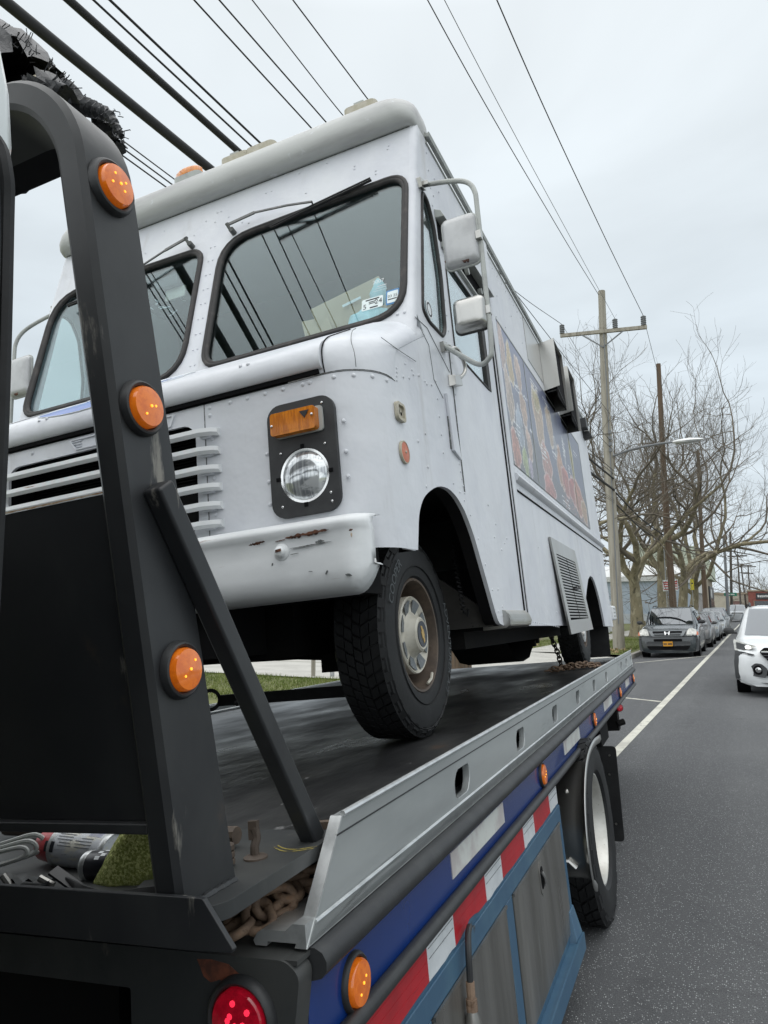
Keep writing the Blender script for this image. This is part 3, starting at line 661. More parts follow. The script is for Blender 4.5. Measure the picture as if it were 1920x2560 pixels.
# ------------------------------------------------------------------ bare plane trees
def tree(label, x, y, H, r0, seed, fork=.28, lean=(0, 0), spread=.9, depth=5, limbs=5, cat='tree', group=None, z0=0.0, kids=4, toward=None):
    rnd = random.Random(seed)
    t_ = thing('plane_tree', label, cat, (x, y, z0), group=group)
    T_ = M(); Cn = M()
    def rv(s_): return Vector((rnd.uniform(-s_, s_), rnd.uniform(-s_, s_), rnd.uniform(-s_, s_)))
    def grow(p, d, L, r, lev):
        n = 6 if lev < 2 else (5 if lev < 4 else 3); pts = [p.copy()]; rs = [r]; q = p.copy(); dd = d.copy()
        for i in range(n):
            dd = (dd + rv(.34 if lev else .1) + Vector((0, 0, .05 if lev > 1 else .06))).normalized()
            if lev >= 4 and rnd.random() < .3: dd = (dd + Vector((0, 0, .25))).normalized()
            q = q + dd * L / n; pts.append(q.copy()); rs.append(max(.006, r * (1 - (.62 if lev else .35) * (i + 1) / n)))
        (T_ if lev < 2 else Cn).tube(pts, 1, (12, 8, 5, 4, 3, 3)[min(lev, 5)], rs=rs, cap=False, mi=0)
        if lev >= depth: return
        nk = limbs if lev == 0 else (kids + (1 if lev in (1, 4) else 0))
        for k in range(nk):
            if lev == 0:
                f_ = rnd.uniform(.72, 1.0); a = 2 * PI * k / nk + rnd.uniform(-.4, .4); el_ = rnd.uniform(.42, 1.15)
                nd = Vector((math.cos(a) * math.cos(el_), math.sin(a) * math.cos(el_), math.sin(el_)))
                nl = (H * (1 - fork)) * rnd.uniform(.46, .66); nr = r * rnd.uniform(.42, .60)
            else:
                f_ = rnd.uniform(.25, 1.0) if k else 1.0
                ax = rv(1); nd = (dd + ax * spread * (1.0 if k else .4) + Vector((0, 0, .05))).normalized()
                nl = L * rnd.uniform(.50, .74) * (1 if lev < 3 else .9); nr = None
            j = min(n - 1, int(f_ * n)); pp = pts[j].lerp(pts[j + 1], f_ * n - j) if f_ < 1 else pts[-1]
            rr2 = nr if nr else max(.006, rs[j] * (rnd.uniform(.45, .68) if k else .85))
            grow(pp, nd, nl, rr2, lev + 1)
    grow(Vector((x, y, z0 - .1)), Vector((lean[0], lean[1], 1)).normalized(), H * fork, r0, 0)
    # flared base and knots
    T_.tube([(x, y, z0 - .1), (x, y, z0 + .25), (x + lean[0] * .7, y, z0 + .9)], 1, 12, rs=[r0 * 1.5, r0 * 1.18, r0 * 1.0], cap=False)
    T_.part('trunk', K['bark'], t_, sharp=80, fix=False); Cn.part('crown', K['twig'], t_, sharp=180, fix=False)
    return t_
tree('nearest bare plane tree with a thick mottled trunk beside the white fence', -5.75, 42.3, 15.5, .40, 21, fork=.22, lean=(.03, 0))
tree('bare plane tree with a knotted trunk just left of the brown pole', -5.25, 50, 17.0, .40, 5, fork=.32, lean=(-.02, 0))
tree('bare plane tree with a leaning forked trunk right of the brown pole', -4.9, 72, 23, .46, 14, fork=.17, lean=(.08, 0), spread=1.0)
tree('bare tree whose twig tips show above the food truck roof gutter', -9.8, 35.5, 13.0, .32, 9, fork=.3, spread=.8)
tree('bare tree between the plane trees with branches reaching over the road', -4.9, 60, 21, .42, 33, fork=.22, lean=(.08, 0), spread=1.05)
for i, (x, y, H) in enumerate(((2.5, 235, 16), (7, 240, 14), (12, 232, 17), (-1.5, 245, 13), (17, 240, 15), (-14, 180, 17), (-10, 150, 15))):
    tree(('leafless distant tree above the red brick shops, second from the left', 'leafless distant tree above the red brick shops, in the middle of the row', 'tallest leafless distant tree above the red brick shops', 'leafless distant tree left of the red brick shops above the cream building', 'leafless distant tree above the red brick shops, nearest the right edge', 'leafless tree rising far behind the blue building', 'leafless tree rising far behind the green gable')[i], x, y, H, .3, 50 + i, fork=.2, depth=4, group='distant leafless trees' if i < 5 else 'leafless trees behind the shops', kids=4)
K['hedge'] = mat('distant_twig_mass', (.13, .115, .095), .95, var=((.20, .18, .14), .6, .4, .7))
g = M(); rnd = random.Random(8)
for k in range(2600):
    x = rnd.uniform(-40, 60); y = rnd.uniform(250, 275); z = rnd.uniform(0, 7 + 3 * math.sin(x * .25) + 2 * math.sin(x * .7)); a = rnd.uniform(-1, 1); L = rnd.uniform(1.2, 2.6)
    g.add([(x - .06, y, z), (x + .06, y, z), (x + a * L, y + rnd.uniform(-1, 1), z + L)], [(0, 1, 2)])
g.top('distant_wood', 'hazy bare wood closing the street', None, K['hedge'], kind='stuff', fix=False, smooth=False)

# ------------------------------------------------------------------ cars
def car(name, label, cat, x, y, z, W, L, H, paint, style='suv', roll=0, yaw=0, group=None, detail=True, plate=None):
    """local frame: front at y=0 looking towards -y, built at the origin of the empty"""
    t_ = thing(name, label, cat, (0, 0, 0), group=group)
    t_.matrix_world = Matrix.Translation((x, y, z)) @ Matrix.Rotation(yaw, 4, 'Z') @ Matrix.Rotation(roll, 4, 'Y')
    h = W / 2; hb = H * .615; cl = L * (.235 if style != 'sedan' else .27)
    rf0 = cl + H * .42; st = []
    if style == 'suv': top = [(rf0, H - .05, .74), (rf0 + .5, H - .01, .76), (L * .68, H, .76), (L * .9, H - .06, .74), (L - .12, hb + .25, .78), (L, hb - .12, .80)]
    elif style == 'pickup': top = [(rf0, H - .04, .74), (rf0 + .5, H, .76), (L * .52, H - .02, .76), (L * .56, hb + .1, .8), (L * .6, hb, .9), (L, hb, .9)]
    else: top = [(rf0, H - .03, .70), (rf0 + .4, H, .70), (L * .62, H - .03, .70), (L * .83, hb + .06, .78), (L - .1, hb, .82), (L, hb - .15, .80)]
    nose = [(.0, hb - .32, .80, .60), (.05, hb - .20, .90, .70), (.16, hb - .13, .955, .80), (.5, hb - .06, .985, .84), (cl * .8, hb - .01, 1.0, .85), (cl, hb + .03, 1.0, .84)]
    secs = []
    gl = .20
    for (yy, zt, wb, wt) in nose: secs.append((yy, zt - .10 if yy < .1 else zt - .05, zt, wb, wt))
    for (yy, zt, wt) in top: secs.append((yy, hb + (.02 if zt > hb else -.02), zt, 1.0 if yy < L - .2 else .93, wt))
    rows = []
    for (yy, zb, zt, wb, wt) in secs:
        zb = min(zb, zt - .03); hw = h * wb; ht = h * wt; half = [(0, gl), (hw * .80, gl), (hw * .95, gl + .05), (hw, gl + .22), (hw, (gl + zb) * .55), (hw * .985, zb - .06), (hw * .955, zb), (ht + (hw * .955 - ht) * .18, zb + (zt - zb) * .80), (ht * .93, zt - .02), (ht * .70, zt), (0, zt + .012)]
        rows.append([(px, yy, pz) for px, pz in half] + [(-px, yy, pz) for px, pz in half[-2:0:-1]])
    g = M(); g.loft(rows, closed=True, caps=True); body = g.part('body', paint, t_, sharp=48)
    def at_sec(i): return secs[i]
    # windscreen
    ws0 = (cl + .02, hb + .055, h * .80); ws1 = (rf0 - .05, H - .075, h * .685)
    g = M(); n = 8; r0_, r1_ = [], []
    for k in range(n + 1):
        u = -1 + 2 * k / n; bow = .05 * u * u
        r0_.append((ws0[2] * u, ws0[0] + bow - .015, ws0[1] + .01)); r1_.append((ws1[2] * u, ws1[0] + bow - .015, ws1[1] + .02))
    g.loft([r0_, r1_]); g.part('windscreen', K['glass_car'], t_, fix=False)
    # dark inside behind the glass
    ylist = [(rf0 + .12, L * .40), (L * .42, L * .62), (L * .64, L * .83)] if style == 'suv' else ([(rf0 + .1, L * .38), (L * .40, L * .51)] if style == 'pickup' else [(rf0 + .1, L * .44), (L * .46, L * .62)])
    for s_ in (1, -1):
        for (a, b_) in ylist:
            g = M(); zl, zh = hb + .05, H - .14; xl, xh = h * .958, h * .955 + (h * .75 - h * .955) * .78
            g.add([(s_ * xl, a - .12 * (a < rf0 + .2), zl), (s_ * xl, b_, zl), (s_ * (xh + .012), b_ - .04, zh), (s_ * (xh + .012), a + .08, zh)], [(0, 1, 2, 3)]); g.part('side_window', K['glass_car'], t_, fix=False)
    wr_ = H * .195
    for s_ in (1, -1):
        for yy in (L * .19, L * .79):
            g = M(); c = (s_ * (h - .11), yy, wr_)
            g.lathe([(wr_ * .6, -.10), (wr_ * .97, -.10), (wr_, -.07), (wr_, .07), (wr_ * .97, .105), (wr_ * .66, .11)], c, (s_, 0, 0), 26); w_ = g.part('wheel', K['rubber'], t_)
            g = M(); g.lathe([(wr_ * .66, .10), (wr_ * .6, .07), (wr_ * .2, .075), (1e-4, .085)], c, (s_, 0, 0), 20); g.part('rim', K['stainless'], w_)
            g = M(); g.lathe([(wr_ * 1.17, .116), (wr_ * 1.02, .116)], c, (s_, 0, 0), 20, a0=-1.75, a1=1.75); g.part('arch_trim', K['black_plastic'], t_, fix=False)
            g = M(); g.disc((s_ * (h - .24), yy, wr_), (s_, 0, 0), wr_ * 1.02, .235, 20); g.part('wheel_arch', K['void'], t_)
        g = M(); mx_ = s_ * (h + .10); my, mz = cl + .28, hb + .14
        g.loft([[(mx_ + s_ * a, my + b_, mz + c_) for a, b_, c_ in [(.11 * q * math.cos(t_k), dyy, .075 * q * math.sin(t_k)) for t_k in [2 * PI * kk / 12 for kk in range(12)]]] for q, dyy in ((.35, -.07), (.85, -.045), (1, .0), (.95, .06))], closed=True, caps=True)
        g.bar((s_ * h * .94, my, mz - .05), (mx_, my, mz - .04), .05, .04); g.part('door_mirror', K['black_plastic'] if detail else paint, t_)
    if style == 'suv' and detail:
        for s_ in (1, -1):
            g = M(); g.tube(smooth_path([(s_ * h * .66, rf0 + .25, H - .01), (s_ * h * .66, rf0 + .45, H + .045), (s_ * h * .67, L * .6, H + .055), (s_ * h * .66, L * .85, H - .02)]), .02, 6); g.part('roof_rail', K['black_plastic'], t_)
    return t_
def face(t_, fn, name, poly, mt, th=.02, parent=None, bevel=0):
    """poly in (x,z); fn gives the front y for x; proud by th"""
    g = M(); g.plate(poly, [], lambda u, v: (u, fn(u, v) - th, v), lambda u, v: (u, fn(u, v) + .05, v))
    root = parent or t_
    ob = g.part(name, mt, root, bevel=bevel); return ob
def mirrorp(p): return [(-x, z) for x, z in p][::-1]
K['suv_dark'] = mat('dark_green_grey_paint', (.026, .034, .038), .25, coat=.8, var=((.032, .04, .043), 2, .4, .7))
K['suv_white'] = mat('white_car_paint', (.70, .72, .73), .28, coat=.5, var=((.66, .68, .69), 2, .4, .7))
K['cladding'] = mat('grey_cladding', (.055, .058, .062), .55)
K['car_grey'] = mat('grey_car_paint', (.14, .155, .165), .3, coat=.6)
K['car_silver'] = mat('silver_car_paint', (.36, .38, .39), .3, metal=.3, coat=.5)
K['car_brown'] = mat('dark_car_paint', (.055, .055, .055), .3, coat=.6)
K['lamp_clear'] = mat('clear_headlamp', (.58, .58, .54), .12, metal=.3, coat=.8, var=((.38, .38, .36), 14, .4, .6))
K['drl'] = mat('lit_headlamp', (1, 1, 1), .3, emit=((1, 1, .97), 2.2))
K['plate_orange'] = mat('licence_plate_orange', (.58, .27, .02), .5)
# dark SUV parked nose towards the camera
W_, H_ = 1.96, 1.79
s_ = car('parked_car', 'dark green grey SUV with an orange licence plate parked first behind the tow truck', 'car', -2.68, 27.0, -.14, W_, 4.77, H_, K['suv_dark'], roll=math.radians(-1.6))
fy = lambda u, v: .17 * (abs(u) / .98) ** 3 + (.05 if v > .85 else 0) + max(0, v - .9) * .5
face(s_, fy, 'front_bumper', rpoly([(-.97, .26), (.97, .26), (.985, .52), (.975, .70), (-.975, .70), (-.985, .52)], .05), K['cladding'], .07, bevel=.02)
face(s_, fy, 'bumper_top', rpoly([(-.97, .69), (.97, .69), (.95, .80), (.55, .775), (-.55, .775), (-.95, .80)], .03), K['suv_dark'], .10, bevel=.015)
face(s_, fy, 'lower_intake', rpoly([(-.62, .31), (.62, .31), (.72, .44), (-.72, .44)], .04), K['void'], .085)
face(s_, fy, 'bumper_bar', rpoly([(-.75, .47), (.75, .47), (.70, .60), (-.70, .60)], .04), K['cladding'], .11, bevel=.02)
face(s_, fy, 'upper_intake', rpoly([(-.46, .61), (.46, .61), (.46, .685), (-.46, .685)], .02), K['void'], .082)
grl = face(s_, fy, 'grille_surround', rpoly([(-.52, .775), (.52, .775), (.62, .99), (-.62, .99)], .06), K['car_grey'], .09, bevel=.012)
face(s_, fy, 'grille_mesh', rpoly([(-.43, .815), (.43, .815), (.50, .955), (-.50, .955)], .04), K['void'], .097, parent=grl)
face(s_, fy, 'grille_bar', rpoly([(-.46, .87), (.46, .87), (.48, .90), (-.48, .90)], .01), K['cladding'], .102, parent=grl)
g = M()
for q in ([(-.075, .83), (-.045, .83), (-.04, .88), (.04, .88), (.045, .83), (.075, .83), (.092, .945), (.055, .945), (.05, .905), (-.05, .905), (-.055, .945), (-.092, .945)],):
    g.plate(q, [], lambda u, v: (u, fy(u, v) - .125, v), lambda u, v: (u, fy(u, v) - .09, v))
g.part('grille_emblem', K['chrome'], grl)
hlp = rpoly([(.60, .80), (.93, .80), (.95, .98), (.80, 1.05), (.68, 1.02)], .05)
for p in (hlp, mirrorp(hlp)): 
    h_ = face(s_, fy, 'headlight', p, K['lamp_clear'], .055)
    cx = sum(q[0] for q in p) / len(p)
    face(s_, fy, 'headlight_signal', [(cx + (.13 if cx > 0 else -.20), .81), (cx + (.20 if cx > 0 else -.13), .81), (cx + (.19 if cx > 0 else -.16), .92), (cx + (.14 if cx > 0 else -.19), .92)], K['orange_reflector'], .059, parent=h_)
pl = face(s_, fy, 'licence_plate', rrect(-.155, .155, .44, .60, .01), K['plate_orange'], .125)
g = M()
for k, x in enumerate((-.12, -.085, -.05, .02, .055, .09, .12)): g.box(x - .012, x + .012, fy(0, .5) - .128, fy(0, .5) - .124, .485, .55)
g.part('plate_print', K['ink'], pl)
g = M(); g.box(.50, .76, 1.31, 1.33, 1.19, 1.25); g.part('dash_paper', K['cloth_blue'], s_)
# three cars behind it
car('parked_car', 'dark car parked directly behind the dark green grey SUV', 'car', -2.48, 33.2, -.12, 1.8, 4.6, 1.50, K['car_brown'], 'sedan', roll=math.radians(-1.6), detail=False)
for cc, yy, lab, pt, st in ((-2.44, 39.6, 'grey silver car third in the row of parked cars', 'car_grey', 'sedan'), (-2.36, 45.8, 'silver grey car fourth in the row of parked cars', 'car_silver', 'sedan'), (-2.33, 52.2, 'dark grey car last in the row of parked cars', 'car_grey', 'suv')):
    car('parked_car', lab, 'car', cc, yy, -.10, 1.84, 4.7, 1.48 if st == 'sedan' else 1.7, K[pt], st, roll=math.radians(-1.2), detail=False)
cf = lambda u, v: .16 * (abs(u) / .9) ** 3
for o_ in [o for o in C.objects if o.parent is None and o.name.startswith('parked_car') and 'SUV' not in o['label']]:
    for q in ([(.50, .62), (.86, .64), (.88, .76), (.55, .74)],):
        for p in (q, mirrorp(q)): face(o_, cf, 'headlight', p, K['lamp_clear'], .03)
    face(o_, cf, 'grille_mesh', rrect(-.45, .45, .55, .72, .04), K['void'], .03)
    face(o_, cf, 'lower_intake', rrect(-.6, .6, .26, .40, .04), K['void'], .03)
# oncoming vehicles
ob_ = car('pickup_truck', 'silver pickup truck coming from far down the street', 'pickup', -1.55, 92, 0, 2.0, 5.6, 1.9, K['car_silver'], 'pickup', detail=False)
face(ob_, cf, 'grille_mesh', rrect(-.6, .6, .75, 1.0, .03), K['void'], .03); face(ob_, cf, 'front_bumper', rrect(-.95, .95, .42, .66, .05), K['chrome'], .06); face(ob_, cf, 'lower_valance', rrect(-.9, .9, .22, .42, .05), K['cladding'], .03)
for q in ([(.62, .78), (.92, .78), (.92, 1.0), (.66, 1.0)],):
    for p in (q, mirrorp(q)): face(ob_, cf, 'headlight', p, K['lamp_clear'], .03)
car('oncoming_car', 'small white car far down the street left of another white car', 'car', .35, 118, 0, 1.8, 4.5, 1.5, K['suv_white'], 'sedan', detail=False)
car('oncoming_car', 'white SUV far down the street beyond the nearest white SUV', 'car', 1.15, 86, 0, 1.9, 4.7, 1.8, K['suv_white'], 'suv', detail=False)
# near white crossover entering the frame at the right
s_ = car('oncoming_car', 'white SUV with dark cladding driving towards the camera at the right edge', 'car', .585, 15.0, 0, 1.89, 4.86, 1.67, K['suv_white'], 'suv')
fw = lambda u, v: .22 * (abs(u) / .945) ** 3 + max(0, v - .75) * .30
R_ = lambda *p: list(p)
cl1 = rpoly([(-.945, .30), (-.40, .26), (.40, .26), (.945, .30), (.955, .62), (.93, .80), (.80, .79), (.86, .66), (.83, .46), (.62, .40), (-.62, .40), (-.83, .46), (-.86, .66), (-.80, .79), (-.93, .80), (-.955, .62)], .03)
face(s_, fw, 'front_bumper', rpoly([(-.86, .42), (.86, .42), (.90, .80), (-.90, .80)], .05), K['suv_white'], .05, bevel=.02)
face(s_, fw, 'bumper_cladding', cl1, K['cladding'], .065, bevel=.015)
for m_ in (1, -1):
    pod = rpoly([(.44, .36), (.76, .40), (.72, .52), (.60, .62), (.50, .61), (.40, .52)], .03); pod = pod if m_ > 0 else mirrorp(pod)
    p_ = face(s_, fw, 'fog_lamp_pod', pod, K['cladding'], .08, bevel=.01)
    cx = m_ * .555
    g = M(); g.disc((cx, fw(cx, .5) - .081, .50), (0, -1, 0), .085, .004, 20); g.part('fog_lamp_recess', K['void'], p_)
    g = M(); g.disc((cx, fw(cx, .5) - .085, .50), (0, -1, 0), .048, .012, 16, dome=.006); g.part('fog_lamp', K['chrome'], p_)
    hl_ = rpoly([(.93, .84), (.945, 1.0), (.935, 1.045), (.70, .955), (.56, .925), (.62, .885), (.78, .83)], .015); hl_ = hl_ if m_ > 0 else mirrorp(hl_)
    h_ = face(s_, fw, 'headlight', hl_, K['lamp_clear'], .035)
    inn_ = rpoly([(.90, .87), (.90, .99), (.68, .935), (.66, .90), (.78, .85)], .015); inn_ = inn_ if m_ > 0 else mirrorp(inn_)
    face(s_, fw, 'headlight_housing', inn_, K['cladding'], .038, parent=h_)
    dr = rpoly([(.655, .885), (.74, .875), (.755, .915), (.72, .935), (.67, .925)], .015); dr = dr if m_ > 0 else mirrorp(dr)
    face(s_, fw, 'running_light', dr, K['drl'], .045, parent=h_)
    tr_ = rpoly([(.93, .765), (.93, .835), (.80, .82), (.60, .775), (.63, .755), (.80, .775)], .01); tr_ = tr_ if m_ > 0 else mirrorp(tr_)
    face(s_, fw, 'headlight_trim', tr_, K['cladding'], .07)
gr = face(s_, fw, 'grille_mesh', rpoly([(-.34, .62), (.34, .62), (.52, .82), (.44, .90), (-.44, .90), (-.52, .82)], .03), K['void'], .075)
for z in (.66, .71, .76, .81):
    face(s_, fw, 'grille_bar', rpoly([(-.36 - (z - .62) * .7, z), (.36 + (z - .62) * .7, z), (.36 + (z - .62) * .7, z + .012), (-.36 - (z - .62) * .7, z + .012)], .002), K['cladding'], .08, parent=gr)
face(s_, fw, 'grille_edge', rpoly([(-.50, .825), (.50, .825), (.46, .85), (-.46, .85)], .004), K['chrome'], .082, parent=gr)
face(s_, fw, 'lower_intake', rpoly([(-.42, .40), (.42, .40), (.46, .50), (-.46, .50)], .02), K['void'], .075)
face(s_, fw, 'skid_plate', rpoly([(-.36, .30), (.36, .30), (.34, .38), (-.34, .38)], .02), K['bumper_white'], .085, bevel=.008)
# ------------------------------------------------------------------ tow truck (rollback), built in the tilted frame T
tt = thing('tow_truck', 'flatbed tow truck with aluminium rail, blue side beam and black headboard under the food truck', 'tow truck', (-1.92, 1.2, -1.62), 'T')
XR = -.67; XLB = -3.17
Y_END = 8.35
# deck
g = M(); g.box(XLB + .03, XR - .10, 1.345, 8.2, -.42, -.365); g.box(XR - .10, XR - .024, 1.345, 8.2, -.372, -.365); g.part('deck', K['deck_steel'], tt)
# winch plate with a rounded front corner
g = M(); g.plate(rpoly([(XLB + .05, .93), (-.715, .93), (-.700, .96), (-.703, 1.34), (XLB + .05, 1.34)], .01), [], lambda u, v: (u, v, -.383), lambda u, v: (u, v, -.358)); g.part('winch_plate', K['grey_steel'], tt, bevel=.004)
# side rails: outer face x=XR, slots, foot at the front
def rail(xo, sgn, name):
    # sgn +1: outer face towards +x
    Yf = lambda z: 1.125 + (z + .487) / .175 * .16          # slanted front end
    slots = []
    y = 2.03
    ys = [2.03 + .762 * k for k in range(6)] + [7.15, 7.72, 8.28]
    for yc in ys:
        if yc > 6.4 and yc < 6.6: continue
        slots.append(rpoly([(yc - .06, -.440), (yc + .055, -.440), (yc + .085, -.41), (yc + .085, -.368), (yc - .03, -.368), (yc - .06, -.395)], .016, 3))
    body = [(Yf(-.4875), -.4875), (6.79, -.4875), (6.79, -.315), (Yf(-.315), -.315)]
    end = [(6.81, -.4875), (8.47, -.4875), (8.44, -.315), (6.81, -.315)]
    th = .022
    f0 = lambda u, v: (xo, u, v); f1 = lambda u, v: (xo - sgn * th, u, v)
    g = M()
    g.plate(body, [s_ for s_ in slots if s_[0][0] < 6.7], f0, f1); g.plate(end, [s_ for s_ in slots if s_[0][0] > 6.8], f0, f1)
    r_ = g.part(name, K['alu'], tt, sharp=25, bevel=.002)
    # top bead, lower ridge, groove, cut end
    for z, dz, out, nm in ((-.313, .006, .004, 'rail_cap'), (-.457, .004, .005, 'rail_ridge')):
        g = M(); g.tube([(xo + sgn * (out - .004), Yf(z) + .003, z), (xo + sgn * (out - .004), 8.45, z)], dz, 8); g.part(nm, K['alu_bright'], r_)
    g = M(); g.box(xo - .002, xo + sgn * .0012, Yf(-.345), 8.45, -.3455, -.3425); g.part('rail_groove', K['black_plastic'], r_)
    g = M(); p = [(Yf(-.4875), -.4875), (Yf(-.315), -.315)]
    g.hexa([(xo - sgn * (th + .001), p[0][0] - .002, p[0][1]), (xo + sgn * .001, p[0][0] - .002, p[0][1]), (xo + sgn * .001, p[0][0] + .004, p[0][1]), (xo - sgn * (th + .001), p[0][0] + .004, p[0][1]),
            (xo - sgn * (th + .001), p[1][0] - .002, p[1][1]), (xo + sgn * .001, p[1][0] - .002, p[1][1]), (xo + sgn * .001, p[1][0] + .004, p[1][1]), (xo - sgn * (th + .001), p[1][0] + .004, p[1][1])])
    g.part('rail_cut_end', K['alu_bright'], r_)
    # foot flange
    g = M(); fx = [(xo - sgn * .0, -.4875), (xo - sgn * .018, -.4875), (xo - sgn * .018, -.480), (xo - sgn * .075, -.480), (xo - sgn * .078, -.4875), (xo - sgn * .100, -.4875), (xo - sgn * .104, -.480), (xo - sgn * .096, -.468), (xo - sgn * .086, -.462), (xo - sgn * .04, -.462), (xo - sgn * .024, -.450), (xo - sgn * .0, -.450)]
    g.prism(fx, 'y', 1.122, 8.4); g.part('rail_foot', K['alu_bright'], r_)
    return r_
rail(XR, 1, 'side_rail'); rail(XLB, -1, 'side_rail')
# far-side reflective edge on the deck
g = M(); g.box(XLB + .03, XLB + .10, 1.4, 8.1, -.363, -.352); g.part('deck_edge_strip', K['alu_bright'], tt)
g = M(); g.box(XR - .14, XR - .10, 1.35, 8.2, -.46, -.421); g.box(XR - .10, XR - .024, 1.3, 8.2, -.462, -.452); g.part('rail_channel', K['alu'], tt)
# side beam: upper rub pipe, blue panel, lower rub pipe, lower skirt
g = M(); pr = [(.0, -.4895), (.020, -.490), (.034, -.497), (.041, -.510), (.040, -.524), (.030, -.536), (.012, -.541), (.0, -.541)]
g.prism([(XR - .012 + a, b_) for a, b_ in pr], 'y', 1.135, Y_END); g.part('upper_rub_rail', K['black_plastic'], tt, sharp=60)
g = M(); g.box(XR - .05, XR - .008, 1.13, Y_END, -.655, -.541); g.part('side_beam', K['blue_paint'], tt)
g = M(); g.tube([(XR + .004, 1.10, -.664), (XR + .004, Y_END - .05, -.664)], .0165, 14); g.part('lower_rub_rail', K['black_plastic'], tt)
g = M(); g.box(XR - .05, XR - .012, 1.10, 3.42, -.784, -.672); g.part('lower_beam', K['blue_grey'], tt)
g = M(); g.box(XR - .05, XR - .012, 3.42, Y_END, -.70, -.672); g.part('lower_beam', K['black_steel'], tt)
# front corner box and its flat top
g = M(); g.plate(rpoly([(XLB + .04, -.4915), (-.69, -.4915), (XR + .006, -.512), (XR - .01, -.60), (XR - .012, -1.3), (-1.01, -1.3), (-1.013, -.56), (XLB + .04, -.56)], [.005, .02, .03, .01, .01, .01, .005, .01], 4), [], lambda u, v: (u, 1.085, v), lambda u, v: (u, 1.13, v))
g.part('front_corner_box', K['grey_steel'], tt, bevel=.006)
g = M(); g.box(XLB + .04, -.765, 1.088, 1.30, -.500, -.4925); g.box(-.765, XR - .0, 1.09, 1.30, -.500, -.4925); g.part('chain_tray', K['grey_steel'], tt)
g = M(); g.box(-1.6, -1.02, 1.30, 2.2, -.62, -.49); g.part('chain_tray_back', K['void'], tt)
# rust patches where the paint has burnt off: thin flakes proud of the steel
def blob(cu, cv, ru, rv, seed, n=28, wob=.3):
    rr = random.Random(seed); ph = [rr.uniform(0, 6.3) for _ in range(5)]
    return [(cu + ru * math.cos(a) * (1 + wob * math.sin(3 * a + ph[0]) * .5 + wob * .4 * math.sin(5 * a + ph[1]) + wob * .3 * math.sin(9 * a + ph[2])), cv + rv * math.sin(a) * (1 + wob * math.sin(2 * a + ph[3]) * .5 + wob * .4 * math.sin(7 * a + ph[4]))) for a in [2 * PI * k / n for k in range(n)]]
K['rust_brown'] = mat('rust_brown', (.20, .062, .032), .75, var=((.085, .032, .02), 40, .4, .65), bump=(60, .3, .003))
g = M(); g.plate([(-.865, -.502), (-.835, -.500), (-.80, -.505), (-.782, -.517), (-.760, -.522), (-.748, -.535), (-.742, -.548), (-.765, -.556), (-.785, -.548), (-.80, -.536), (-.82, -.530), (-.838, -.536), (-.852, -.528)], [], lambda u, v: (u, 1.0845, v), lambda u, v: (u, 1.087, v)); g.part('rust_patch', K['rust_brown'], tt)
# tray lip in front of the corner box
g = M(); g.plate([(-2.95, -.330), (-.712, -.334), (-.700, -.336), (-.652, -.398), (-.655, -.403), (-.72, -.405), (-2.95, -.400)], [], lambda u, v: (u, .896, v), lambda u, v: (u, .906, v)); g.part('tray_lip', K['black_steel'], tt, bevel=.002)
# red tail-style lamp on the corner box
def lamp(parent, c, ax, rl, rb, lens, led, hb=.016, hl=.022, tilt=None, name='marker_lamp', leds=3, seed=0):
    ax = Vector(ax).normalized(); c = Vector(c)
    L = M(); L.lathe([(rl, .002), (rl, hl * .75), (rl * .93, hl), (rl * .5, hl * 1.12), (1e-4, hl * 1.15)], c, ax, 28); o_ = L.part(name, K[lens], parent)
    B = M(); B.lathe([(rb, 0), (rb * .99, hb * .5), (rb * .93, hb), ((rb + rl) * .5, hb * 1.12), (rl * 1.06, hb * .9), (rl * 1.03, .002)], c, ax, 28); B.part('lamp_bezel', K['black_plastic'], o_)
    u = ax.cross(Vector((0, 0, 1))).normalized(); v = ax.cross(u); rr = random.Random(seed)
    D = M()
    for k in range(leds):
        a = 2 * PI * k / leds + rr.uniform(-.4, .4) + .6; q = rl * rr.uniform(.30, .55) if leds < 5 else rl * rr.choice((.3, .62))
        D.disc(c + u * q * math.cos(a) + v * q * math.sin(a) + ax * hl * 1.06, ax, rl * (.060 if leds < 5 else .10), .0022, 8)
    D.disc(c + ax * hl * 1.12, ax, rl * .07, .0022, 8)
    D.part('lamp_led', K[led], o_)
    return o_
lamp(tt, (-.775, 1.0845, -.583), (0, -1, 0), .050, .066, 'red_lens', 'red_led', leds=9, seed=3, name='red_lamp')
for i, (y, z) in enumerate(((1.298, -.612), (3.13, -.598), (4.88, -.598), (6.70, -.600), (8.26, -.600))):
    lamp(tt, (XR - .008, y, z), (1, 0, 0), .040, .052, 'amber', 'amber_led', hb=.010, hl=.018, leds=2, seed=i, name='amber_lamp')
# reflector strips on the blue beam
for y0, y1 in ((1.895, 2.465), (3.72, 4.255), (5.50, 6.05), (7.35, 7.78)):
    g = M(); g.box(XR - .008, XR - .0055, y0, y1, -.622, -.558); r_ = g.part('reflector_strip', K['refl_white'], tt)
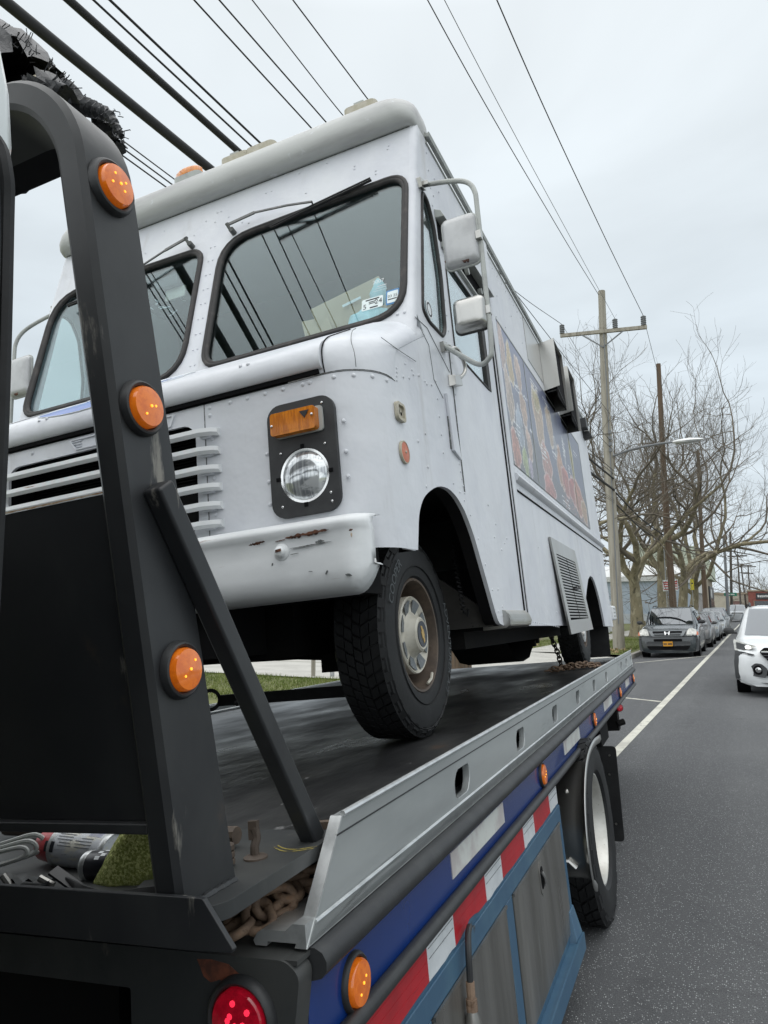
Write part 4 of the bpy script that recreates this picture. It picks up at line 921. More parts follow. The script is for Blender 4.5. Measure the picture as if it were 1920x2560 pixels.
# red / white conspicuity tape below the pipe
tb = [1.10, 1.675, 1.876, 2.183, 2.381, 2.711, 2.90, 3.225, 3.41]
for i in range(len(tb) - 1):
    a, b_ = tb[i], tb[i + 1]; red = i % 2 == 0
    n = 7; rr = random.Random(i); up_ = [(a + (b_ - a) * k / n, -.688) for k in range(n + 1)]
    lo = [(b_ - (b_ - a) * k / n, -.775 + rr.uniform(-.002, .003) + (.016 * math.sin(PI * k / n) ** 4 if i == 2 else 0)) for k in range(n + 1)]
    g = M(); g.plate(up_ + lo, [], lambda u, v: (XR - .0095, u, v), lambda u, v: (XR - .013, u, v)); g.part('tape_red' if red else 'tape_white', K['tape_red' if red else 'tape_white'], tt)
    g = M()
    for k in range(3 if red else 2):
        z = -.708 - .022 * k; g.box(XR - .0098, XR - .0088, a + .01, b_ - .008, z, z + .0016)
    g.part('tape_crease', K['tape_red'] if red else K['scuff'], tt)
# toolbox
tb_ = M(); tb_.box(XR - .42, XR - .022, .95, 3.40, -1.30, -.786)
tbx = tb_.part('toolbox', K['blue_grey'], tt)
g = M(); g.box(XR - .022, XR - .006, .95, 3.42, -.845, -.784); g.box(XR - .022, XR - .006, 3.355, 3.42, -1.315, -.845); g.box(XR - .022, XR - .006, .95, 3.355, -1.315, -1.285); g.box(XR - .022, XR - .006, 2.36, 2.452, -1.285, -.845); g.box(XR - .022, XR - .006, 1.5, 1.66, -1.285, -.845)
g.part('door_frame', K['blue_grey'], tbx, bevel=.003)
for y0, y1 in ((1.665, 2.355), (2.456, 3.35)):
    g = M(); g.box(XR - .018, XR - .002, y0, y1, -1.28, -.848); d_ = g.part('toolbox_door', K['alu_door'], tbx, bevel=.003)
    g = M(); g.box(XR - .004, XR + .002, y0, y1, -.852, -.842); g.part('door_edge', K['alu_door'], d_)
    if y0 > 2:
        yc = 2.88
        g = M(); g.plate(rrect(yc - .032, yc + .032, -.985, -.865, .03), [], lambda u, v: (XR - .0015, u, v), lambda u, v: (XR + .001, u, v)); g.part('handle_plate', K['alu_door'], d_)
        g = M(); g.plate(rrect(yc - .02, yc + .02, -.965, -.885, .018), [], lambda u, v: (XR + .0012, u, v), lambda u, v: (XR + .0022, u, v)); g.part('handle_recess', K['void'], d_)
        g = M(); g.tube([(XR + .004, yc - .012, -.90), (XR + .011, yc - .004, -.92), (XR + .011, yc + .004, -.94), (XR + .004, yc + .008, -.955)], .007, 8); g.part('handle_latch', K['stainless'], d_)
g = M(); g.hexa([(XR - .03, 3.27, -1.345), (XR + .035, 3.27, -1.345), (XR + .035, 3.415, -1.345), (XR - .03, 3.415, -1.345), (XR - .03, 3.30, -1.20), (XR + .002, 3.32, -1.20), (XR + .002, 3.41, -1.20), (XR - .03, 3.41, -1.20)]); g.part('hinge_bracket', K['blue_grey'], tbx, bevel=.004)
g = M(); g.plate([(1.2, -1.345), (3.41, -1.375), (3.41, -1.31), (3.30, -1.30), (1.2, -1.30)], [], lambda u, v: (XR + .035, u, v), lambda u, v: (XR + .028, u, v)); g.box(XR - .03, XR + .03, 1.2, 3.4, -1.325, -1.31); g.part('step_guard', K['blue_grey'], tbx)
# hose and light bulb guard hanging at the tape
g = M(); g.tube(smooth_path([(XR + .006, 1.955, -.757), (XR + .010, 1.925, -.765), (XR + .016, 1.895, -.80), (XR + .016, 1.885, -.86)]), .0085, 10); ph = g.part('pipe_hose', K['black_plastic'], tt)
g = M(); g.tube([(XR + .016, 1.885, -.86), (XR + .016, 1.882, -.905)], .0115, 10); g.tube([(XR + .016, 1.882, -.898), (XR + .016, 1.880, -.925)], .015, 10); g.part('rusty_fitting', K['chain_rust'], ph)
g = M(); g.lathe([(.012, .0), (.022, -.03), (.027, -.10), (.027, -.20), (1e-4, -.21)], (XR + .016, 1.878, -.922), (0, 0, 1), 16); g.part('clear_bottle', K['alu_door'], ph)
# dark under-structure
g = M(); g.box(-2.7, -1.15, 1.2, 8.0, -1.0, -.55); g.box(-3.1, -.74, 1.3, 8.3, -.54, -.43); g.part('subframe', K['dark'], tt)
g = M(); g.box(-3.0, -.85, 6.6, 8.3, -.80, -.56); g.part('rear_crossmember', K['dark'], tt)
# rear wheels with tyres and rims
def tyre_mb(c, R, rim, hw, ax, nblk, rows, tread=.011, n=48):
    g = M(); w_ = hw
    g.lathe([(rim * .98, -w_ * .72), (rim * 1.06, -w_ * .93), (rim + (R - rim) * .45, -w_ * 1.02), (R * .955, -w_ * .90), (R - tread, -w_ * .80), (R - tread, w_ * .80), (R * .955, w_ * .90), (rim + (R - rim) * .45, w_ * 1.02), (rim * 1.06, w_ * .93), (rim * .98, w_ * .72)], c, ax, n)
    return g
def tread_mb(c, R, hw, ax, nblk, seed=0, tread=.011, shoulder=True):
    g = M(); ax = Vector(ax); c = Vector(c); rr = random.Random(seed)
    u = Vector((0, 0, 1)); w_ = ax.cross(u)
    def P(r, t, a): return c + ax * a + (u * math.cos(t) + w_ * math.sin(t)) * r
    bands = [(-.80, -.47, 0), (-.43, -.16, .5), (-.12, .14, .2), (.18, .45, .7), (.49, .80, .35)]
    for a0, a1, ph in bands:
        for k in range(nblk):
            t0 = 2 * PI * (k + ph) / nblk; t1 = t0 + 2 * PI / nblk * .80; sk = .35 * 2 * PI / nblk * (1 if a0 < 0 else -1)
            r0, r1 = R - tread - .001, R * (1 if abs(a0 + a1) < 1 else .994)
            g.hexa([P(r0, t0, a0 * hw), P(r0, t1, a0 * hw), P(r0, t1 + sk, a1 * hw), P(r0, t0 + sk, a1 * hw), P(r1, t0, a0 * hw), P(r1, t1, a0 * hw), P(r1, t1 + sk, a1 * hw), P(r1, t0 + sk, a1 * hw)])
    if shoulder:
        for s_ in (-1, 1):
            for k in range(nblk):
                t0 = 2 * PI * (k + .35) / nblk; t1 = t0 + 2 * PI / nblk * (.72 if k % 2 else .80); d = .90 if k % 2 else .935
                g.hexa([P(R * .994, t0, s_ * .79 * hw), P(R * .994, t1, s_ * .79 * hw), P(R * d, t1, s_ * .955 * hw), P(R * d, t0, s_ * .955 * hw), P(R * .95, t0, s_ * .70 * hw), P(R * .95, t1, s_ * .70 * hw), P(R * .90, t1, s_ * .85 * hw), P(R * .90, t0, s_ * .85 * hw)])
    return g
WY, WZ, WR, WRIM = 4.24, -1.095, .475, .285
K['rim_alu'] = mat('rim_aluminium', (.62, .615, .58), .42, metal=.55, var=((.50, .49, .45), (9, 9, 9), .4, .7), dirt=((.30, .28, .24), 60, .62, .72))
for sx_, xo in ((1, -.735), (1, -1.02), (-1, -3.10), (-1, -2.82)):
    tg = tyre_mb((xo, WY, WZ), WR, WRIM, .125, (sx_, 0, 0), 30, 5); wh = tg.part('wheel', K['rubber'], tt)
    tr_ = tread_mb((xo, WY, WZ), WR, .125, (sx_, 0, 0), 34); tr_.part('tread', K['rubber'], wh, kind='stuff', smooth=False)
    if xo in (-.735, -3.10):
        g = M(); g.lathe([(WRIM * 1.02, .088), (WRIM * 1.0, .098), (WRIM * .965, .10), (WRIM * .93, .085), (WRIM * .90, -.02), (WRIM * .86, -.05), (.19, -.055), (.10, -.03), (.10, .04), (.07, .05), (1e-4, .052)], (xo, WY, WZ), (sx_, 0, 0), 40); g.part('rim', K['rim_alu'], wh)
        g = M()
        for k in range(10):
            a = 2 * PI * k / 10; g.disc((xo - sx_ * .05, WY + .155 * math.cos(a), WZ + .155 * math.sin(a)), (sx_, 0, 0), .014, .03, 6)
        g.part('lug_nut', K['stainless'], wh)
# stainless quarter fender in front of the wheel
g = M(); rows = []
fpr = smooth_path([(0, 3.70, -1.175), (0, 3.635, -1.15), (0, 3.615, -1.06), (0, 3.64, -.93), (0, 3.74, -.81), (0, 3.92, -.72), (0, 4.20, -.685), (0, 4.5, -.70)], 4)
for k, p in enumerate(fpr):
    d_ = (fpr[min(k + 1, len(fpr) - 1)] - fpr[max(k - 1, 0)]).normalized(); n_ = Vector((0, d_.z, -d_.y))
    rows.append([(x, p.y - n_.y * dr, p.z - n_.z * dr) for x, dr in ((-1.12, 0), (-.66, 0), (-.63, .004), (-.605, .016), (-.595, .034), (-.597, .06))])
g.loft(rows); fe = g.part('fender', K['stainless'], tt, sharp=60)
so = fe.modifiers.new('thick', 'SOLIDIFY'); so.thickness = .004
g = M(); g.tube([(-.95, 3.60, -1.08), (-.70, 3.60, -1.08), (-.672, 3.606, -1.11)], .014, 8); g.part('fender_bracket', K['stainless'], fe)
g = M(); g.disc((-.70, 3.75, -.80), (0, -1, .8), .012, .008, 10, dome=.004); g.part('fender_bolt', K['stainless'], fe)
# mud flap and tail hardware
g = M(); g.plate(rpoly([(-1.2, -1.46), (-.66, -1.50), (-.63, -.86), (-1.2, -.84)], .03), [], lambda u, v: (u, 5.46, v), lambda u, v: (u, 5.475, v)); fl = g.part('mud_flap', K['rubber'], tt)
g = M()
for x, z in ((-.70, -1.38), (-.70, -1.05), (-.68, -.92)): g.disc((x, 5.459, z), (0, -1, 0), .008, .004, 8)
g.part('flap_bolt', K['stainless'], fl)
g = M(); g.box(-1.2, -.72, 5.44, 5.9, -.86, -.70); g.part('flap_bracket', K['dark'], tt)
lamp(tt, (-.73, 7.0, -.765), (.6, -.8, 0), .030, .036, 'red_lens', 'red_led', leds=2, name='red_tail_lamp')
g = M(); g.box(-1.0, -.75, 6.95, 7.1, -.96, -.72); g.tube([(-.76, 6.95, -.90), (-.70, 6.98, -.885)], .028, 8); g.part('tail_bracket', K['dark'], tt)
# headboard rack: leaning posts, hoop, panel, brace
def rk(z): return .905 - (z + .3) * .1535        # front face of the rack, leaning to the cab
ow, iw = .085, .012                              # corner radius helper
post_w = .052; dep = .148
def hoop_section(p, ang):                        # p = (x,z) centre on outside line, ang direction
    pass
OUTX, TOPZ, RO = -.752, .955, .165
def path(off, n=14):                             # outer outline, inset by off, from the right foot to the left foot
    pts = [(OUTX - off, -.36), (OUTX - off, .3)]
    cx, cz, r = OUTX - RO, TOPZ - RO, RO - off
    pts += [(cx + r * math.cos(a), cz + r * math.sin(a)) for a in [PI / 2 * k / n for k in range(n + 1)]]
    cx2 = -3.09 + RO
    pts += [(cx2 + r * math.cos(a), cz + r * math.sin(a)) for a in [PI / 2 + PI / 2 * k / n for k in range(n + 1)]]
    pts += [(-3.09 + off, .3), (-3.09 + off, -.36)]
    return pts
rows = []
def taper(z): return .134 - .022 * (z + .35) / 1.1
po, pi_ = path(0), path(post_w); pb = path(.010); pbi = path(post_w - .008)
for k in range(len(po)):
    sec = []
    for (pp, fy) in ((po, .008), (pb, 0), (pbi, 0), (pi_, .006), (pi_, None), (po, None)):
        x, z = pp[k]; y = rk(po[k][1]) + (fy if fy is not None else taper(po[k][1]))
        sec.append((x, y, z))
    rows.append(sec)
g = M(); g.loft(rows, closed=True, caps=True); rack = g.part('headboard_rack', K['black_steel'], tt, sharp=32)
for nm in ('marker',):
    for i, (y, z, sd_) in enumerate(((.797, .757, 1), (.853, .400, 2), (.925, -.012, 5))):
        lamp(rack, (OUTX + .0005, y, z), (1, 0, 0), .034, .046, 'amber', 'amber_led', hb=.012, hl=.020, leds=(4, 2, 2)[i], seed=sd_, name='amber_lamp')
g = M(); g.hexa([(-3.04, rk(-.235) + .02, -.235), (-.80, rk(-.235) + .02, -.235), (-.80, rk(-.235) + .03, -.235), (-3.04, rk(-.235) + .03, -.235),
                 (-3.04, rk(.272) + .02, .272), (-.80, rk(.272) + .02, .268), (-.80, rk(.272) + .03, .268), (-3.04, rk(.272) + .03, .272)])
g.part('headboard_panel', K['black_steel'], tt)
g = M(); g.box(-3.04, -.802, rk(-.24) + .004, rk(-.24) + .05, -.252, -.236); g.part('panel_bottom_bar', K['black_steel'], tt, bevel=.003)
g = M()
rr = random.Random(4)
for k in range(26):
    x = -1.25 + .44 * k / 26; g.add([(x, rk(.27) + .0185, .271 - rr.uniform(.0, .0022)), (x + .02, rk(.27) + .0185, .271 - rr.uniform(.0, .0022)), (x + .02, rk(.27) + .0185, .2725), (x, rk(.27) + .0185, .2725)], [(0, 1, 2, 3)])
g.part('worn_edge', K['rust_stain'], tt, fix=False)
g = M(); g.bar((-.735, 1.285, -.362), (-.735, .868, .275), .040, .036, upv=(1, 0, 0)); g.part('brace', K['black_steel'], tt, bevel=.006)
g = M(); rr = random.Random(8)
pts = [(-.806 + rr.uniform(-.0012, .0012), rk(z_) + .0165, z_) for z_ in [-.235 + .5 * k / 60 for k in range(61)]]
g.tube(pts, 1, 6, rs=[.0042 + rr.uniform(-.001, .001) for _ in pts]); g.tube([(-.748 + rr.uniform(-.001, .001), .925 + .118 * k / 24, -.357) for k in range(25)], 1, 6, rs=[.0055 + rr.uniform(-.0015, .0015) for _ in range(25)])
g.part('weld_bead', K['black_steel'], tt, kind='stuff')

g = M(); g.bar((-3.1, 1.285, -.362), (-3.1, .868, .275), .040, .036, upv=(1, 0, 0)); g.part('brace', K['black_steel'], tt, bevel=.006)
# hooks, pins and winch hardware on the plate
g = M(); g.tube(smooth_path([(-.783, 1.155, -.362), (-.783, 1.153, -.340), (-.781, 1.158, -.322), (-.784, 1.155, -.305)]), .008, 8, rs=None); g.disc((-.783, 1.155, -.360), (0, 0, 1), .022, .005, 16, dome=.005)
g.obox((-.784, 1.155, -.310), ((1, .2, 0), (0, 1, 0), (0, 0, 1)), (.008, .005, .016)); g.part('chain_hook_pin', K['rim_rust'], tt)
g = M(); g.tube([(-.86, 1.21, -.335), (-1.5, 1.23, -.335)], .016, 10); g.part('winch_bar', K['rim_rust'], tt)
g = M()
for z in (-.355, -.343, -.331): g.disc((-.812, 1.105, z), (0, 0, 1), .017, .010, 14)
g.part('bolt_stack', K['rim_rust'], tt, bevel=.002)
g = M(); g.bar((-.762, 1.355, -.352), (-.722, 1.37, -.352), .018, .014); g.part('rust_block', K['rim_rust'], tt)
K['yellow_mark'] = mat('yellow_paint_mark', (.30, .24, .05), .8, var=((.08, .075, .05), 60, .45, .6))
g = M(); arc = [(-.785 + .085 * (k / 14), 1.235 - .022 * math.sin(PI * k / 14)) for k in range(15)]
for d in (0, .012): 
    rows = [[(x, y - d, -.3573), (x, y - d - .005, -.3573)] for x, y in arc]; g.loft(rows)
g.part('yellow_mark', K['yellow_mark'], tt, fix=False)
# cab corner beside the camera
g = M(); secs = []
for z, ins in ((-1.2, .022), (.15, .018), (.42, .005), (.52, .0), (.58, .002), (.70, .016), (.765, .05), (.795, .12)):
    secs.append([(-.540 - ins, -1.3, z), (-.541 - ins, .41, z), (-.545 - ins, .440 - ins * .5, z), (-.5525 - ins, .4525 - ins, z), (-.575 - ins, .460 - ins, z), (-2.9, .460 - ins, z)])
g.loft(secs); g.add([(-.68, -1.3, .795), (-.68, .33, .795), (-2.9, .33, .795), (-2.9, -1.3, .795)], [(0, 1, 2, 3)]); cab_ = g.part('cab', K['cab_white'], tt, sharp=60)
g = M(); g.tube(smooth_path([(-.556, .36, .53), (-.549, .425, .515), (-.542, .437, .48), (-.550, .445, .42), (-.562, .45, .2), (-.580, .45, -.1), (-.590, .45, -.4)]), .0075, 8); g.part('cab_hose', K['rubber'], cab_)
g = M(); g.box(-2.85, -.62, .4605, .466, -.9, .72); g.part('cab_back_absorber', K['black_plastic'], cab_)  # unseen black sheet added over the cab rear to darken the rack front
g = M(); g.tube(smooth_path([(-.557, .28, .66), (-.562, .36, .635), (-.572, .425, .60), (-.58, .44, .56)]), .004, 6); g.disc((-.57, .41, .60), (1, .7, 0), .009, .008, 10, dome=.004); g.part('cab_seam', K['black_plastic'], cab_)
g = M(); g.hexa([(-.64, .30, -.6), (-.566, .30, -.6), (-.570, .442, -.6), (-.64, .442, -.6), (-.62, .30, .49), (-.5385, .30, .49), (-.5425, .441, .49), (-.62, .441, .49)]); g.part('door_black_panel', K['black_plastic'], cab_, bevel=.01)  # black lower door part of the cab
# ------------------------------------------------------------------ food truck (step van), frame T
ft = thing('food_truck', 'old white step van food truck with printed food panel riding on the flatbed', 'food truck', (-1.865, 4.9, -.362), 'T')
XS, XO, XM = -.80, -2.93, -1.865
WP = K['white_paint']
def wy(z): return 2.43 + .29 * (z - 1.22)          # windscreen plane
YF, RC = 1.95, .165
# --- nose: corners and fender sides, then cowl
cowl = [(.87, 1.951), (.905, 1.940), (.945, 1.941), (.982, 1.957), (1.015, 2.0), (1.063, 2.09), (1.122, 2.2), (1.186, 2.32), (1.248, 2.437)]
def outline(yf, rc, xin, ye, n=8, side=1):
    xs = (XS if side > 0 else XO) ; s_ = side; out = []
    cx = xs - s_ * (rc + xin)
    for k in range(n + 1):
        a = PI / 2 * k / n
        out.append((cx + s_ * rc * math.sin(a), yf + rc - rc * math.cos(a)))
    out.append((xs - s_ * (xin + .0025), ye)); return out
def yend(yf, rc): return max(yf + rc + .02, 2.16)
for side in (1, -1):
    rows = [[(x, y, z) for x, y in outline(YF, RC, 0, 2.20, side=side)] for z in (.292, .45, .65, .868)]
    g = M(); g.loft(rows); nz_ = g.part('front_fender', WP, ft, sharp=50)
    rows = []
    for i, (z, yf) in enumerate(cowl):
        rc = RC + .02 * i; bul = .016 * math.sin(PI * min(1, i / 6.0))
        r_ = outline(yf, min(rc, .20), -bul * .4, max(yend(yf, min(rc, .2)), 2.16), side=side)
        x_in = XS - .30 if side > 0 else XO + .30
        rows.append([(x_in, yf, z)] + [(x, y, z) for x, y in r_])
    g = M(); g.loft(rows); g.part('cowl_corner', WP, ft, sharp=60)
FRONT_BOUND = [(max(yend(yf, min(RC + .02 * i, .20)), 2.16), z) for i, (z, yf) in enumerate(cowl)]
# rolled bead between cowl corner and fender
g = M(); o_ = outline(YF - .002, RC, -.002, 2.155)
g.tube([(-1.0, YF - .002, .872)] + [(x, y, .872) for x, y in o_], .0016, 6); g.part('cowl_seam', K['scuff'], ft)
g = M(); g.tube(smooth_path([(-.962, YF - .001, .872), (-.962, 1.9385, .92), (-.962, 1.946, .963), (-.962, 1.985, 1.007), (-.964, 2.075, 1.058), (-.97, 2.2, 1.124)]), .0022, 6); g.part('hood_gap', K['void'], ft)
g = M(); g.tube(smooth_path([(-.86, 1.971, .876), (-.858, 1.963, .92), (-.868, 1.968, .966), (-.88, 2.01, 1.018), (-.90, 2.09, 1.066)]), .0012, 6); g.part('cowl_crease', K['scuff'], ft)
g = M(); g.tube(smooth_path([(-.795, 2.05, .99), (-.793, 2.2, 1.0), (-.794, 2.38, 1.02)]), .0012, 6); g.part('cowl_side_seam', K['scuff'], ft)
# --- front panel with grille opening
op = rrect(-2.382, -1.478, .418, .808, .055)
g = M(); g.plate([(-2.765, .292), (-.965, .292), (-.965, .868), (-2.765, .868)], [op], lambda u, v: (u, YF, v), lambda u, v: (u, YF + .012, v)); fp = g.part('front_panel', WP, ft)
g = M(); g.box(-2.45, -1.42, YF + .16, YF + .20, .36, .86); g.box(-2.45, -2.40, YF + .013, YF + .16, .36, .86); g.box(-1.46, -1.42, YF + .013, YF + .16, .36, .86); g.box(-2.45, -1.42, YF + .013, YF + .16, .36, .40); g.box(-2.45, -1.42, YF + .013, YF + .16, .82, .86); g.part('grille_cavity', K['void'], ft)
g = M()
for k in range(34): g.box(-2.40, -1.46, YF + .135, YF + .155, .41 + .012 * k, .414 + .012 * k)
g.part('radiator_fin', K['dark'], ft, kind='stuff')
for x in (-1.437, -2.428):
    g = M(); g.box(x - .0018, x + .0018, YF - .0012, YF + .002, .292, .868); g.part('panel_seam', K['scuff'], ft)
SL = [.7585, .694, .629, .566, .503, .440]
for z in SL:
    g = M(); prof = [(-.016, .011), (.004, .014), (.012, .004), (.012, -.008), (-.004, -.014), (-.018, -.004)]
    def bar_row(x, yoff): return [(x, YF - .030 + yoff + a, z + b_) for a, b_ in prof]
    g.loft([bar_row(-2.485, .030), bar_row(-2.472, .016), bar_row(-2.415, .0), bar_row(-1.432, .0), bar_row(-1.392, .014), bar_row(-1.377, .030)], closed=True, caps=True)
    g.part('grille_slat', K['bumper_white'], ft, sharp=30)
    if z == SL[0]:
        pass
for x in (-1.425, -2.44):
    for z in SL: g = M(); g.box(x - .02, x + .02, YF - .022, YF, z - .016, z + .006); g.part('slat_bracket', WP, ft)
# hood with rolled leading edge
hp = [(1.945, .886), (1.931, .892), (1.922, .912), (1.925, .942), (1.943, .974), (1.99, 1.007), (2.08, 1.056), (2.20, 1.119), (2.32, 1.183), (2.425, 1.241)]
hp_s = smooth_path([(0, a, b_) for a, b_ in hp], 4)
rows = []
for x in [-2.765, -2.76] + [-2.755 + 1.785 * k / 6 for k in range(7)] + [-.966]:
    rows.append([(x, p.y, p.z) for p in hp_s] + [(x, 2.425, 1.215), (x, 2.08, 1.03), (x, 1.955, .905)])
g = M(); g.loft(rows, closed=True, caps=True); hood = g.part('hood', WP, ft, sharp=40)
g = M(); g.box(-2.75, -.98, 1.938, 1.949, .873, .892); g.part('hood_gap', K['void'], ft)
g = M()
for x in (-2.62, -2.58, -2.20, -2.16, -1.62, -1.27, -1.24): g.rivet((x, 1.934, .965), (0, -1, .45), .007)
g.part('hood_rivet', WP, hood)
# blue oval decal on the hood under the divider
g = M(); n = 40
def hood_pt(u, s_):            # u along x, s arc param 0..1 over hood profile
    i = s_ * (len(hp_s) - 1); k = min(int(i), len(hp_s) - 2); f_ = i - k; p = hp_s[k].lerp(hp_s[k + 1], f_); q = (hp_s[k + 1] - hp_s[k]).normalized()
    nn = Vector((0, -q.z, q.y)); p = p + nn * (.0022); return (u, p.y, p.z)
ring = []; cxd, cs = -1.99, .66
for k in range(n):
    a = 2 * PI * k / n; ring.append((cxd + .30 * math.cos(a), cs + .27 * math.sin(a)))
rows = [[hood_pt(cxd + (u - cxd) * f_, min(.97, cs + (s_ - cs) * f_)) for u, s_ in ring] for f_ in (1, .75, .5, .25, .02)]
g.loft(rows, closed=True); dc = g.part('blue_decal', K['decal_blue'], hood, fix=False)
g = M(); g.tube([hood_pt(u, min(.97, s_)) for u, s_ in ring], .0022, 5, closed=True); g.part('decal_edge', K['white_print'], dc, fix=False)
g = M()
for k in range(9):
    u0 = -2.20 + .055 * k; s0 = .80 if 0 < k < 8 else .76
    g.tube([Vector(hood_pt(u0, s0)) + Vector((0, -.001, .002)), Vector(hood_pt(u0 + .012, s0 + .10)) + Vector((0, -.001, .002)), Vector(hood_pt(u0 + .03, s0 + .11)) + Vector((0, -.001, .002))], .0035, 5)
g.part('decal_lettering', K['white_print'], dc, fix=False)
# badge KURBMASTER
g = M(); bz = .838
g.plate(rpoly([(-2.062, bz + .022), (-1.56, bz + .022), (-1.58, bz - .022), (-2.03, bz - .022)], .008), [rpoly([(-2.050, bz + .017), (-1.572, bz + .017), (-1.588, bz - .017), (-2.022, bz - .017)], .006)], lambda u, v: (u, YF - .006, v), lambda u, v: (u, YF, v))
for k in range(3): g.box(-2.05 + .008 * k, -2.00, YF - .005, YF, bz + .010 - .011 * k, bz + .013 - .011 * k)
g.text('KURBMASTER', .038, lambda x, y, z_: (-1.80 + x * 1.12, YF - .006 if z_ > 0 else YF, bz + y * .95), 0, .003); g.part('badge', WP, ft)
g = M(); g.tube(smooth_path([(-1.875, YF - .004, .862), (-1.865, YF - .006, .885), (-1.845, YF - .006, .895), (-1.835, YF - .005, .868)]), .003, 6); g.part('hood_latch', K['chrome'], ft)
# headlight bezel
def headlight(xc, sgn):
    g = M(); bo = rrect(xc - .124, xc + .124, .418, .796, .05)
    hl = [(xc + .002 + .090 * math.cos(2 * PI * k / 36), .546 + .090 * math.sin(2 * PI * k / 36)) for k in range(36)]
    g.plate(bo, [hl], lambda u, v: (u, YF - .016, v), lambda u, v: (u, YF, v)); bz_ = g.part('headlight_bezel', K['black_plastic'], ft, bevel=.009)
    c = (xc + .002, YF - .010, .546)
    g = M(); g.lathe([(.092, .02), (.092, .002), (.088, -.004), (.080, -.003), (.078, .004)], c, (0, 1, 0), 40); g.part('headlight_ring', K['chrome'], bz_)
    g = M(); g.lathe([(.081, .0), (.070, -.010), (.045, -.018), (.02, -.021), (1e-4, -.022)], c, (0, 1, 0), 40); g.part('headlight_lens', K['headlamp'], bz_)
    g = M()
    for a in (PI / 2, PI, 1.5 * PI, 0): g.obox((c[0] + .095 * math.cos(a), YF - .017, c[2] + .095 * math.sin(a)), ((math.cos(a), 0, math.sin(a)), (0, 1, 0), (-math.sin(a), 0, math.cos(a))), (.007, .002, .006))
    g.part('bezel_notch', K['void'], bz_)
    g = M()
    for dx, z in ((.083, .77), (.083, .635), (.092, .475), (-.083, .455), (-.078, .63), (.094, .447)): g.disc((xc + dx, YF - .0165, z), (0, -1, 0), .0042, .002, 8, dome=.0015)
    g.part('bezel_screw', K['chrome'], bz_)
    g = M(); g.plate(rrect(xc - .092, xc + .072, .682, .757, .010), [], lambda u, v: (u, YF - .050, v), lambda u, v: (u, YF - .017, v)); am = g.part('turn_signal', K['amber_off'], bz_, bevel=.005)
    g = M()
    for k in range(15): g.box(xc - .072 + .0092 * k, xc - .069 + .0092 * k, YF - .0512, YF - .0495, .692, .748)
    g.part('signal_rib', K['amber_off'], am, kind='stuff')
    g = M(); g.plate(rrect(xc - .088, xc + .086, .678, .761, .012), [], lambda u, v: (u, YF - .024, v), lambda u, v: (u, YF - .017, v)); g.part('signal_gasket', K['grey_tube'], am, bevel=.003)
    g = M(); g.plate([(xc + .018, .744), (xc + .052, .744), (xc + .036, .720)], [], lambda u, v: (u, YF - .0535, v), lambda u, v: (u, YF - .050, v)); g.part('signal_broken_chip', K['gasket'], am)
    g = M()
    for x, z in ((xc - .085, .715), (xc + .062, .727)): g.disc((x, YF - .0505, z), (0, -1, 0), .0045, .003, 8, dome=.002)
    g.part('signal_screw', K['chrome'], am)
headlight(-1.056, 1); headlight(-2.674, -1)
# side marker remains, reflector
nv = Vector((1, -.12, 0)).normalized()
g = M(); g.plate(rrect(2.118, 2.192, .728, .792, .016), [rrect(2.128, 2.182, .738, .782, .012)], lambda u, v: (XS + .014, u, v), lambda u, v: (XS + .001, u, v)); g.plate(rrect(2.128, 2.182, .738, .782, .012), [], lambda u, v: (XS + .005, u, v), lambda u, v: (XS + .001, u, v)); sm = g.part('side_marker_base', K['beige'], ft, bevel=.002)
g = M(); g.box(XS + .004, XS + .0075, 2.137, 2.150, .752, .768); g.box(XS + .004, XS + .0075, 2.163, 2.170, .752, .762); g.part('marker_socket', K['void'], sm)
g = M(); g.disc((XS + .002, 2.165, .622), (1, 0, 0), .037, .006, 28, dome=.002); rf = g.part('orange_reflector', K['orange_reflector'], ft, sharp=50)
g = M(); g.lathe([(.040, 0), (.040, .008), (.036, .009), (.036, .004)], (XS + .001, 2.165, .622), (1, 0, 0), 28); g.disc((XS + .009, 2.165, .622), (1, 0, 0), .005, .003, 8, dome=.002); g.part('reflector_ring', K['beige'], rf)
# bumper
bp = [(1.945, .385), (1.90, .389), (1.868, .386), (1.846, .374), (1.838, .358), (1.846, .343), (1.850, .330), (1.846, .28), (1.842, .225), (1.846, .19), (1.862, .168), (1.89, .156), (1.945, .152)]
rows = []
for x, dy, sq in ((-2.935, .075, .80), (-2.925, .035, .92), (-2.90, .015, .98), (-2.86, .004, 1), (-2.4, -.012, 1), (-1.865, -.018, 1), (-1.33, -.012, 1), *[(-.92 + .088 * t, .002 + .05 * t ** 3, 1 + .001 * (1 + 9 * t)) for t in (0, .2, .4, .55, .7, .82, .92, 1.0)], (-.830, .085, 1.0099)):
    rows.append([(x, y + dy * (1 if y < 1.93 else .3), max(.285 + (z - .285) * sq, 0 if sq <= 1 else .151 + .085 * max(0, ((sq - 1) / .001 - 1) / 9) ** 3)) for y, z in bp])
g = M(); g.loft(rows); bmp = g.part('front_bumper', K['bumper_white'], ft, sharp=60)
sb = bmp.modifiers.new('thick', 'SOLIDIFY'); sb.thickness = .004
for x in (-1.10, -2.63):
    g = M(); g.disc((x, 1.842, .297), (0, -1, 0), .026, .002, 20, dome=.004); g.disc((x, 1.838, .297), (0, -1, 0), .017, .010, 16, dome=.008); g.part('bumper_bolt', K['bumper_white'], bmp)
    g = M(); g.obox((x + .002, 1.8188, .300), ((1, 0, .1), (0, 1, 0), (0, 0, 1)), (.010, .0008, .004)); g.part('rust_spot', K['rust'], bmp)
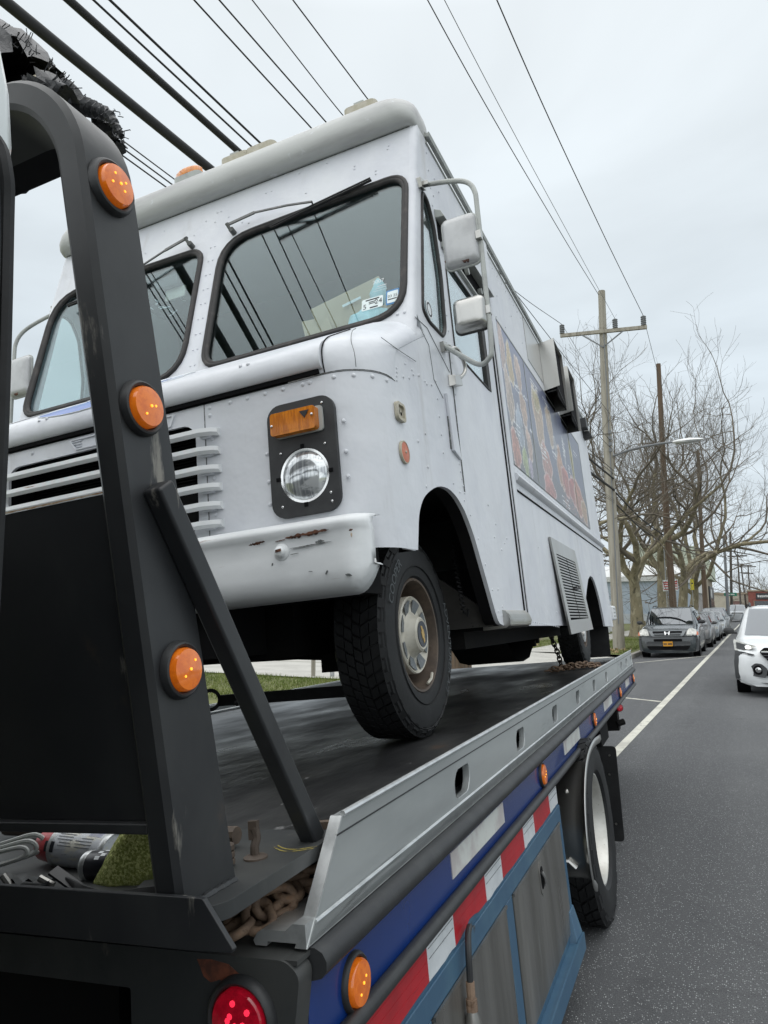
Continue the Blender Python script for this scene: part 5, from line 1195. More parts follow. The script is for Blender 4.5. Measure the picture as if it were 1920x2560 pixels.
def bump_y(x, z):
    zz = sorted(((abs(b_ - z), a) for a, b_ in bp[3:10]))[0][1]; return zz + .004 * 0 - .012 * (1 - abs(x + 1.865) / 1.0) - .004
rr = random.Random(11)
def streaks(name, mt, spots):
    for (x0, x1, z0, z1, th) in spots:
        g = M(); n = 26; top_, bot = [], []
        for k in range(n + 1):
            f_ = k / n; x = x0 + (x1 - x0) * f_; z = z0 + (z1 - z0) * f_; e_ = math.sin(PI * f_) ** .5
            top_.append((x, z + th * e_ * rr.uniform(.2, 1))); bot.append((x, z - th * e_ * rr.uniform(.2, 1)))
        g.plate(top_ + bot[::-1], [], lambda u, v: (u, bump_y(u, v) - .0012, v), lambda u, v: (u, bump_y(u, v) + .0006, v))
        g.part(name, K[mt], bmp, fix=False)
streaks('rust_scrape', 'rust', [(-1.085, -.935, .337, .343, .0085), (-1.215, -1.155, .333, .338, .0055), (-1.42, -1.36, .333, .336, .003), (-.872, -.860, .332, .333, .004), (-1.12, -1.085, .332, .334, .002), (-1.46, -1.445, .330, .331, .003)])
streaks('rust_stain', 'rust_stain', [(-1.435, -1.425, .318, .316, .012), (-1.398, -1.392, .318, .317, .008), (-.868, -.863, .318, .318, .008)])
streaks('scrape', 'scuff', [(-1.07, -.93, .304, .308, .0022), (-.985, -.955, .312, .313, .006), (-1.07, -1.04, .286, .287, .0012), (-.955, -.945, .213, .222, .006), (-.893, -.872, .205, .200, .005), (-1.33, -1.27, .192, .193, .0015), (-1.135, -1.130, .262, .266, .005), (-1.01, -.995, .228, .226, .0015)])
# --- windscreen wall with two openings
def WPt(off): return lambda u, v: (u, wy(v) + off, v)
wr = rpoly([(-.842, 1.253), (-.842, 2.0), (-1.80, 1.978), (-1.80, 1.25)], [.14, .10, .17, .10], 6)
wl = rpoly([(-1.915, 1.25), (-1.915, 1.978), (-2.888, 2.0), (-2.888, 1.253)], [.17, .09, .20, .10], 6)
g = M(); g.plate([(XO + .03, 1.17), (XS - .03, 1.17), (XS - .03, 2.30), (XO + .03, 2.30)], [wr, wl], WPt(0), WPt(.02)); wp_ = g.part('windscreen_panel', WP, ft)
for side, xs in ((1, XS), (-1, XO)):
    rows = []
    for z in (1.15, 1.246, 1.6, 2.0, 2.30):
        rows.append([(xs - side * .03 + side * .03 * math.sin(a), wy(z) + .03 - .03 * math.cos(a), z) for a in [PI / 2 * k / 5 for k in range(6)]])
    g = M(); g.loft(rows); g.part('corner_post', WP, ft, sharp=60)
for w_ in (wr, wl):
    cx = sum(p[0] for p in w_) / len(w_); cz = sum(p[1] for p in w_) / len(w_)
    g = M(); g.plate([(cx + (u - cx) * .99, cz + (v - cz) * .99) for u, v in w_], [], WPt(.010), WPt(.014)); ws_ = g.part('windscreen', K['glass'], ft, fix=False, smooth=False)
    g = M()
    for k_, (off, r_) in enumerate(((-.004, .0105), (.002, .013))):
        sc = (1.006, .985)[k_]
        g.tube([WPt(off)(cx + (u - cx) * sc, cz + (v - cz) * sc) for u, v in w_], r_, 8, closed=True)
    g.part('window_gasket', K['gasket'], ws_, sharp=180)
# rivets on the centre pillar and above
g = M()
for k in range(9):
    z = 1.285 + .085 * k
    for dx in (-.012, .012): g.rivet((-1.8575 + dx, wy(z), z), (0, -1, .28), .0055)
for x, z in ((-1.93, 2.16), (-1.87, 2.13), (-1.79, 2.13), (-1.99, 2.09), (-1.865, 2.19), (-1.845, 2.19), (-1.70, 2.06), (-1.58, 2.20), (-1.55, 2.20), (-1.35, 2.10), (-1.10, 2.16), (-1.10, 2.14), (-.99, 2.08), (-.99, 2.06), (-1.25, 2.25), (-1.4, 2.25), (-2.2, 2.2), (-2.3, 2.09), (-1.2, 2.03), (-1.66, 2.04), (-.93, 2.21), (-.935, 2.19)):
    g.rivet((x, wy(z), z), (0, -1, .28), .0055)
for x in (-.87, -.93, -1.0, -.84): g.rivet((x, wy(1.252) - .002, 1.2535 + .012 * (x + 1)), (0, -1, .28), .006)
g.part('rivet', K['scuff'] if False else WP, wp_, kind='stuff')
# wipers
def wiper(pv, arm, blade):
    g = M(); p0 = Vector((pv[0], wy(pv[1]) - .012, pv[1])); g.disc((pv[0], wy(pv[1]), pv[1]), (0, -1, .28), .014, .03, 12); g.tube([p0 + Vector((0, -.012, -.002)), p0 + Vector((-.015, -.03, .035))], .008, 8)
    pts = [Vector((a, wy(b_) - .045, b_)) for a, b_ in arm]
    for i in range(len(pts) - 1): g.bar(pts[i], pts[i + 1], .016 if i == 0 else .009, .006, upv=(0, -1, .28))
    g.tube([p0 + Vector((-.004, -.03, .03)), pts[0]], .008, 8)
    w_ = g.part('wiper_arm', K['wiper'], ft)
    g = M(); q = [Vector((a, wy(b_) - .022, b_)) for a, b_ in blade]; g.tube(q, .006, 6)
    for i in range(len(q) - 1):
        m_ = (q[i] + q[i + 1]) / 2; g.bar(q[i] + Vector((0, -.012, .003)), q[i + 1] + Vector((0, -.012, .003)), .006, .005, upv=(0, -1, .28))
    g.tube([q[1] + Vector((0, -.012, .003)), pts[-1]], .004, 6)
    g.part('wiper_blade', K['rubber'], w_)
wiper((-1.738, 2.005), [(-1.752, 2.035), (-1.60, 2.052), (-1.42, 2.022), (-1.285, 1.988)], [(-1.51, 1.932), (-1.285, 1.972), (-1.0, 2.012)])
wiper((-1.985, 2.012), [(-1.998, 2.045), (-2.12, 2.015), (-2.32, 1.945), (-2.40, 1.92)], [(-2.26, 1.915), (-2.45, 1.90), (-2.75, 1.885)])
# stickers on the glass
def sticker(name, x0, x1, z0, z1, mt, shear=.0): 
    g = M(); g.plate(rrect(x0, x1, z0, z1, .006), [], WPt(.0085), WPt(.0095)); return g.part(name, K[mt], ft)
s1 = sticker('inspection_sticker', -1.032, -.938, 1.322, 1.378, 'sticker_white')
tx = lambda cx, cz, off: (lambda x, y, z_: (cx + x, wy(cz + y) + off, cz + y))
g = M(); g.text('5', .034, tx(-1.018, 1.339, .0078)); g.text('24', .034, tx(-.958, 1.352, .0078)); g.box(-1.015, -.955, wy(1.37) + .0075, wy(1.37) + .0085, 1.366, 1.372)
for k in range(3): g.box(-1.0, -.975 + .003 * k, wy(1.35) + .0075, wy(1.35) + .0085, 1.342 + .007 * k, 1.3445 + .007 * k)
g.box(-.995, -.96, wy(1.328) + .0075, wy(1.328) + .0083, 1.327, 1.332); g.part('sticker_print', K['ink'], s1, fix=False)
s2 = sticker('registration_sticker', -.925, -.866, 1.318, 1.390, 'sticker_blue')
g = M(); g.plate(rrect(-.919, -.872, 1.326, 1.382, .004), [], WPt(.0072), WPt(.0082)); s3 = g.part('sticker_field', K['sticker_white'], s2)
g = M(); g.text('03 25', .0185, tx(-.8955, 1.358, .0068))
for k in range(2): g.box(-.915, -.877, wy(1.34) + .0064, wy(1.34) + .0071, 1.333 + .008 * k, 1.3365 + .008 * k)
g.part('sticker_print', K['ink'], s2, fix=False)
g = M(); g.text('2007', .026, tx(-.962, 1.452, .0085))
for k in range(3): g.box(-.985 + .01 * k, -.925, wy(1.43) + .008, wy(1.43) + .009, 1.408 + .009 * k, 1.411 + .009 * k)
g.part('window_lettering', K['white_print'], ft, fix=False)
# --- roof cap
rows = []
cap = [(2.735, 2.286, .0, .03), (2.700, 2.289, .006, .05), (2.676, 2.305, .012, .07), (2.664, 2.335, .016, .09), (2.666, 2.375, .014, .11), (2.682, 2.418, .006, .13), (2.715, 2.450, -.01, .14), (2.765, 2.470, -.04, .14), (2.85, 2.480, -.10, .14), (3.0, 2.485, -.2, .14)]
for yf, z, out, rc in cap:
    xr, xl = XS + out - .012, XO - out + .012; row = [(xl, 2.90, z)]
    for k in range(7):
        a = PI / 2 * k / 6; row.append((xl + rc - rc * math.cos(a), yf + rc - rc * math.sin(a), z))
    for k in range(7):
        a = PI / 2 * k / 6; row.append((xr - rc + rc * math.sin(a), yf + rc - rc * math.cos(a), z))
    row.append((xr, 2.90, z)); rows.append(row)
for r_ in rows[-2:]:
    for i, p in enumerate(r_): r_[i] = (p[0], max(p[1], 2.80), p[2])
g = M(); g.loft(rows); cp = g.part('roof_cap', K['roof_grey'], ft, sharp=70)
g = M(); g.box(XO + .05, XS - .05, 2.80, 8.25, 2.30, 2.42); g.prism([(XO + .005, 2.29), (XS - .005, 2.29), (XS - .03, 2.36), (XS - .15, 2.415), (XO + .15, 2.415), (XO + .03, 2.36)], 'y', 2.88, 8.28); g.part('roof', K['roof_grey'], ft)
g = M(); g.tube([(-2.9, 2.738, 2.284), (-.83, 2.738, 2.284)], .003, 5); g.part('cap_seam', K['scuff'], cp)
for i, x in enumerate((-2.06, -1.76, -1.61, -1.06)):
    g = M(); g.plate(rrect(x - .085, x + .085, 2.72, 2.80, .03), [], lambda u, v: (u, v, 2.488), lambda u, v: (u, v, 2.452)); lb = g.part('roof_lamp_base', K['beige'] if i else K['grey_tube'], ft, bevel=.004)
    if i == 0:
        g = M(); g.loft([[(x + sx_ * math.cos(a), 2.755 + sy * math.sin(a), z) for a in [2 * PI * k / 18 for k in range(18)]] for sx_, sy, z in ((.085, .036, 2.488), (.083, .035, 2.515), (.07, .028, 2.528), (.01, .005, 2.53))], closed=True, caps=True); g.part('roof_lamp_lens', K['amber_off'], lb)
    else:
        g = M(); g.box(x - .03, x + .02, 2.735, 2.775, 2.488, 2.502 + .008 * (i % 2)); g.part('lamp_socket', K['grey_tube'], lb)
# --- side walls
arch_f = [(2.218, .296), (2.236, .346), (2.264, .42), (2.312, .476), (2.381, .518), (2.507, .563), (2.634, .577), (2.734, .562), (2.80, .535), (2.853, .503), (2.94, .419), (3.02, .303), (3.10, .183), (3.186, .059), (3.27, .034)]
arch_f = [(p.y, p.z) for p in smooth_path([(0, a, b_) for a, b_ in arch_f], 3)]
arch_r = [(6.146, .0), (6.20, .10), (6.33, .235), (6.46, .31), (6.65, .405), (6.827, .448), (6.99, .446), (7.12, .41), (7.25, .33), (7.364, .225), (7.45, .08), (7.494, -.024)]
win = rpoly([(2.97, 1.272), (3.605, 1.272), (3.605, 1.735), (2.97, 1.735)], .05)
vent = rpoly([(2.545, 1.30), (2.61, 1.276), (2.80, 1.28), (2.845, 1.33), (2.873, 1.60), (2.845, 1.83), (2.79, 1.925), (2.722, 1.935), (2.70, 1.88)], .03)
wallp = [(2.118, .293)] + arch_f + [(3.80, .026)] + arch_r + [(8.28, -.040), (8.28, 2.295), (wy(2.295) + .03, 2.295), (wy(1.9) + .03, 1.9), (wy(1.5) + .03, 1.5), (wy(1.25) + .03, 1.25)] + [(y + .002 if z > .9 else 2.118, z) for y, z in FRONT_BOUND[::-1] if z < 1.24]
def side(xs, sgn, nm):
    g = M(); g.plate(wallp, [win, vent], lambda u, v: (xs, u, v), lambda u, v: (xs - sgn * .018, u, v)); return g.part(nm, WP, ft, sharp=30)
sw = side(XS, 1, 'side_wall'); sw2 = side(XO, -1, 'side_wall')
for xs, sgn in ((XS, 1), (XO, -1)):
    for w_, nm in ((win, 'door_glass'), (vent, 'vent_glass')):
        cy = sum(p[0] for p in w_) / len(w_); cz = sum(p[1] for p in w_) / len(w_)
        g = M(); g.plate([(cy + (u - cy) * .995, cz + (v - cz) * .995) for u, v in w_], [], lambda u, v: (xs - sgn * .008, u, v), lambda u, v: (xs - sgn * .012, u, v)); gl = g.part(nm, K['glass_side'], ft, fix=False, smooth=False)
        g = M(); g.tube([(xs - sgn * .001, u, v) for u, v in w_], .007 if nm == 'door_glass' else .010, 7, closed=True); g.part('window_gasket', K['gasket'], gl, sharp=180)
g = M(); g.box(XS - .010, XS + .004, 3.55, 3.612, 1.272, 1.735); g.part('window_divider', K['gasket'], ft)
# sticker on the vent window
g = M(); g.lathe([(.040, 0), (.034, .001), (.022, .001), (.018, 0), (.012, .001), (1e-4, .001)], (XS - .006, 2.66, 1.35), (1, 0, 0), 20); vs_ = g.part('round_sticker', K['white_print'], ft)
g = M(); g.lathe([(.032, .0015), (.024, .0015)], (XS - .006, 2.66, 1.35), (1, 0, 0), 20); g.part('sticker_ring', K['ink'], vs_, fix=False)
# sliding door: track, lip, dark slot, front edge, pillar
g = M(); g.box(XS - .02, XS + .001, 2.90, 3.78, 1.80, 1.90); g.part('track_slot', K['void'], ft)
g = M(); g.hexa([(XS, 2.885, 1.90), (XS + .045, 2.885, 1.895), (XS + .045, 3.80, 1.895), (XS, 3.80, 1.90), (XS, 2.885, 1.945), (XS + .03, 2.885, 1.93), (XS + .03, 3.80, 1.93), (XS, 3.80, 1.945)]); tk = g.part('door_track', K['grey_tube'], ft, bevel=.003)
g = M(); g.hexa([(XS + .002, 2.93, 1.775), (XS + .018, 2.93, 1.775), (XS + .018, 3.72, 1.775), (XS + .002, 3.72, 1.775), (XS + .002, 2.93, 1.80), (XS + .012, 2.93, 1.80), (XS + .012, 3.72, 1.80), (XS + .002, 3.72, 1.80)]); g.part('door_top_rail', K['grey_tube'], ft)
g = M()
for y in (3.1, 3.35, 3.6): g.disc((XS + .0, y, 1.85), (1, 0, 0), .018, .02, 12)
g.part('track_roller', K['grey_tube'], tk)
g = M(); g.box(XS + .0005, XS + .004, 2.862, 2.868, .60, 1.27); g.part('door_edge', K['scuff'], ft)
g = M(); g.box(XS - .004, XS + .004, 3.755, 3.778, .06, 1.76); g.box(XS - .004, XS + .010, 3.800, 3.808, .06, 1.76); g.part('door_gap', K['void'], ft)
g = M(); g.prism([(XS, 3.81), (XS + .014, 3.812), (XS + .018, 3.83), (XS + .018, 3.885), (XS + .012, 3.905), (XS, 3.91)], 'z', .05, 2.28); g.prism([(XS, 3.779), (XS + .007, 3.781), (XS + .007, 3.797), (XS, 3.799)], 'z', .06, 1.76); g.part('door_pillar', WP, ft, sharp=60)
g = M(); g.tube(smooth_path([(XS + .012, 2.845, 1.236), (XS + .03, 2.885, 1.250), (XS + .038, 2.935, 1.228), (XS + .040, 2.965, 1.18), (XS + .030, 2.93, 1.135), (XS + .012, 2.875, 1.105)]), .0095, 8); g.hexa([(XS, 2.81, 1.055), (XS + .03, 2.82, 1.06), (XS + .03, 2.93, 1.09), (XS, 2.93, 1.09), (XS, 2.81, 1.11), (XS + .03, 2.82, 1.105), (XS + .03, 2.92, 1.14), (XS, 2.92, 1.14)]); g.part('door_handle', K['stainless'], ft, bevel=.003)
g = M(); g.hexa([(XS, 2.742, .755), (XS + .014, 2.742, .755), (XS + .010, 2.85, .735), (XS, 2.85, .735), (XS, 2.725, 1.0), (XS + .014, 2.725, 1.0), (XS + .010, 2.80, 1.0), (XS, 2.80, 1.0)]); g.part('hinge_cover', WP, ft, bevel=.003)
g = M(); g.box(XS + .0005, XS + .005, 2.727, 2.735, .76, .90); g.part('hinge_slot', K['scuff'], ft)
# front door edge crease lines near the vent window
g = M(); g.tube([(XS + .001, 2.49, 1.20), (XS + .001, 2.58, 1.16), (XS + .001, 2.60, 1.02), (XS + .001, 2.70, .97)], .0011, 5); g.tube([(XS + .001, 2.44, 1.225), (XS + .001, 2.58, 1.235), (XS + .001, 2.84, 1.13)], .0014, 5); g.part('panel_crease', K['scuff'], ft)
# gutter
g = M(); g.prism([(XS, 2.305), (XS + .020, 2.300), (XS + .026, 2.318), (XS + .020, 2.325), (XS + .014, 2.316), (XS, 2.332)], 'y', 2.86, 8.28); g.prism([(XS, 2.270), (XS + .006, 2.272), (XS + .006, 2.280), (XS, 2.282)], 'y', 2.86, 8.28); g.part('rain_gutter', K['grey_tube'], ft)
# belt moulding
g = M(); g.prism([(XS, .936), (XS + .004, .935), (XS + .004, .886), (XS + .024, .878), (XS + .034, .860), (XS + .024, .842), (XS + .004, .834), (XS + .004, .796), (XS, .795)], 'y', 3.915, 8.28); g.part('belt_moulding', WP, ft, sharp=40)
g = M(); g.box(XS + .0005, XS + .005, 3.915, 8.28, .784, .793); g.part('belt_dark_line', K['void'], ft)  # thin dark line below the belt moulding
# rivet rows on the side
g = M(); N_ = (1, 0, 0)
for k in range(58): g.rivet((XS + .004, 3.95 + .075 * k, .915), N_, .005); g.rivet((XS + .004, 3.95 + .075 * k, .808), N_, .005)
for k in range(38): g.rivet((XS, 3.95 + .115 * k, 2.22), N_, .006)
for k in range(14): g.rivet((XS, 3.96 + .062 * k, .045 - .003 * k), N_, .005)
for k in range(5): g.rivet((XS, 2.62, 1.02 - .075 * k), N_, .0065)
for k in range(12):
    i_ = 12 + 2.7 * k; a_, b_ = Vector(arch_f[int(i_)]), Vector(arch_f[min(int(i_) + 1, 42)]); q_ = a_.lerp(b_, i_ - int(i_)); d_ = (b_ - a_).normalized()
    if k > 2: g.rivet((XS, q_.x - d_.y * .045, q_.y + d_.x * .045), N_, .006)
for k in range(5): g.rivet((XS, 2.83 + .008 * k, .715 - .03 * k), N_, .006)
for k in range(14): g.rivet((XS, 2.86 + .002 * k, 2.22 - .09 * k) if k < 4 else (XS, 2.895, 1.72 - .075 * (k - 4)), N_, .006)
for y, z in ((2.35, .96), (2.42, .98), (2.30, .93), (2.24, .915), (2.50, .97), (2.56, .985), (2.41, .62), (2.42, .75), (2.33, .70), (2.37, .54), (2.9, 2.02), (3.0, 2.1), (3.15, 2.0), (3.3, 2.1), (3.5, 2.02), (3.05, 2.18), (2.95, 2.14), (3.25, .60), (3.3, .45), (3.36, .52), (3.5, .44), (3.42, .40), (3.56, .47), (4.1, 2.05), (4.5, 2.08), (4.8, 2.0), (4.4, .5), (4.72, .3), (4.78, .55), (4.76, .1), (5.98, .5), (6.1, .3), (7.6, .5), (7.8, .3), (7.9, .6), (8.1, .2), (3.25, .2), (3.3, .12), (4.0, 1.87), (4.25, 1.9)):
    g.rivet((XS, y, z), N_, .0065)
for x, z in ((-1.415, .852), (-1.415, .825), (-1.33, .853), (-1.26, .853), (-1.19, .853), (-1.12, .853), (-1.045, .853), (-1.02, .853), (-.91, .700), (-.91, .60), (-.91, .52), (-1.196, .645), (-1.196, .55), (-1.196, .475), (-2.255, .848), (-1.41, .74), (-1.41, .60), (-1.41, .475), (-2.45, .6), (-1.62, .85)): g.rivet((x, YF, z), (0, -1, 0), .008)
o_ = outline(YF, RC, 0, 2.16)
for k in (1, 3, 5, 7): g.rivet((o_[k][0], o_[k][1], .853), (o_[k][0] + .965, o_[k][1] - 2.115, 0), .008)
for k in range(8): g.rivet((XS, 2.17 + .003 * k, .88 + .016 * k) if k < 4 else (XS, 2.2 + .07 * (k - 3), .975), N_, .006)
g.part('rivet', WP, sw, kind='stuff')
# menu print panel
PY0, PY1, PZ0, PZ1 = 3.93, 7.35, .945, 1.835
nu, nv_ = 250, 74
rp = random.Random(5)
ell = [(.030, .83, .022, .20, (.62, .42, .36)), (.085, .78, .025, .17, (.66, .47, .18)), (.155, .80, .028, .15, (.64, .43, .33)), (.045, .50, .030, .21, (.60, .46, .36)), (.165, .53, .032, .14, (.66, .42, .28)), (.105, .33, .030, .17, (.36, .45, .58)), (.178, .27, .026, .14, (.66, .44, .34)), (.045, .13, .034, .15, (.62, .22, .14)), (.118, .10, .024, .11, (.40, .52, .17)), (.165, .09, .016, .08, (.50, .42, .62)),
       (.325, .62, .055, .30, (.62, .42, .25)), (.325, .78, .04, .10, (.66, .55, .25)), (.47, .70, .042, .20, (.60, .43, .27)), (.36, .28, .060, .17, (.60, .27, .22)), (.36, .06, .07, .12, (.58, .18, .15)), (.56, .38, .05, .22, (.60, .28, .13)), (.62, .30, .06, .16, (.58, .12, .09)), (.79, .62, .028, .27, (.58, .50, .13)), (.74, .27, .08, .17, (.52, .07, .06)), (.84, .24, .10, .20, (.56, .16, .07)), (.92, .16, .06, .14, (.52, .30, .10)), (.52, .55, .02, .10, (.40, .42, .5)), (.66, .62, .014, .16, (.45, .48, .55))]
strokes = []
for (u0, v0, nl, wd_) in ((.285, .93, 3, .09), (.055, .33, 3, .05), (.10, .66, 2, .05), (.18, .66, 1, .04), (.205, .42, 1, .03), (.31, .40, 4, .08), (.46, .46, 2, .06), (.52, .10, 4, .14), (.42, .93, 2, .10), (.64, .72, 5, .05), (.70, .52, 4, .04), (.85, .80, 2, .08)):
    for l_ in range(nl): strokes.append((u0, u0 + wd_ * rp.uniform(.7, 1), v0 - l_ * .035))
def pcol(u, v):
    c = [.085 + .05 * (1 - u), .115 + .05 * (1 - u), .225 + .12 * (1 - u) * v]
    if v < .3 + .1 * math.sin(u * 9): k = .55; c = [c[0] * k + .10 * (1 - k), c[1] * k + .10 * (1 - k), c[2] * k + .09 * (1 - k)]
    for cu, cv, ru, rv, col in ell:
        a = math.atan2((v - cv) / rv, (u - cu) / ru); d = math.hypot((u - cu) / ru, (v - cv) / rv) / (1 + .10 * math.sin(3 * a + cu * 40) + .06 * math.sin(7 * a + cv * 30))
        if d < 1:
            n_ = .78 + .32 * rp.random(); band = 1 + .22 * math.sin(40 * (u - cu) * (1 + 6 * cv) + 60 * v * cu + 3 * a)
            if d > .86: c = [min(.75, q * .5 + .33) for q in col]
            else: c = [max(.01, q * n_ * band * (.8 + .3 * (v - cv) / rv * .5)) for q in col]
    for u0, u1, v0 in strokes:
        if u0 < u < u1 and abs(v - v0) < .009 and rp.random() < .72: c = [.70, .73, .76]
    if .55 < u < .98 and v < .20 and rp.random() < .14: c = [.52, .22, .15]
    g_ = sum(c) / 3; n_ = .86 + .28 * rp.random()
    return [min(.8, (.62 * q + .20 * g_ + .055) * n_) for q in c]
me = bpy.data.meshes.new('menu_print'); vsx = []; fsx = []; cols = []
o_f = ORG[ft.name]
for j in range(nv_ + 1):
    for i in range(nu + 1):
        u, v = i / nu, j / nv_; vsx.append((XS + .0045 - o_f.x, PY0 + (PY1 - PY0) * u - o_f.y, PZ0 + (PZ1 - PZ0) * v - o_f.z))
for j in range(nv_):
    for i in range(nu):
        a = j * (nu + 1) + i; fsx.append((a, a + 1, a + nu + 2, a + nu + 1)); cols.append(pcol((i + .5) / nu, (j + .5) / nv_))
me.from_pydata(vsx, [], fsx)
ca = me.color_attributes.new('print', 'FLOAT_COLOR', 'CORNER')
flat = []
for c in cols: flat += [c[0], c[1], c[2], 1.0] * 4
ca.data.foreach_set('color', flat)
pm, t, b = node_mat('menu_print'); at = t.nodes.new('ShaderNodeAttribute'); at.attribute_name = 'print'; t.links.new(at.outputs['Color'], b.inputs['Base Color']); b.inputs['Roughness'].default_value = .30
me.materials.append(pm); mo = bpy.data.objects.new('menu_print', me); C.objects.link(mo); mo.parent = ft
prop(mo, 'printed panel of sandwiches, drinks and fries on slate blue')
g = M()
for y in (4.71, 6.62): g.box(XS + .003, XS + .0075, y - .004, y + .004, PZ0, PZ1)
g.box(XS + .003, XS + .007, PY0 - .008, PY1 + .008, PZ1, PZ1 + .010); g.box(XS + .003, XS + .007, PY1, PY1 + .01, PZ0, PZ1); g.part('print_frame', K['grey_tube'], mo)
# exhaust hoods
g = M(); g.box(XS + .0005, XS + .004, 4.95, 5.54, 1.93, 2.262); g.part('steel_patch', K['stainless'], ft)
for y0, y1, z0, z1 in ((5.55, 5.97, 1.80, 2.285), (6.27, 6.68, 1.79, 2.295)):
    g = M(); xo = XS + .125
    g.hexa([(XS, y0, z0 + .07), (xo, y0, z0 + .09), (xo, y0 + .006, z0 + .09), (XS, y0 + .006, z0 + .07), (XS, y0, z1 - .02), (xo, y0, z1), (xo, y0 + .006, z1), (XS, y0 + .006, z1 - .02)])
    g.hexa([(XS, y1 - .006, z0), (xo, y1 - .006, z0), (xo, y1, z0), (XS, y1, z0), (XS, y1 - .006, z1 - .02), (xo, y1 - .006, z1), (xo, y1, z1), (XS, y1, z1 - .02)])
    g.hexa([(XS, y0, z1 - .02), (xo, y0, z1), (xo, y1, z1), (XS, y1, z1 - .02), (XS, y0, z1 - .014), (xo, y0, z1 + .006), (xo, y1, z1 + .006), (XS, y1, z1 - .014)])
    hd = g.part('vent_hood', K['stainless'], ft)
    g = M(); g.box(XS + .001, XS + .006, y0 + .006, y1 - .006, z0, z1 - .02); g.box(xo - .03, xo - .022, y0 + .006, y1 - .006, z0, z1 - .01); g.part('hood_mouth', K['void'], hd)
    g = M(); g.tube([(XS + .02, y0 + .02, z0 + .06), (xo - .02, y0 + .02, z0 + .065), (xo - .02, y1 - .05, z0 + .02)], .006, 6); g.part('hood_stay', K['black_plastic'], hd)
g = M(); g.box(XS, XS + .07, 7.82, 7.98, 2.13, 2.24); g.hexa([(XS, 8.0, 2.06), (XS + .09, 8.0, 2.08), (XS + .09, 8.16, 2.08), (XS, 8.16, 2.06), (XS, 8.0, 2.14), (XS + .07, 8.0, 2.13), (XS + .07, 8.16, 2.13), (XS, 8.16, 2.14)]); g.part('side_lamp', K['black_plastic'], ft, bevel=.005)
# louvred service door
g = M()
gy = lambda z: XS + .004 + (.60 - z) * .05
fr = [(4.80, .605), (5.90, .602), (6.12, -.035), (4.93, -.05)]
inn = [(4.92, .50), (5.78, .50), (5.95, .055), (5.02, .045)]
g.plate(fr, [inn], lambda u, v: (gy(v) + .014, u, v), lambda u, v: (gy(v), u, v)); sv = g.part('service_door', K['stainless'], ft)
g = M(); g.plate(inn, [], lambda u, v: (gy(v) + .001, u, v), lambda u, v: (gy(v) - .003, u, v)); g.part('louvre_back', K['void'], sv)
g = M()
for k in range(21):
    z = .062 + .021 * k; f_ = (z - .05) / .45; ya, yb = 5.02 - .10 * f_, 5.95 - .17 * f_; ym = (ya + yb) / 2
    for a, b_ in ((ya + .01, ym - .015), (ym + .015, yb - .01)):
        g.hexa([(gy(z), a, z + .010), (gy(z) + .012, a, z), (gy(z) + .012, b_, z), (gy(z), b_, z + .010), (gy(z), a, z + .013), (gy(z) + .012, a, z + .010), (gy(z) + .012, b_, z + .010), (gy(z), b_, z + .013)])
g.part('louvre', K['stainless'], sv, kind='stuff')
g = M(); g.tube([(gy(.28) + .02, 5.40, .27), (gy(.28) + .035, 5.5, .275), (gy(.28) + .035, 5.6, .29), (gy(.28) + .02, 5.66, .30)], .008, 6); g.part('door_latch', K['gasket'], sv)
# step tread
g = M(); g.prism([(XS - .10, .10), (XS + .004, .105), (XS + .016, .098), (XS + .034, .062), (XS + .032, .036), (XS + .01, .022), (XS - .10, .018)], 'y', 3.285, 3.755); stp = g.part('step', K['stainless'], ft, sharp=50)
g = M()
for k in range(22):
    y = 3.295 + .021 * k; g.tube([(XS + .008, y, .103), (XS + .026, y + .008, .083), (XS + .035, y + .012, .055), (XS + .026, y + .008, .030)], .0042, 5)
g.part('tread_bar', K['stainless'], stp, kind='stuff')
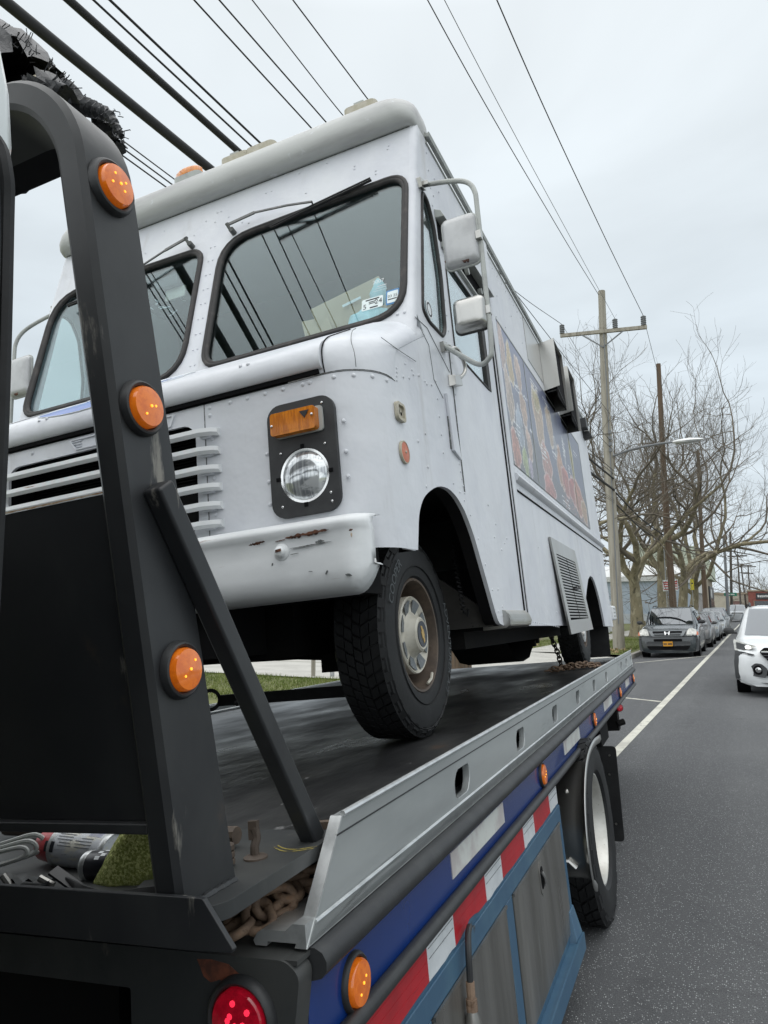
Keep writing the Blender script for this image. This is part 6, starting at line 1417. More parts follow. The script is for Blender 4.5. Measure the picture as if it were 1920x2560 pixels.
# mirrors
def mirror(sgn):
    X = lambda x: x if sgn > 0 else 2 * XM - x
    g = M(); tp = smooth_path([(X(-.79), 2.71, 1.955), (X(-.66), 2.675, 1.905), (X(-.585), 2.655, 1.862), (X(-.552), 2.64, 1.80), (X(-.548), 2.632, 1.70), (X(-.550), 2.61, 1.30), (X(-.553), 2.60, 1.10), (X(-.57), 2.605, 1.055), (X(-.62), 2.64, 1.055), (X(-.71), 2.70, 1.14), (X(-.79), 2.77, 1.225)])
    g.tube(tp, .0105, 10); ma = g.part('mirror_arm', K['grey_tube'], ft)
    for y, z in ((2.70, 1.955), (2.775, 1.222)):
        g = M(); g.obox((X(-.795), y, z), ((1, 0, 0), (0, 1, .3), (0, -.3, 1)), (.012, .032, .022)); g.obox((X(-.775), y - .01, z - .012), ((1, -.3, -.3), (0, 1, 0), (0, 0, 1)), (.022, .012, .010)); g.disc((X(-.785), y + .02, z + .008), (sgn, 0, 0), .008, .016, 8); g.part('mirror_bracket', K['stainless'], ma, bevel=.002)
    for (x0, x1, z0, z1, mtn, dp) in ((-.700, -.556, 1.468, 1.690, 'mirror_back', .030), (-.688, -.552, 1.185, 1.322, 'stainless', .05)):
        cx, cz = (x0 + x1) / 2, (z0 + z1) / 2; rows = []
        for s_, dy in ((1, .006), (1.0, -.004), (.965, -dp * .45), (.90, -dp * .8), (.70, -dp), (.35, -dp * 1.02), (.01, -dp * 1.02)):
            rows.append([(X(cx + (u - cx) * s_), 2.618 + dy, cz + (v - cz) * s_) for u, v in rrect(x0, x1, z0, z1, .024)])
        g = M(); g.loft(rows, closed=True); mh = g.part('mirror_head', K[mtn], ma, sharp=50)
        g = M(); g.tube([(X(u), 2.619, v) for u, v in rrect(x0, x1, z0, z1, .024)], .006, 8, closed=True); g.part('mirror_rim', K['grey_tube'] if mtn == 'mirror_back' else K['black_plastic'], mh, sharp=180)
        g = M(); g.plate([(X(u), v) for u, v in rrect(x0 + .004, x1 - .004, z0 + .004, z1 - .004, .022)], [], lambda u, v: (u, 2.626, v), lambda u, v: (u, 2.624, v)); g.part('mirror_face', K['mirror'], mh)
        g = M(); g.box(min(X(-.562), X(-.538)), max(X(-.562), X(-.538)), 2.594, 2.625, cz - .018, cz + .018); g.part('mirror_clamp', K['stainless'], mh, bevel=.003)
        if mtn == 'mirror_back':
            g = M()
            for a, b_, s2 in ((-.694, 1.512, 1), (-.690, 1.495, .8), (-.617, 1.488, 1.3), (-.605, 1.482, .9)):
                pl = blob(a, b_, .008 * s2, .009 * s2, int(a * 1000)); g.plate([(X(u), v) for u, v in pl], [], lambda u, v: (u, 2.6105 - .018 * min(1, max(0, (u - X(-.7)) * sgn / .03)), v), lambda u, v: (u, 2.616, v))
            g.part('rust_spot', K['rust'], mh, fix=False)
mirror(1); mirror(-1)
# --- cab interior
g = M(); g.box(XO + .02, XS - .02, 2.30, 3.70, .635, .66); g.box(XO + .02, XS - .02, 3.70, 3.74, .30, 2.28); g.box(XO + .02, XS - .02, 2.78, 3.72, 2.24, 2.27); g.part('cab_lining', K['cabin'], ft)
g = M(); g.hexa([(XO + .03, 2.46, 1.10), (XS - .03, 2.46, 1.10), (XS - .03, 2.75, 1.0), (XO + .03, 2.75, 1.0), (XO + .03, 2.465, 1.235), (XS - .03, 2.465, 1.235), (XS - .03, 2.75, 1.20), (XO + .03, 2.75, 1.20)]); g.part('dashboard', K['cabin'], ft, bevel=.02)
g = M(); g.box(-1.45, -1.0, 3.15, 3.6, .75, .9); g.box(-1.45, -1.0, 3.55, 3.66, .9, 1.55); g.part('driver_seat', K['cabin'], ft, bevel=.04)
g = M(); g.lathe([(.20, 0), (.212, .012), (.224, 0), (.212, -.012), (.20, 0)], (-1.22, 2.92, 1.24), (0, .5, .85), 28); g.tube([(-1.22, 2.92, 1.24), (-1.22, 2.70, 1.05)], .03, 8); g.part('steering_wheel', K['gasket'], ft)
g = M(); g.box(-2.25, -2.10, 2.675, 2.70, 1.86, 1.92); g.part('rear_view_mirror', K['cabin'], ft, bevel=.01)
# --- wheels
def truck_wheel(c, ax, front):
    R, rim, hw = .385, .215, .104
    tg = tyre_mb(c, R, rim, hw, ax, 40, 5, n=64); wh = tg.part('wheel', K['rubber'], ft)
    tread_mb(c, R, hw, ax, 54, seed=2).part('tread', K['rubber'], wh, kind='stuff', smooth=False)
    s_ = ax[0]
    def at(r, phi, a): return (c[0] + s_ * a, c[1] + r * math.cos(phi), c[2] + r * math.sin(phi))
    g = M(); g.lathe([(.222, .084), (.218, .091), (.210, .089), (.205, .07), (.198, .02), (.190, -.03), (.17, -.05), (.155, -.045), (.145, .0), (.05, .0), (1e-4, .0)], c, ax, 48); g.part('rim', K['rim_rust'], wh)
    if front:
        g = M(); g.lathe([(.150, .0), (.150, .068), (.146, .073), (.140, .070), (.122, .058), (.088, .062), (.074, .078), (.066, .098), (.058, .104), (.050, .102), (1e-4, .102)], c, ax, 48); hc = g.part('hubcap', K['hub_cream'], wh, sharp=25)
        for k in range(8):
            g = M(); a0 = 2 * PI * k / 8 + .2; a1 = a0 + .50
            pts = [(a0 + (a1 - a0) * j / 4, .136) for j in range(5)] + [(a1 - .06 - (a1 - a0 - .12) * j / 3, .090) for j in range(4)]
            off = lambda r: .0595 + (.0125 if r > .13 else 0) * .9
            g.plate([(r * math.cos(a), r * math.sin(a)) for a, r in pts], [], lambda u, v: (c[0] + s_ * off(math.hypot(u, v)), c[1] + u, c[2] + v), lambda u, v: (c[0] + s_ * (off(math.hypot(u, v)) + .0035), c[1] + u, c[2] + v))
            g.part('hubcap_slot', K['hub_grey'], hc)
        g = M(); g.disc((c[0] + s_ * .1025, c[1], c[2]), ax, .050, .0025, 28); eb = g.part('hub_emblem', K['navy'], hc)
        bt = [(-.036, -.007), (-.014, -.007), (-.010, -.013), (.016, -.013), (.013, -.007), (.036, -.007), (.030, .007), (.014, .007), (.010, .013), (-.016, .013), (-.013, .007), (-.030, .007)]
        ca_, sa_ = math.cos(-1.2), math.sin(-1.2)
        g = M(); g.plate([(u * ca_ - v * sa_, u * sa_ + v * ca_) for u, v in bt], [], lambda u, v: (c[0] + s_ * .105, c[1] + u, c[2] + v), lambda u, v: (c[0] + s_ * .107, c[1] + u, c[2] + v)); g.part('emblem_cross', K['gold'], hc)
        for txt, p0, r0, size in (('COOPER', 2.78, .318, .052), ('ADVENTURER A/T', .42, .318, .050)):
            def fn(x, y, z_, p0=p0, r0=r0): return at(r0 + y, p0 - x / r0, .1075 - abs(y) * .06 + .0006)
            g = M(); g.text(txt, size, fn, 0, 0, 'LEFT'); g.part('sidewall_lettering', K['rubber_letter'], wh, fix=False)
        g = M(); g.lathe([(.262, .1035), (.264, .1075), (.267, .1040)], c, ax, 56); g.lathe([(.352, .0965), (.354, .100), (.357, .0960)], c, ax, 56); g.part('sidewall_ring', K['rubber'], wh)
        g = M()
        g.tube([at(.20, -1.28, .085), at(.20, -1.08, .088), at(.196, -.92, .085)], .006, 6); g.part('wheel_weight', K['hub_cream'], wh)
    else:
        g = M(); g.lathe([(.19, .06), (.17, .09), (.12, .085), (.10, .02), (.07, .02), (.06, .06), (1e-4, .065)], c, ax, 32); g.part('hubcap', K['stainless'], wh)
truck_wheel((-1.068, 2.63, .024), (1, 0, 0), True); truck_wheel((-2.645, 2.63, .024), (-1, 0, 0), True)
truck_wheel((-1.02, 6.86, .022), (1, 0, 0), False); truck_wheel((-2.71, 6.86, .022), (-1, 0, 0), False)
# --- underbody, wheel wells, flap, rear bumper
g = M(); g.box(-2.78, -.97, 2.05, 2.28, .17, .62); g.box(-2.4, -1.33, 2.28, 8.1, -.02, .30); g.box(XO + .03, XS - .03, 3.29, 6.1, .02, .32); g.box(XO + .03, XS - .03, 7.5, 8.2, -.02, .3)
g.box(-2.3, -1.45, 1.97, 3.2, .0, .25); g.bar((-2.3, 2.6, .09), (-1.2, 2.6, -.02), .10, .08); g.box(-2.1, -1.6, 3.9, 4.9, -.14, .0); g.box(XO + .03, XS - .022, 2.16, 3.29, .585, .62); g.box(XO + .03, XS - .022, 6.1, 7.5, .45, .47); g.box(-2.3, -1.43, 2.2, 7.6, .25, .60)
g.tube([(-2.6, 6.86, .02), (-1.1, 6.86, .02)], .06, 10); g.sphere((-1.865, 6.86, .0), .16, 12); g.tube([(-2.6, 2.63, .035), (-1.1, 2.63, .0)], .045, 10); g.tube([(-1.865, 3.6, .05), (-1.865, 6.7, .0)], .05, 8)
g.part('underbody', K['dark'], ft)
g = M(); g.loft([[(x, 4.0, .02), (x, 4.15, -.07), (x, 4.3, -.16), (x, 4.5, -.185), (x, 4.7, -.17), (x, 4.9, -.08), (x, 5.1, -.04), (x, 5.3, .02)] for x in (-1.35, -1.0)]); g.box(-1.4, -1.0, 3.3, 6.0, -.06, .04); g.part('fuel_tank', K['dark'], ft)
g = M()
for y, d in ((5.45, .10), (5.62, .05), (5.75, .09), (5.9, .08), (6.05, .06)): g.box(-1.3, -1.2, y, y + .06, -.05 - d, .0)
g.tube([(-1.36, 2.03, -.08), (-1.37, 2.0, -.13), (-1.40, 2.0, -.15)], .01, 6); g.part('exhaust_bracket', K['dark'], ft)
K['liner'] = mat('wheel_well_liner', (.045, .043, .040), .8, var=((.07, .066, .06), 4, .4, .65), dirt=((.015, .014, .013), 22, .64, .68))
g = M(); g.plate([(-1.45, .035), (XS - .04, .035), (XS - .05, .10), (-1.05, .27), (-1.16, .30), (-1.45, .30)], [], lambda u, v: (u, 3.24 - .25 * v, v), lambda u, v: (u, 3.27 - .25 * v, v)); g.part('wheel_well_liner', K['liner'], ft)
g = M(); g.loft([[(XS - .018, y, z), (XS - .07, y, z)] for y, z in arch_f]); g.part('arch_lip', K['dark'], ft)
g = M(); g.loft([[(XS - .018, y, z), (XS - .25, y, z)] for y, z in arch_r]); g.part('arch_lip', K['dark'], ft)
g = M(); pts = []
for k in range(60): pts.append((XS - .14 + .010 * math.cos(k * 1.6), 3.06 + .0012 * k + .010 * math.sin(k * 1.6), .42 - .0052 * k))
g.tube(pts, .0035, 5); g.tube([(XS - .14, 3.13, .11), (XS - .13, 3.15, .09), (XS - .12, 3.14, .12)], .007, 6); g.part('coiled_hose', K['rubber'], ft)
g = M(); g.plate(rpoly([(-1.15, -.33), (-.815, -.335), (-.80, -.02), (-1.15, -.02)], .03), [], lambda u, v: (u, 7.75, v), lambda u, v: (u, 7.765, v)); g.part('mud_flap', K['rubber'], ft)
g = M(); g.box(-2.9, -.77, 8.28, 8.52, .03, .19); rb = g.part('rear_bumper', K['bumper_white'], ft, bevel=.02)
g = M()
for z in (.07, .11, .15): g.box(-.775, -.766, 8.29, 8.51, z, z + .012)
g.part('bumper_rib', K['grey_tube'], rb)
g = M(); g.box(-2.9, -.80, 8.27, 8.29, -.04, 2.29); g.part('rear_wall', WP, ft)
# ------------------------------------------------------------------ loose things on the trucks
def link(g, c, ax, nrm, L=.05, W=.034, r=.006, n=14, k=7):
    ax = Vector(ax).normalized(); nrm = Vector(nrm); side_ = ax.cross(nrm).normalized(); c = Vector(c); hl = (L - W) / 2; hw = W / 2; pts = []
    for i in range(n):
        a = 2 * PI * i / n; u = hw * math.cos(a); v = hw * math.sin(a) + (hl if math.sin(a) > 1e-6 else (-hl if math.sin(a) < -1e-6 else 0))
        pts.append(c + side_ * u + ax * v)
    g.tube(pts, r, k, closed=True); return g
def chain(name, label, pts, mt, L=.055, W=.036, r=.007, cat='chain', frame='T', group=None, jit=.0, seed=1, up=(0, 0, 1)):
    P = smooth_path(pts, 12); rr = random.Random(seed); o = tuple(P[0])
    t_ = thing(name, label, cat, o, frame, group)
    acc = 0; step = L - 2 * r - .002; i = 0; last = P[0]; want = step * .5; walked = 0
    for a, b_ in zip(P[:-1], P[1:]):
        d = b_ - a; l = d.length
        while walked + l >= want and l > 0:
            f_ = (want - walked) / l; c = a + d * f_; ax = d.normalized()
            s0 = ax.cross(Vector(up)); s0 = s0.normalized() if s0.length > .01 else Vector((1, 0, 0)); n0 = s0.cross(ax)
            nn = n0 if i % 2 == 0 else (s0 * .75 + n0 * .65)
            if jit: nn = (nn + Vector((rr.uniform(-jit, jit), rr.uniform(-jit, jit), rr.uniform(-jit, jit)))).normalized(); c = c + Vector((rr.uniform(-jit, jit), rr.uniform(-jit, jit), rr.uniform(0, jit))) * .01
            g = M(); link(g, c, ax, nn, L, W, r); g.part('chain_link', K[mt], t_, sharp=180)
            i += 1; want += step
        walked += l
    return t_
# pile of heavy rusty chain in the front tray
rr = random.Random(12)
pl_ = [(-.79, 1.16, -.478)]
pts = [(-.80, 1.13, -.470), (-.84, 1.17, -.478), (-.80, 1.21, -.462), (-.85, 1.25, -.470), (-.79, 1.25, -.455), (-.74, 1.30, -.460), (-.80, 1.33, -.450), (-.86, 1.30, -.47), (-.92, 1.25, -.475), (-.88, 1.19, -.455), (-.81, 1.28, -.435), (-.76, 1.36, -.44), (-.82, 1.42, -.44), (-.74, 1.45, -.445), (-.80, 1.52, -.45)]
chain('rusty_chain', 'heap of heavy rusty chain lying in the tray under the winch plate', pts, 'chain_rust', .072, .046, .0088, jit=.35, seed=4)
chain('rusty_chain', 'second run of rusty chain crossing over the heap in the front tray', [(-.775, 1.15, -.470), (-.80, 1.185, -.452), (-.765, 1.23, -.446), (-.80, 1.275, -.432), (-.77, 1.325, -.425), (-.745, 1.38, -.43)], 'chain_rust', .072, .046, .0088, jit=.3, seed=9)
g = M(); g.lathe([(.058, 0), (.064, .012), (.060, .020), (.050, .012), (.02, .006), (1e-4, .006)], (-.80, 1.36, -.405), (-.25, -.55, .75), 28); g.top('steel_ring', 'dark round steel dish lying on the chain heap under the winch plate', 'ring', K['black_steel'], 'T', (-.80, 1.36, -.40), sharp=50)
# chain hanging at the rear wheel and the heap on the deck in front of it
chain('tie_down_chain', 'short chain hanging from the food truck axle down to the deck', [(-1.15, 6.33, .02), (-1.13, 6.33, -.10), (-1.105, 6.34, -.20), (-1.09, 6.34, -.29), (-1.085, 6.33, -.35)], 'chain_dark', .050, .034, .0068, seed=3, up=(0, 1, 0))
g = M(); g.tube([(-1.17, 6.33, .06), (-1.155, 6.33, -.02), (-1.128, 6.33, -.12)], .014, 8); g.top('tie_down_strap', 'dark tension strap above the short hanging chain', 'strap', K['chain_dark'], 'T', (-1.15, 6.33, 0))
chain('tie_down_chain', 'dark rusty chain heaped on the deck against the rear wheel', [(-1.20, 6.22, -.352), (-1.14, 6.26, -.350), (-1.09, 6.22, -.35), (-1.05, 6.28, -.345), (-1.00, 6.25, -.34), (-.98, 6.31, -.345), (-.94, 6.27, -.335), (-.91, 6.34, -.34), (-.87, 6.33, -.335), (-.84, 6.40, -.345), (-.80, 6.44, -.35), (-.78, 6.50, -.352), (-.86, 6.42, -.325), (-.93, 6.33, -.315), (-1.0, 6.30, -.32), (-1.08, 6.26, -.33), (-1.16, 6.24, -.335)], 'chain_rust', .050, .034, .0065, jit=.4, seed=6)
# far-side tie down: chain, ring and strap toward the front axle
chain('tie_down_chain', 'dark chain running along the far side rail to a steel bar', [(-2.82, 2.75, -.30), (-2.62, 2.92, -.262), (-2.42, 3.10, -.225)], 'chain_dark', .085, .055, .0105, seed=7)
g = M(); g.lathe([(.040, -.012), (.058, -.012), (.058, .012), (.040, .012), (.040, -.012)], (-2.36, 3.14, -.208), (.6, -.8, .1), 24); g.bar((-2.31, 3.165, -.215), (-1.55, 3.28, -.215), .05, .055); g.top('tension_bar', 'black steel tension bar with an eye end hooked to the far chain', 'bar', K['black_plastic'], 'T', (-2.3, 3.15, -.21), sharp=40)
# spray cans, towel, cable bundle and bits on the plate behind the tray lip
def can(name, label, c, ax, R, L, mats, cat='spray can'):
    t_ = thing(name, label, cat, c, 'T'); ax = Vector(ax).normalized(); c = Vector(c)
    g = M(); g.lathe([(1e-4, .0), (R * .92, .0), (R, .006), (R, L - .008), (R * .94, L)], c, ax, 28); b_ = g.part('can_body', K[mats[0]], t_, sharp=30)
    g = M(); g.lathe([(R * .995, -.002), (R * 1.035, .002), (R * 1.035, .008), (R * 1.0, .010)], c, ax, 28); g.part('can_rim', K['alu_bright'], t_)
    g = M(); g.lathe([(R * 1.0, L - .010), (R * 1.035, L - .006), (R * 1.035, L), (R * .97, L + .002)], c, ax, 28); g.part('can_rim', K['alu_bright'], t_)
    g = M(); g.lathe([(R * .93, L), (R * .88, L + .016), (R * .80, L + .040), (R * .70, L + .046), (1e-4, L + .047)], c, ax, 24); g.part('can_cap', K[mats[1]], t_)
    u = ax.cross(Vector((0, 0, 1))).normalized(); v = u.cross(ax)
    return t_, c, ax, u, v
t_, c, ax, u, v = can('spray_can', 'white labelled spray can with a red cap lying on the winch plate', (-1.036, 1.075, -.333), (-1, .03, .05), .0335, .135, ('can_label', 'red_paint'))
BR = .0339
def onc(R, s_, a): return c + ax * s_ + (u * math.cos(a) + v * math.sin(a)) * R
def patch(name, mt, s0, s1, a0, a1, par, R=.0339, n=6):
    g = M(); g.loft([[onc(R, s_, a0 + (a1 - a0) * k / n) for k in range(n + 1)] for s_ in (s0, s1)]); return g.part(name, K[mt], par, fix=False)
lb_ = t_
K['lavender'] = mat('label_lavender', (.22, .24, .42), .5); K['label_yellow'] = mat('label_yellow', (.50, .46, .24), .5)
rr = random.Random(2)
fa = PI * .5 - .0
for k in range(9): patch('label_barcode', 'lavender', .018 + .0034 * k, .0195 + .0034 * k, fa - .1, fa + .5, lb_)
patch('label_band', 'label_yellow', .128, .134, fa - 1.8, fa + 1.2, lb_)
patch('label_logo', 'can_black', .118, .142, fa + 1.0, fa + 1.55, lb_, .0341)
for r_ in range(13):
    a = fa - .9 + .17 * r_
    for q in range(2):
        s0 = .025 + q * .048 + rr.uniform(0, .006)
        if r_ > 6 and q == 0 and r_ < 9: continue
        patch('label_text', 'hub_grey', s0, s0 + rr.uniform(.026, .042), a, a + .045, lb_, .0340, 1)
t_, c, ax, u, v = can('spray_can', 'black spray can with a checkered band tucked behind the white can', (-1.043, 1.022, -.339), (1, .03, .03), .0245, .085, ('can_black', 'can_black'))
for i in range(7):
    for j in range(2):
        if (i + j) % 2 == 0: patch('check_square', 'white_print', .030 + .010 * j, .040 + .010 * j, PI * .5 - .9 + .26 * i, PI * .5 - .9 + .26 * (i + 1), t_, .0249, 2)
for q in ((.035, 2.35), (.035, 2.85)):
    g = M(); s0, a0 = q; g.add([onc(.0249, s0 - .008, a0), onc(.0249, s0, a0 + .24), onc(.0249, s0 + .008, a0), onc(.0249, s0, a0 - .24)], [(0, 1, 2, 3)]); g.part('hazard_diamond', K['white_print'], t_, fix=False)
# towel: crumpled cloth
g = M(); rows = []
for j in range(18):
    tz = j / 17; row = []; lean_ = .02 * math.sin(2.2 * tz)
    for i in range(26):
        a = 2 * PI * i / 26; r = .058 * (1 - .55 * tz ** 1.6) * (1 + .10 * math.sin(3 * a + 2) + .05 * math.sin(7 * a + 5 * tz)); row.append((-.958 + r * 1.0 * math.cos(a) + .035 * tz, 1.02 + r * .6 * math.sin(a), -.360 + .105 * tz - .02 * tz * math.sin(2 * a)))
    rows.append(row)
g.loft(rows, closed=True, caps=True); g.top('shop_towel', 'olive green woven towel stuffed beside the rack post', 'towel', K['towel'], 'T', (-.958, 1.02, -.36), sharp=180)
t_ = thing('cable_bundle', 'folded grey cable in a metal clamp lying at the left on the plate', 'cable', (-1.28, 1.02, -.34), 'T')
for k in range(3):
    g = M(); g.tube(smooth_path([(-1.36, 1.0, -.338 + .004 * k), (-1.27, 1.01 + .012 * k, -.322 + .006 * k), (-1.205, 1.02 + .016 * k, -.312 + .007 * k), (-1.195, 1.02 + .02 * k, -.325), (-1.24, 1.0, -.338), (-1.31, .99, -.346)]), .0042, 7); g.part('cable_loop', K['grey_tube'], t_)
g = M(); g.obox((-1.315, 1.0, -.342), ((1, .2, .1), (0, 1, 0), (0, 0, 1)), (.018, .014, .016)); g.obox((-1.34, .985, -.352), ((1, 0, .3), (0, 1, 0), (-.3, 0, 1)), (.022, .01, .006)); g.part('clamp', K['beige'], t_, bevel=.003)
t_ = thing('tool_tray', 'dark bent rubber tray edge holding the spray cans and the towel', 'tray', (-1.0, .95, -.36), 'T')
g = M(); pts = [(-1.03, .962, -.338), (-.985, .958, -.348), (-.93, .955, -.356), (-.87, .955, -.346), (-.80, .957, -.338)]
g.loft([[(x, y, z) for x, y, z in pts], [(x, y - .004, z - .03) for x, y, z in pts]]); tr__ = g.part('tray_wall', K['black_plastic'], t_); so = tr__.modifiers.new('thick', 'SOLIDIFY'); so.thickness = .004
t_ = thing('scrap_pile', 'small heap of bolts, clips and torn plastic lying behind the tray lip', 'scrap', (-1.1, .94, -.36), 'T')
rr = random.Random(31)
for k in range(11):
    x = rr.uniform(-1.32, -.84); y = rr.uniform(.925, .975); d = Vector((rr.uniform(-1, 1), rr.uniform(-.4, .4), rr.uniform(-.1, .5))).normalized()
    g = M()
    if k % 3 == 0: g.tube([Vector((x, y, -.352)), Vector((x, y, -.352)) + d * .028], .006, 8); g.part('bolt', K['alu_door'] if k % 2 else K['rim_rust'], t_)
    else: g.obox((x, y, -.348 + rr.uniform(0, .010)), (d, (0, 1, .3), d.cross(Vector((0, 1, 0)))), (rr.uniform(.008, .03), .010, .002)); g.part('plastic_shard', K['black_plastic'] if k % 2 else K['black_steel'], t_)
g = M(); rows = []
for i in range(16):
    x = -1.30 + .20 * i / 15; rows.append([(x, .935 + .01 * j, -.352 + .016 * abs(math.sin(i * 1.1 + j)) * (1 - .1 * j)) for j in range(6)])
g.loft(rows); g.part('crumpled_sheet', K['grey_steel'], t_)
# light bar under a torn black tarp above the rack
lbx = thing('light_bar', 'amber and red warning light bar above the black rack, mostly hidden by the torn tarp', 'light bar', (-1.6, .98, 1.14), 'T')
g = M(); g.hexa([(-2.7, .86, 1.10), (-1.075, .86, 1.088), (-1.02, 1.10, 1.12), (-2.7, 1.10, 1.13), (-2.7, .86, 1.15), (-1.075, .86, 1.14), (-1.02, 1.10, 1.15), (-2.7, 1.10, 1.16)]); g.part('light_bar_base', K['void'], lbx, bevel=.01)
g = M(); g.hexa([(-2.7, .835, 1.055), (-1.075, .835, 1.052), (-1.075, .87, 1.052), (-2.7, .87, 1.055), (-2.7, .835, 1.075), (-1.075, .835, 1.070), (-1.075, .87, 1.070), (-2.7, .87, 1.075)]); g.part('red_edge_lens', K['pinkred'], lbx, bevel=.006)
g = M(); g.box(-1.19, -1.11, .83, .866, 1.046, 1.074); g.part('lens_clip', K['beige'], lbx, bevel=.006)
g = M(); g.loft([[(-1.10 + .02 * j, .985 - .10 * k / 6 + .02, 1.285 - .020 * j - .10 * (k / 6) ** 1.4) for k in range(7)] for j in range(5)]); g.part('ribbed_end', K['hose_beige'], lbx)
tp = thing('torn_tarp', 'torn black plastic sheet with frayed edges draped over the light bar', 'tarp', (-1.3, .98, 1.3), 'T')
rr = random.Random(17)
def tarp_top(x):        # height of the draped ridge, falling to the torn end
    k_ = [(-2.7, 1.50), (-1.45, 1.50), (-1.24, 1.455), (-1.16, 1.385), (-1.09, 1.295), (-1.03, 1.205), (-.985, 1.135), (-.955, 1.115)]
    for (a, b_), (c_, d_) in zip(k_[:-1], k_[1:]):
        if x <= c_: return b_ + (d_ - b_) * (x - a) / (c_ - a)
    return k_[-1][1]
def sheet(x0, x1, n, wy0):
    rows = []
    for i in range(n):
        x = x0 + (x1 - x0) * i / (n - 1); row = []; zt = tarp_top(x); zb = 1.165 if x < -1.1 else 1.10
        for j in range(21):
            a = -.05 + (PI + .1) * j / 20; wv_ = .014 * math.sin(9 * a + i * .55) + .010 * math.sin(15 * a + i * 1.3) + .006 * rr.uniform(-1, 1)
            row.append((x + .012 * math.sin(5 * a + i), .98 + (wy0 + wv_) * math.cos(a), zb + (zt - zb + wv_ * .7) * max(0, math.sin(a)) ** .8))
        rows.append(row)
    return rows
g = M(); g.loft(sheet(-2.65, -1.10, 60, .135)); g.part('tarp_sheet', K['tarp'], tp, sharp=60)
g = M(); g.loft(sheet(-1.035, -.965, 10, .10)); g.part('tarp_end', K['tarp'], tp, sharp=60)
g = M(); tl = smooth_path([(-1.02, .97, 1.14), (-.975, .97, 1.128), (-.945, .97, 1.108), (-.915, .97, 1.085), (-.895, .97, 1.050), (-.882, .97, 1.025)], 6)
g.tube(tl, 1, 8, rs=[.020 * (1 - .75 * k / (len(tl) - 1)) * (1 + .25 * math.sin(k * 2.1)) for k in range(len(tl))]); g.part('hanging_strip', K['tarp'], tp)
g = M()
for k in range(190):
    if k < 120:
        x = rr.uniform(-1.25, -.965); a = rr.uniform(.7, 2.3); p = Vector((x, .98 + .12 * math.cos(a), 1.10 + (tarp_top(x) - 1.10) * math.sin(a) ** .8)); d = Vector((rr.uniform(-.2, 1), rr.uniform(-.6, .6), rr.uniform(-.2, 1)))
        L = rr.uniform(.006, .030)
    else:
        p = tl[rr.randrange(8, len(tl))] + Vector((rr.uniform(-.010, .010), rr.uniform(-.01, .01), rr.uniform(-.012, .012))); d = Vector((rr.uniform(-.2, 1), rr.uniform(-.6, .6), rr.uniform(-1, .4))); L = rr.uniform(.006, .02)
    d.normalize(); g.tube([p, p + d * L * .6 + Vector((rr.uniform(-.004, .004),) * 3), p + d * L], .0011, 3, cap=False)
g.part('frayed_thread', K['tarp'], tp, kind='stuff', fix=False)
# things on the food truck dashboard
t_ = thing('cardboard_box', 'brown cardboard box lying on the food truck dashboard behind the windscreen', 'box', (-1.16, 2.72, 1.24), 'T')
g = M(); ax = Vector((.93, .2, .30)).normalized(); g.obox((-1.19, 2.78, 1.47), (ax, (-.2, 1, 0), (-.30, 0, .93)), (.17, .10, .085)); g.part('carton', K['card'], t_, bevel=.004)
g = M(); g.obox((-1.16, 2.672, 1.49), (ax, (-.2, 1, 0), (-.30, 0, .93)), (.045, .002, .006)); g.part('tape_strip', K['white_print'], t_)
g = M(); g.hexa([(-1.36, 2.62, 1.27), (-1.20, 2.60, 1.27), (-1.20, 2.61, 1.27), (-1.36, 2.63, 1.27), (-1.42, 2.68, 1.47), (-1.28, 2.66, 1.45), (-1.28, 2.67, 1.45), (-1.42, 2.69, 1.47)]); g.part('carton_flap', K['card'], t_)
g = M(); rows = []
for i in range(20):
    f_ = i / 19; row = []
    for j in range(12):
        q = j / 11; row.append((-1.16 + .26 * f_ + .012 * math.sin(q * 9 + f_ * 4), 2.50 + .10 * q + .012 * math.sin(f_ * 14 + q * 3), 1.245 + .17 * q * (.6 + .45 * math.sin(PI * min(1, f_ * 1.2))) + .012 * math.sin(f_ * 17 + q * 7)))
    rows.append(row)
g.loft(rows); g.top('blue_cloth', 'pale blue cloth bunched on the dashboard beside the stickers', 'cloth', K['cloth_blue'], 'T', (-1.05, 2.55, 1.24), sharp=70)
g = M(); rows = []
for j in range(10):
    f_ = j / 9; rows.append([(-1.0 + .036 * (1 + .25 * math.sin(3 * a + j)) * math.cos(a) * math.sin(PI * (.15 + .8 * f_)), 2.60 + .025 * math.sin(a) * math.sin(PI * (.15 + .8 * f_)), 1.40 + .12 * f_) for a in [2 * PI * k / 14 for k in range(14)]])
g.loft(rows, closed=True, caps=True); g.top('blue_cloth', 'small tied knot of pale blue cloth above the bunched one', 'cloth', K['cloth_blue'], 'T', (-1.015, 2.57, 1.4), sharp=180)
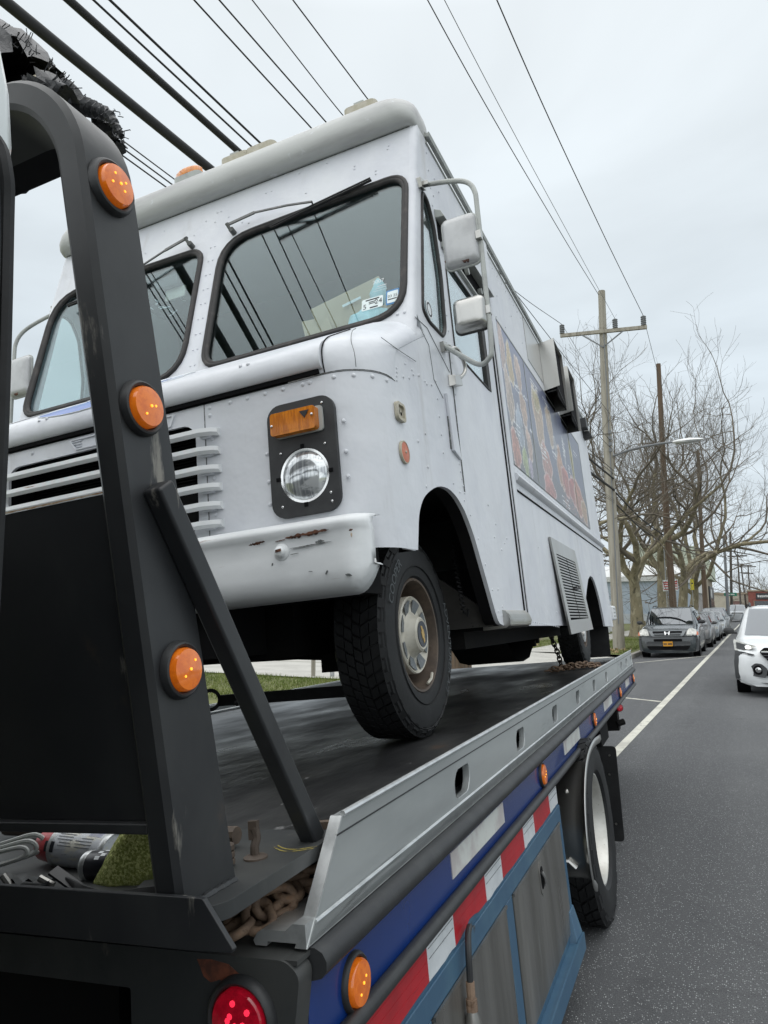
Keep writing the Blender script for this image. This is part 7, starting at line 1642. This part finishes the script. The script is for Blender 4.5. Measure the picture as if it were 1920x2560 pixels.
# crumpled clear bag hung inside the passenger windscreen
g = M(); rr = random.Random(3)
for k in range(9):
    p = Vector((-2.28 + rr.uniform(-.08, .10), 2.72, 1.80 + rr.uniform(-.10, .05))); pts = [p]
    for _ in range(5): p = p + Vector((rr.uniform(-.035, .035), rr.uniform(-.01, .01), rr.uniform(-.03, .025))); pts.append(p)
    g.tube(smooth_path(pts, 3), .0028, 4)
g.top('plastic_string', 'tangled white string dangling from the inside mirror of the food truck', 'string', K['white_print'], 'T', (-2.25, 2.72, 1.8), sharp=180)
g = M(); g.plate(rrect(-2.20, -2.08, 1.80, 1.865, .008), [], lambda u, v: (u, 2.70 + .2 * (v - 1.8), v), lambda u, v: (u, 2.708 + .2 * (v - 1.8), v)); g.top('paper_tag', 'cream paper tag hanging behind the passenger windscreen', 'tag', K['hub_cream'], 'T', (-2.14, 2.7, 1.83))
# stump and posts on the verge, seen under the food truck
t_ = thing('wooden_post', 'thick weathered reddish wooden post standing behind the tow truck deck', 'post', (-5.8, 15, -.05))
g = M(); rows = []
for i in range(7):
    z = -.05 + 1.5 * i / 6; rows.append([(-5.8 + (.235 + .012 * math.sin(5 * a + i)) * math.cos(a), 15 + .235 * math.sin(a), z) for a in [2 * PI * k / 22 for k in range(22)]])
g.loft(rows, closed=True, caps=True); g.part('post_shaft', K['pole_red'], t_)
g = M(); rr = random.Random(5)
for k in range(14):
    a = 2 * PI * k / 14; p = Vector((-5.8 + .238 * math.cos(a), 15 + .236 * math.sin(a), rr.uniform(0, .5))); g.tube([p, p + Vector((0, 0, rr.uniform(.3, .8)))], .006, 4)
g.part('crack', K['pole_dark'], t_, kind='stuff')
for x, y, mt, lab in ((-9.57, 14.86, 'pole', 'short green tinged wooden post on the grass edge, left of two'), (-9.15, 15.05, 'galv', 'short grey metal post on the grass edge, right of two')):
    t_ = thing('short_post', lab, 'post', (x, y, 0)); g = M(); g.tube([(x, y, -.05), (x, y, .95)], .055, 10); g.part('post_shaft', K[mt], t_)
    g = M(); g.lathe([(.062, .93), (.06, .98), (1e-4, 1.0)], (x, y, 0), (0, 0, 1), 10); g.part('post_cap', K[mt], t_)
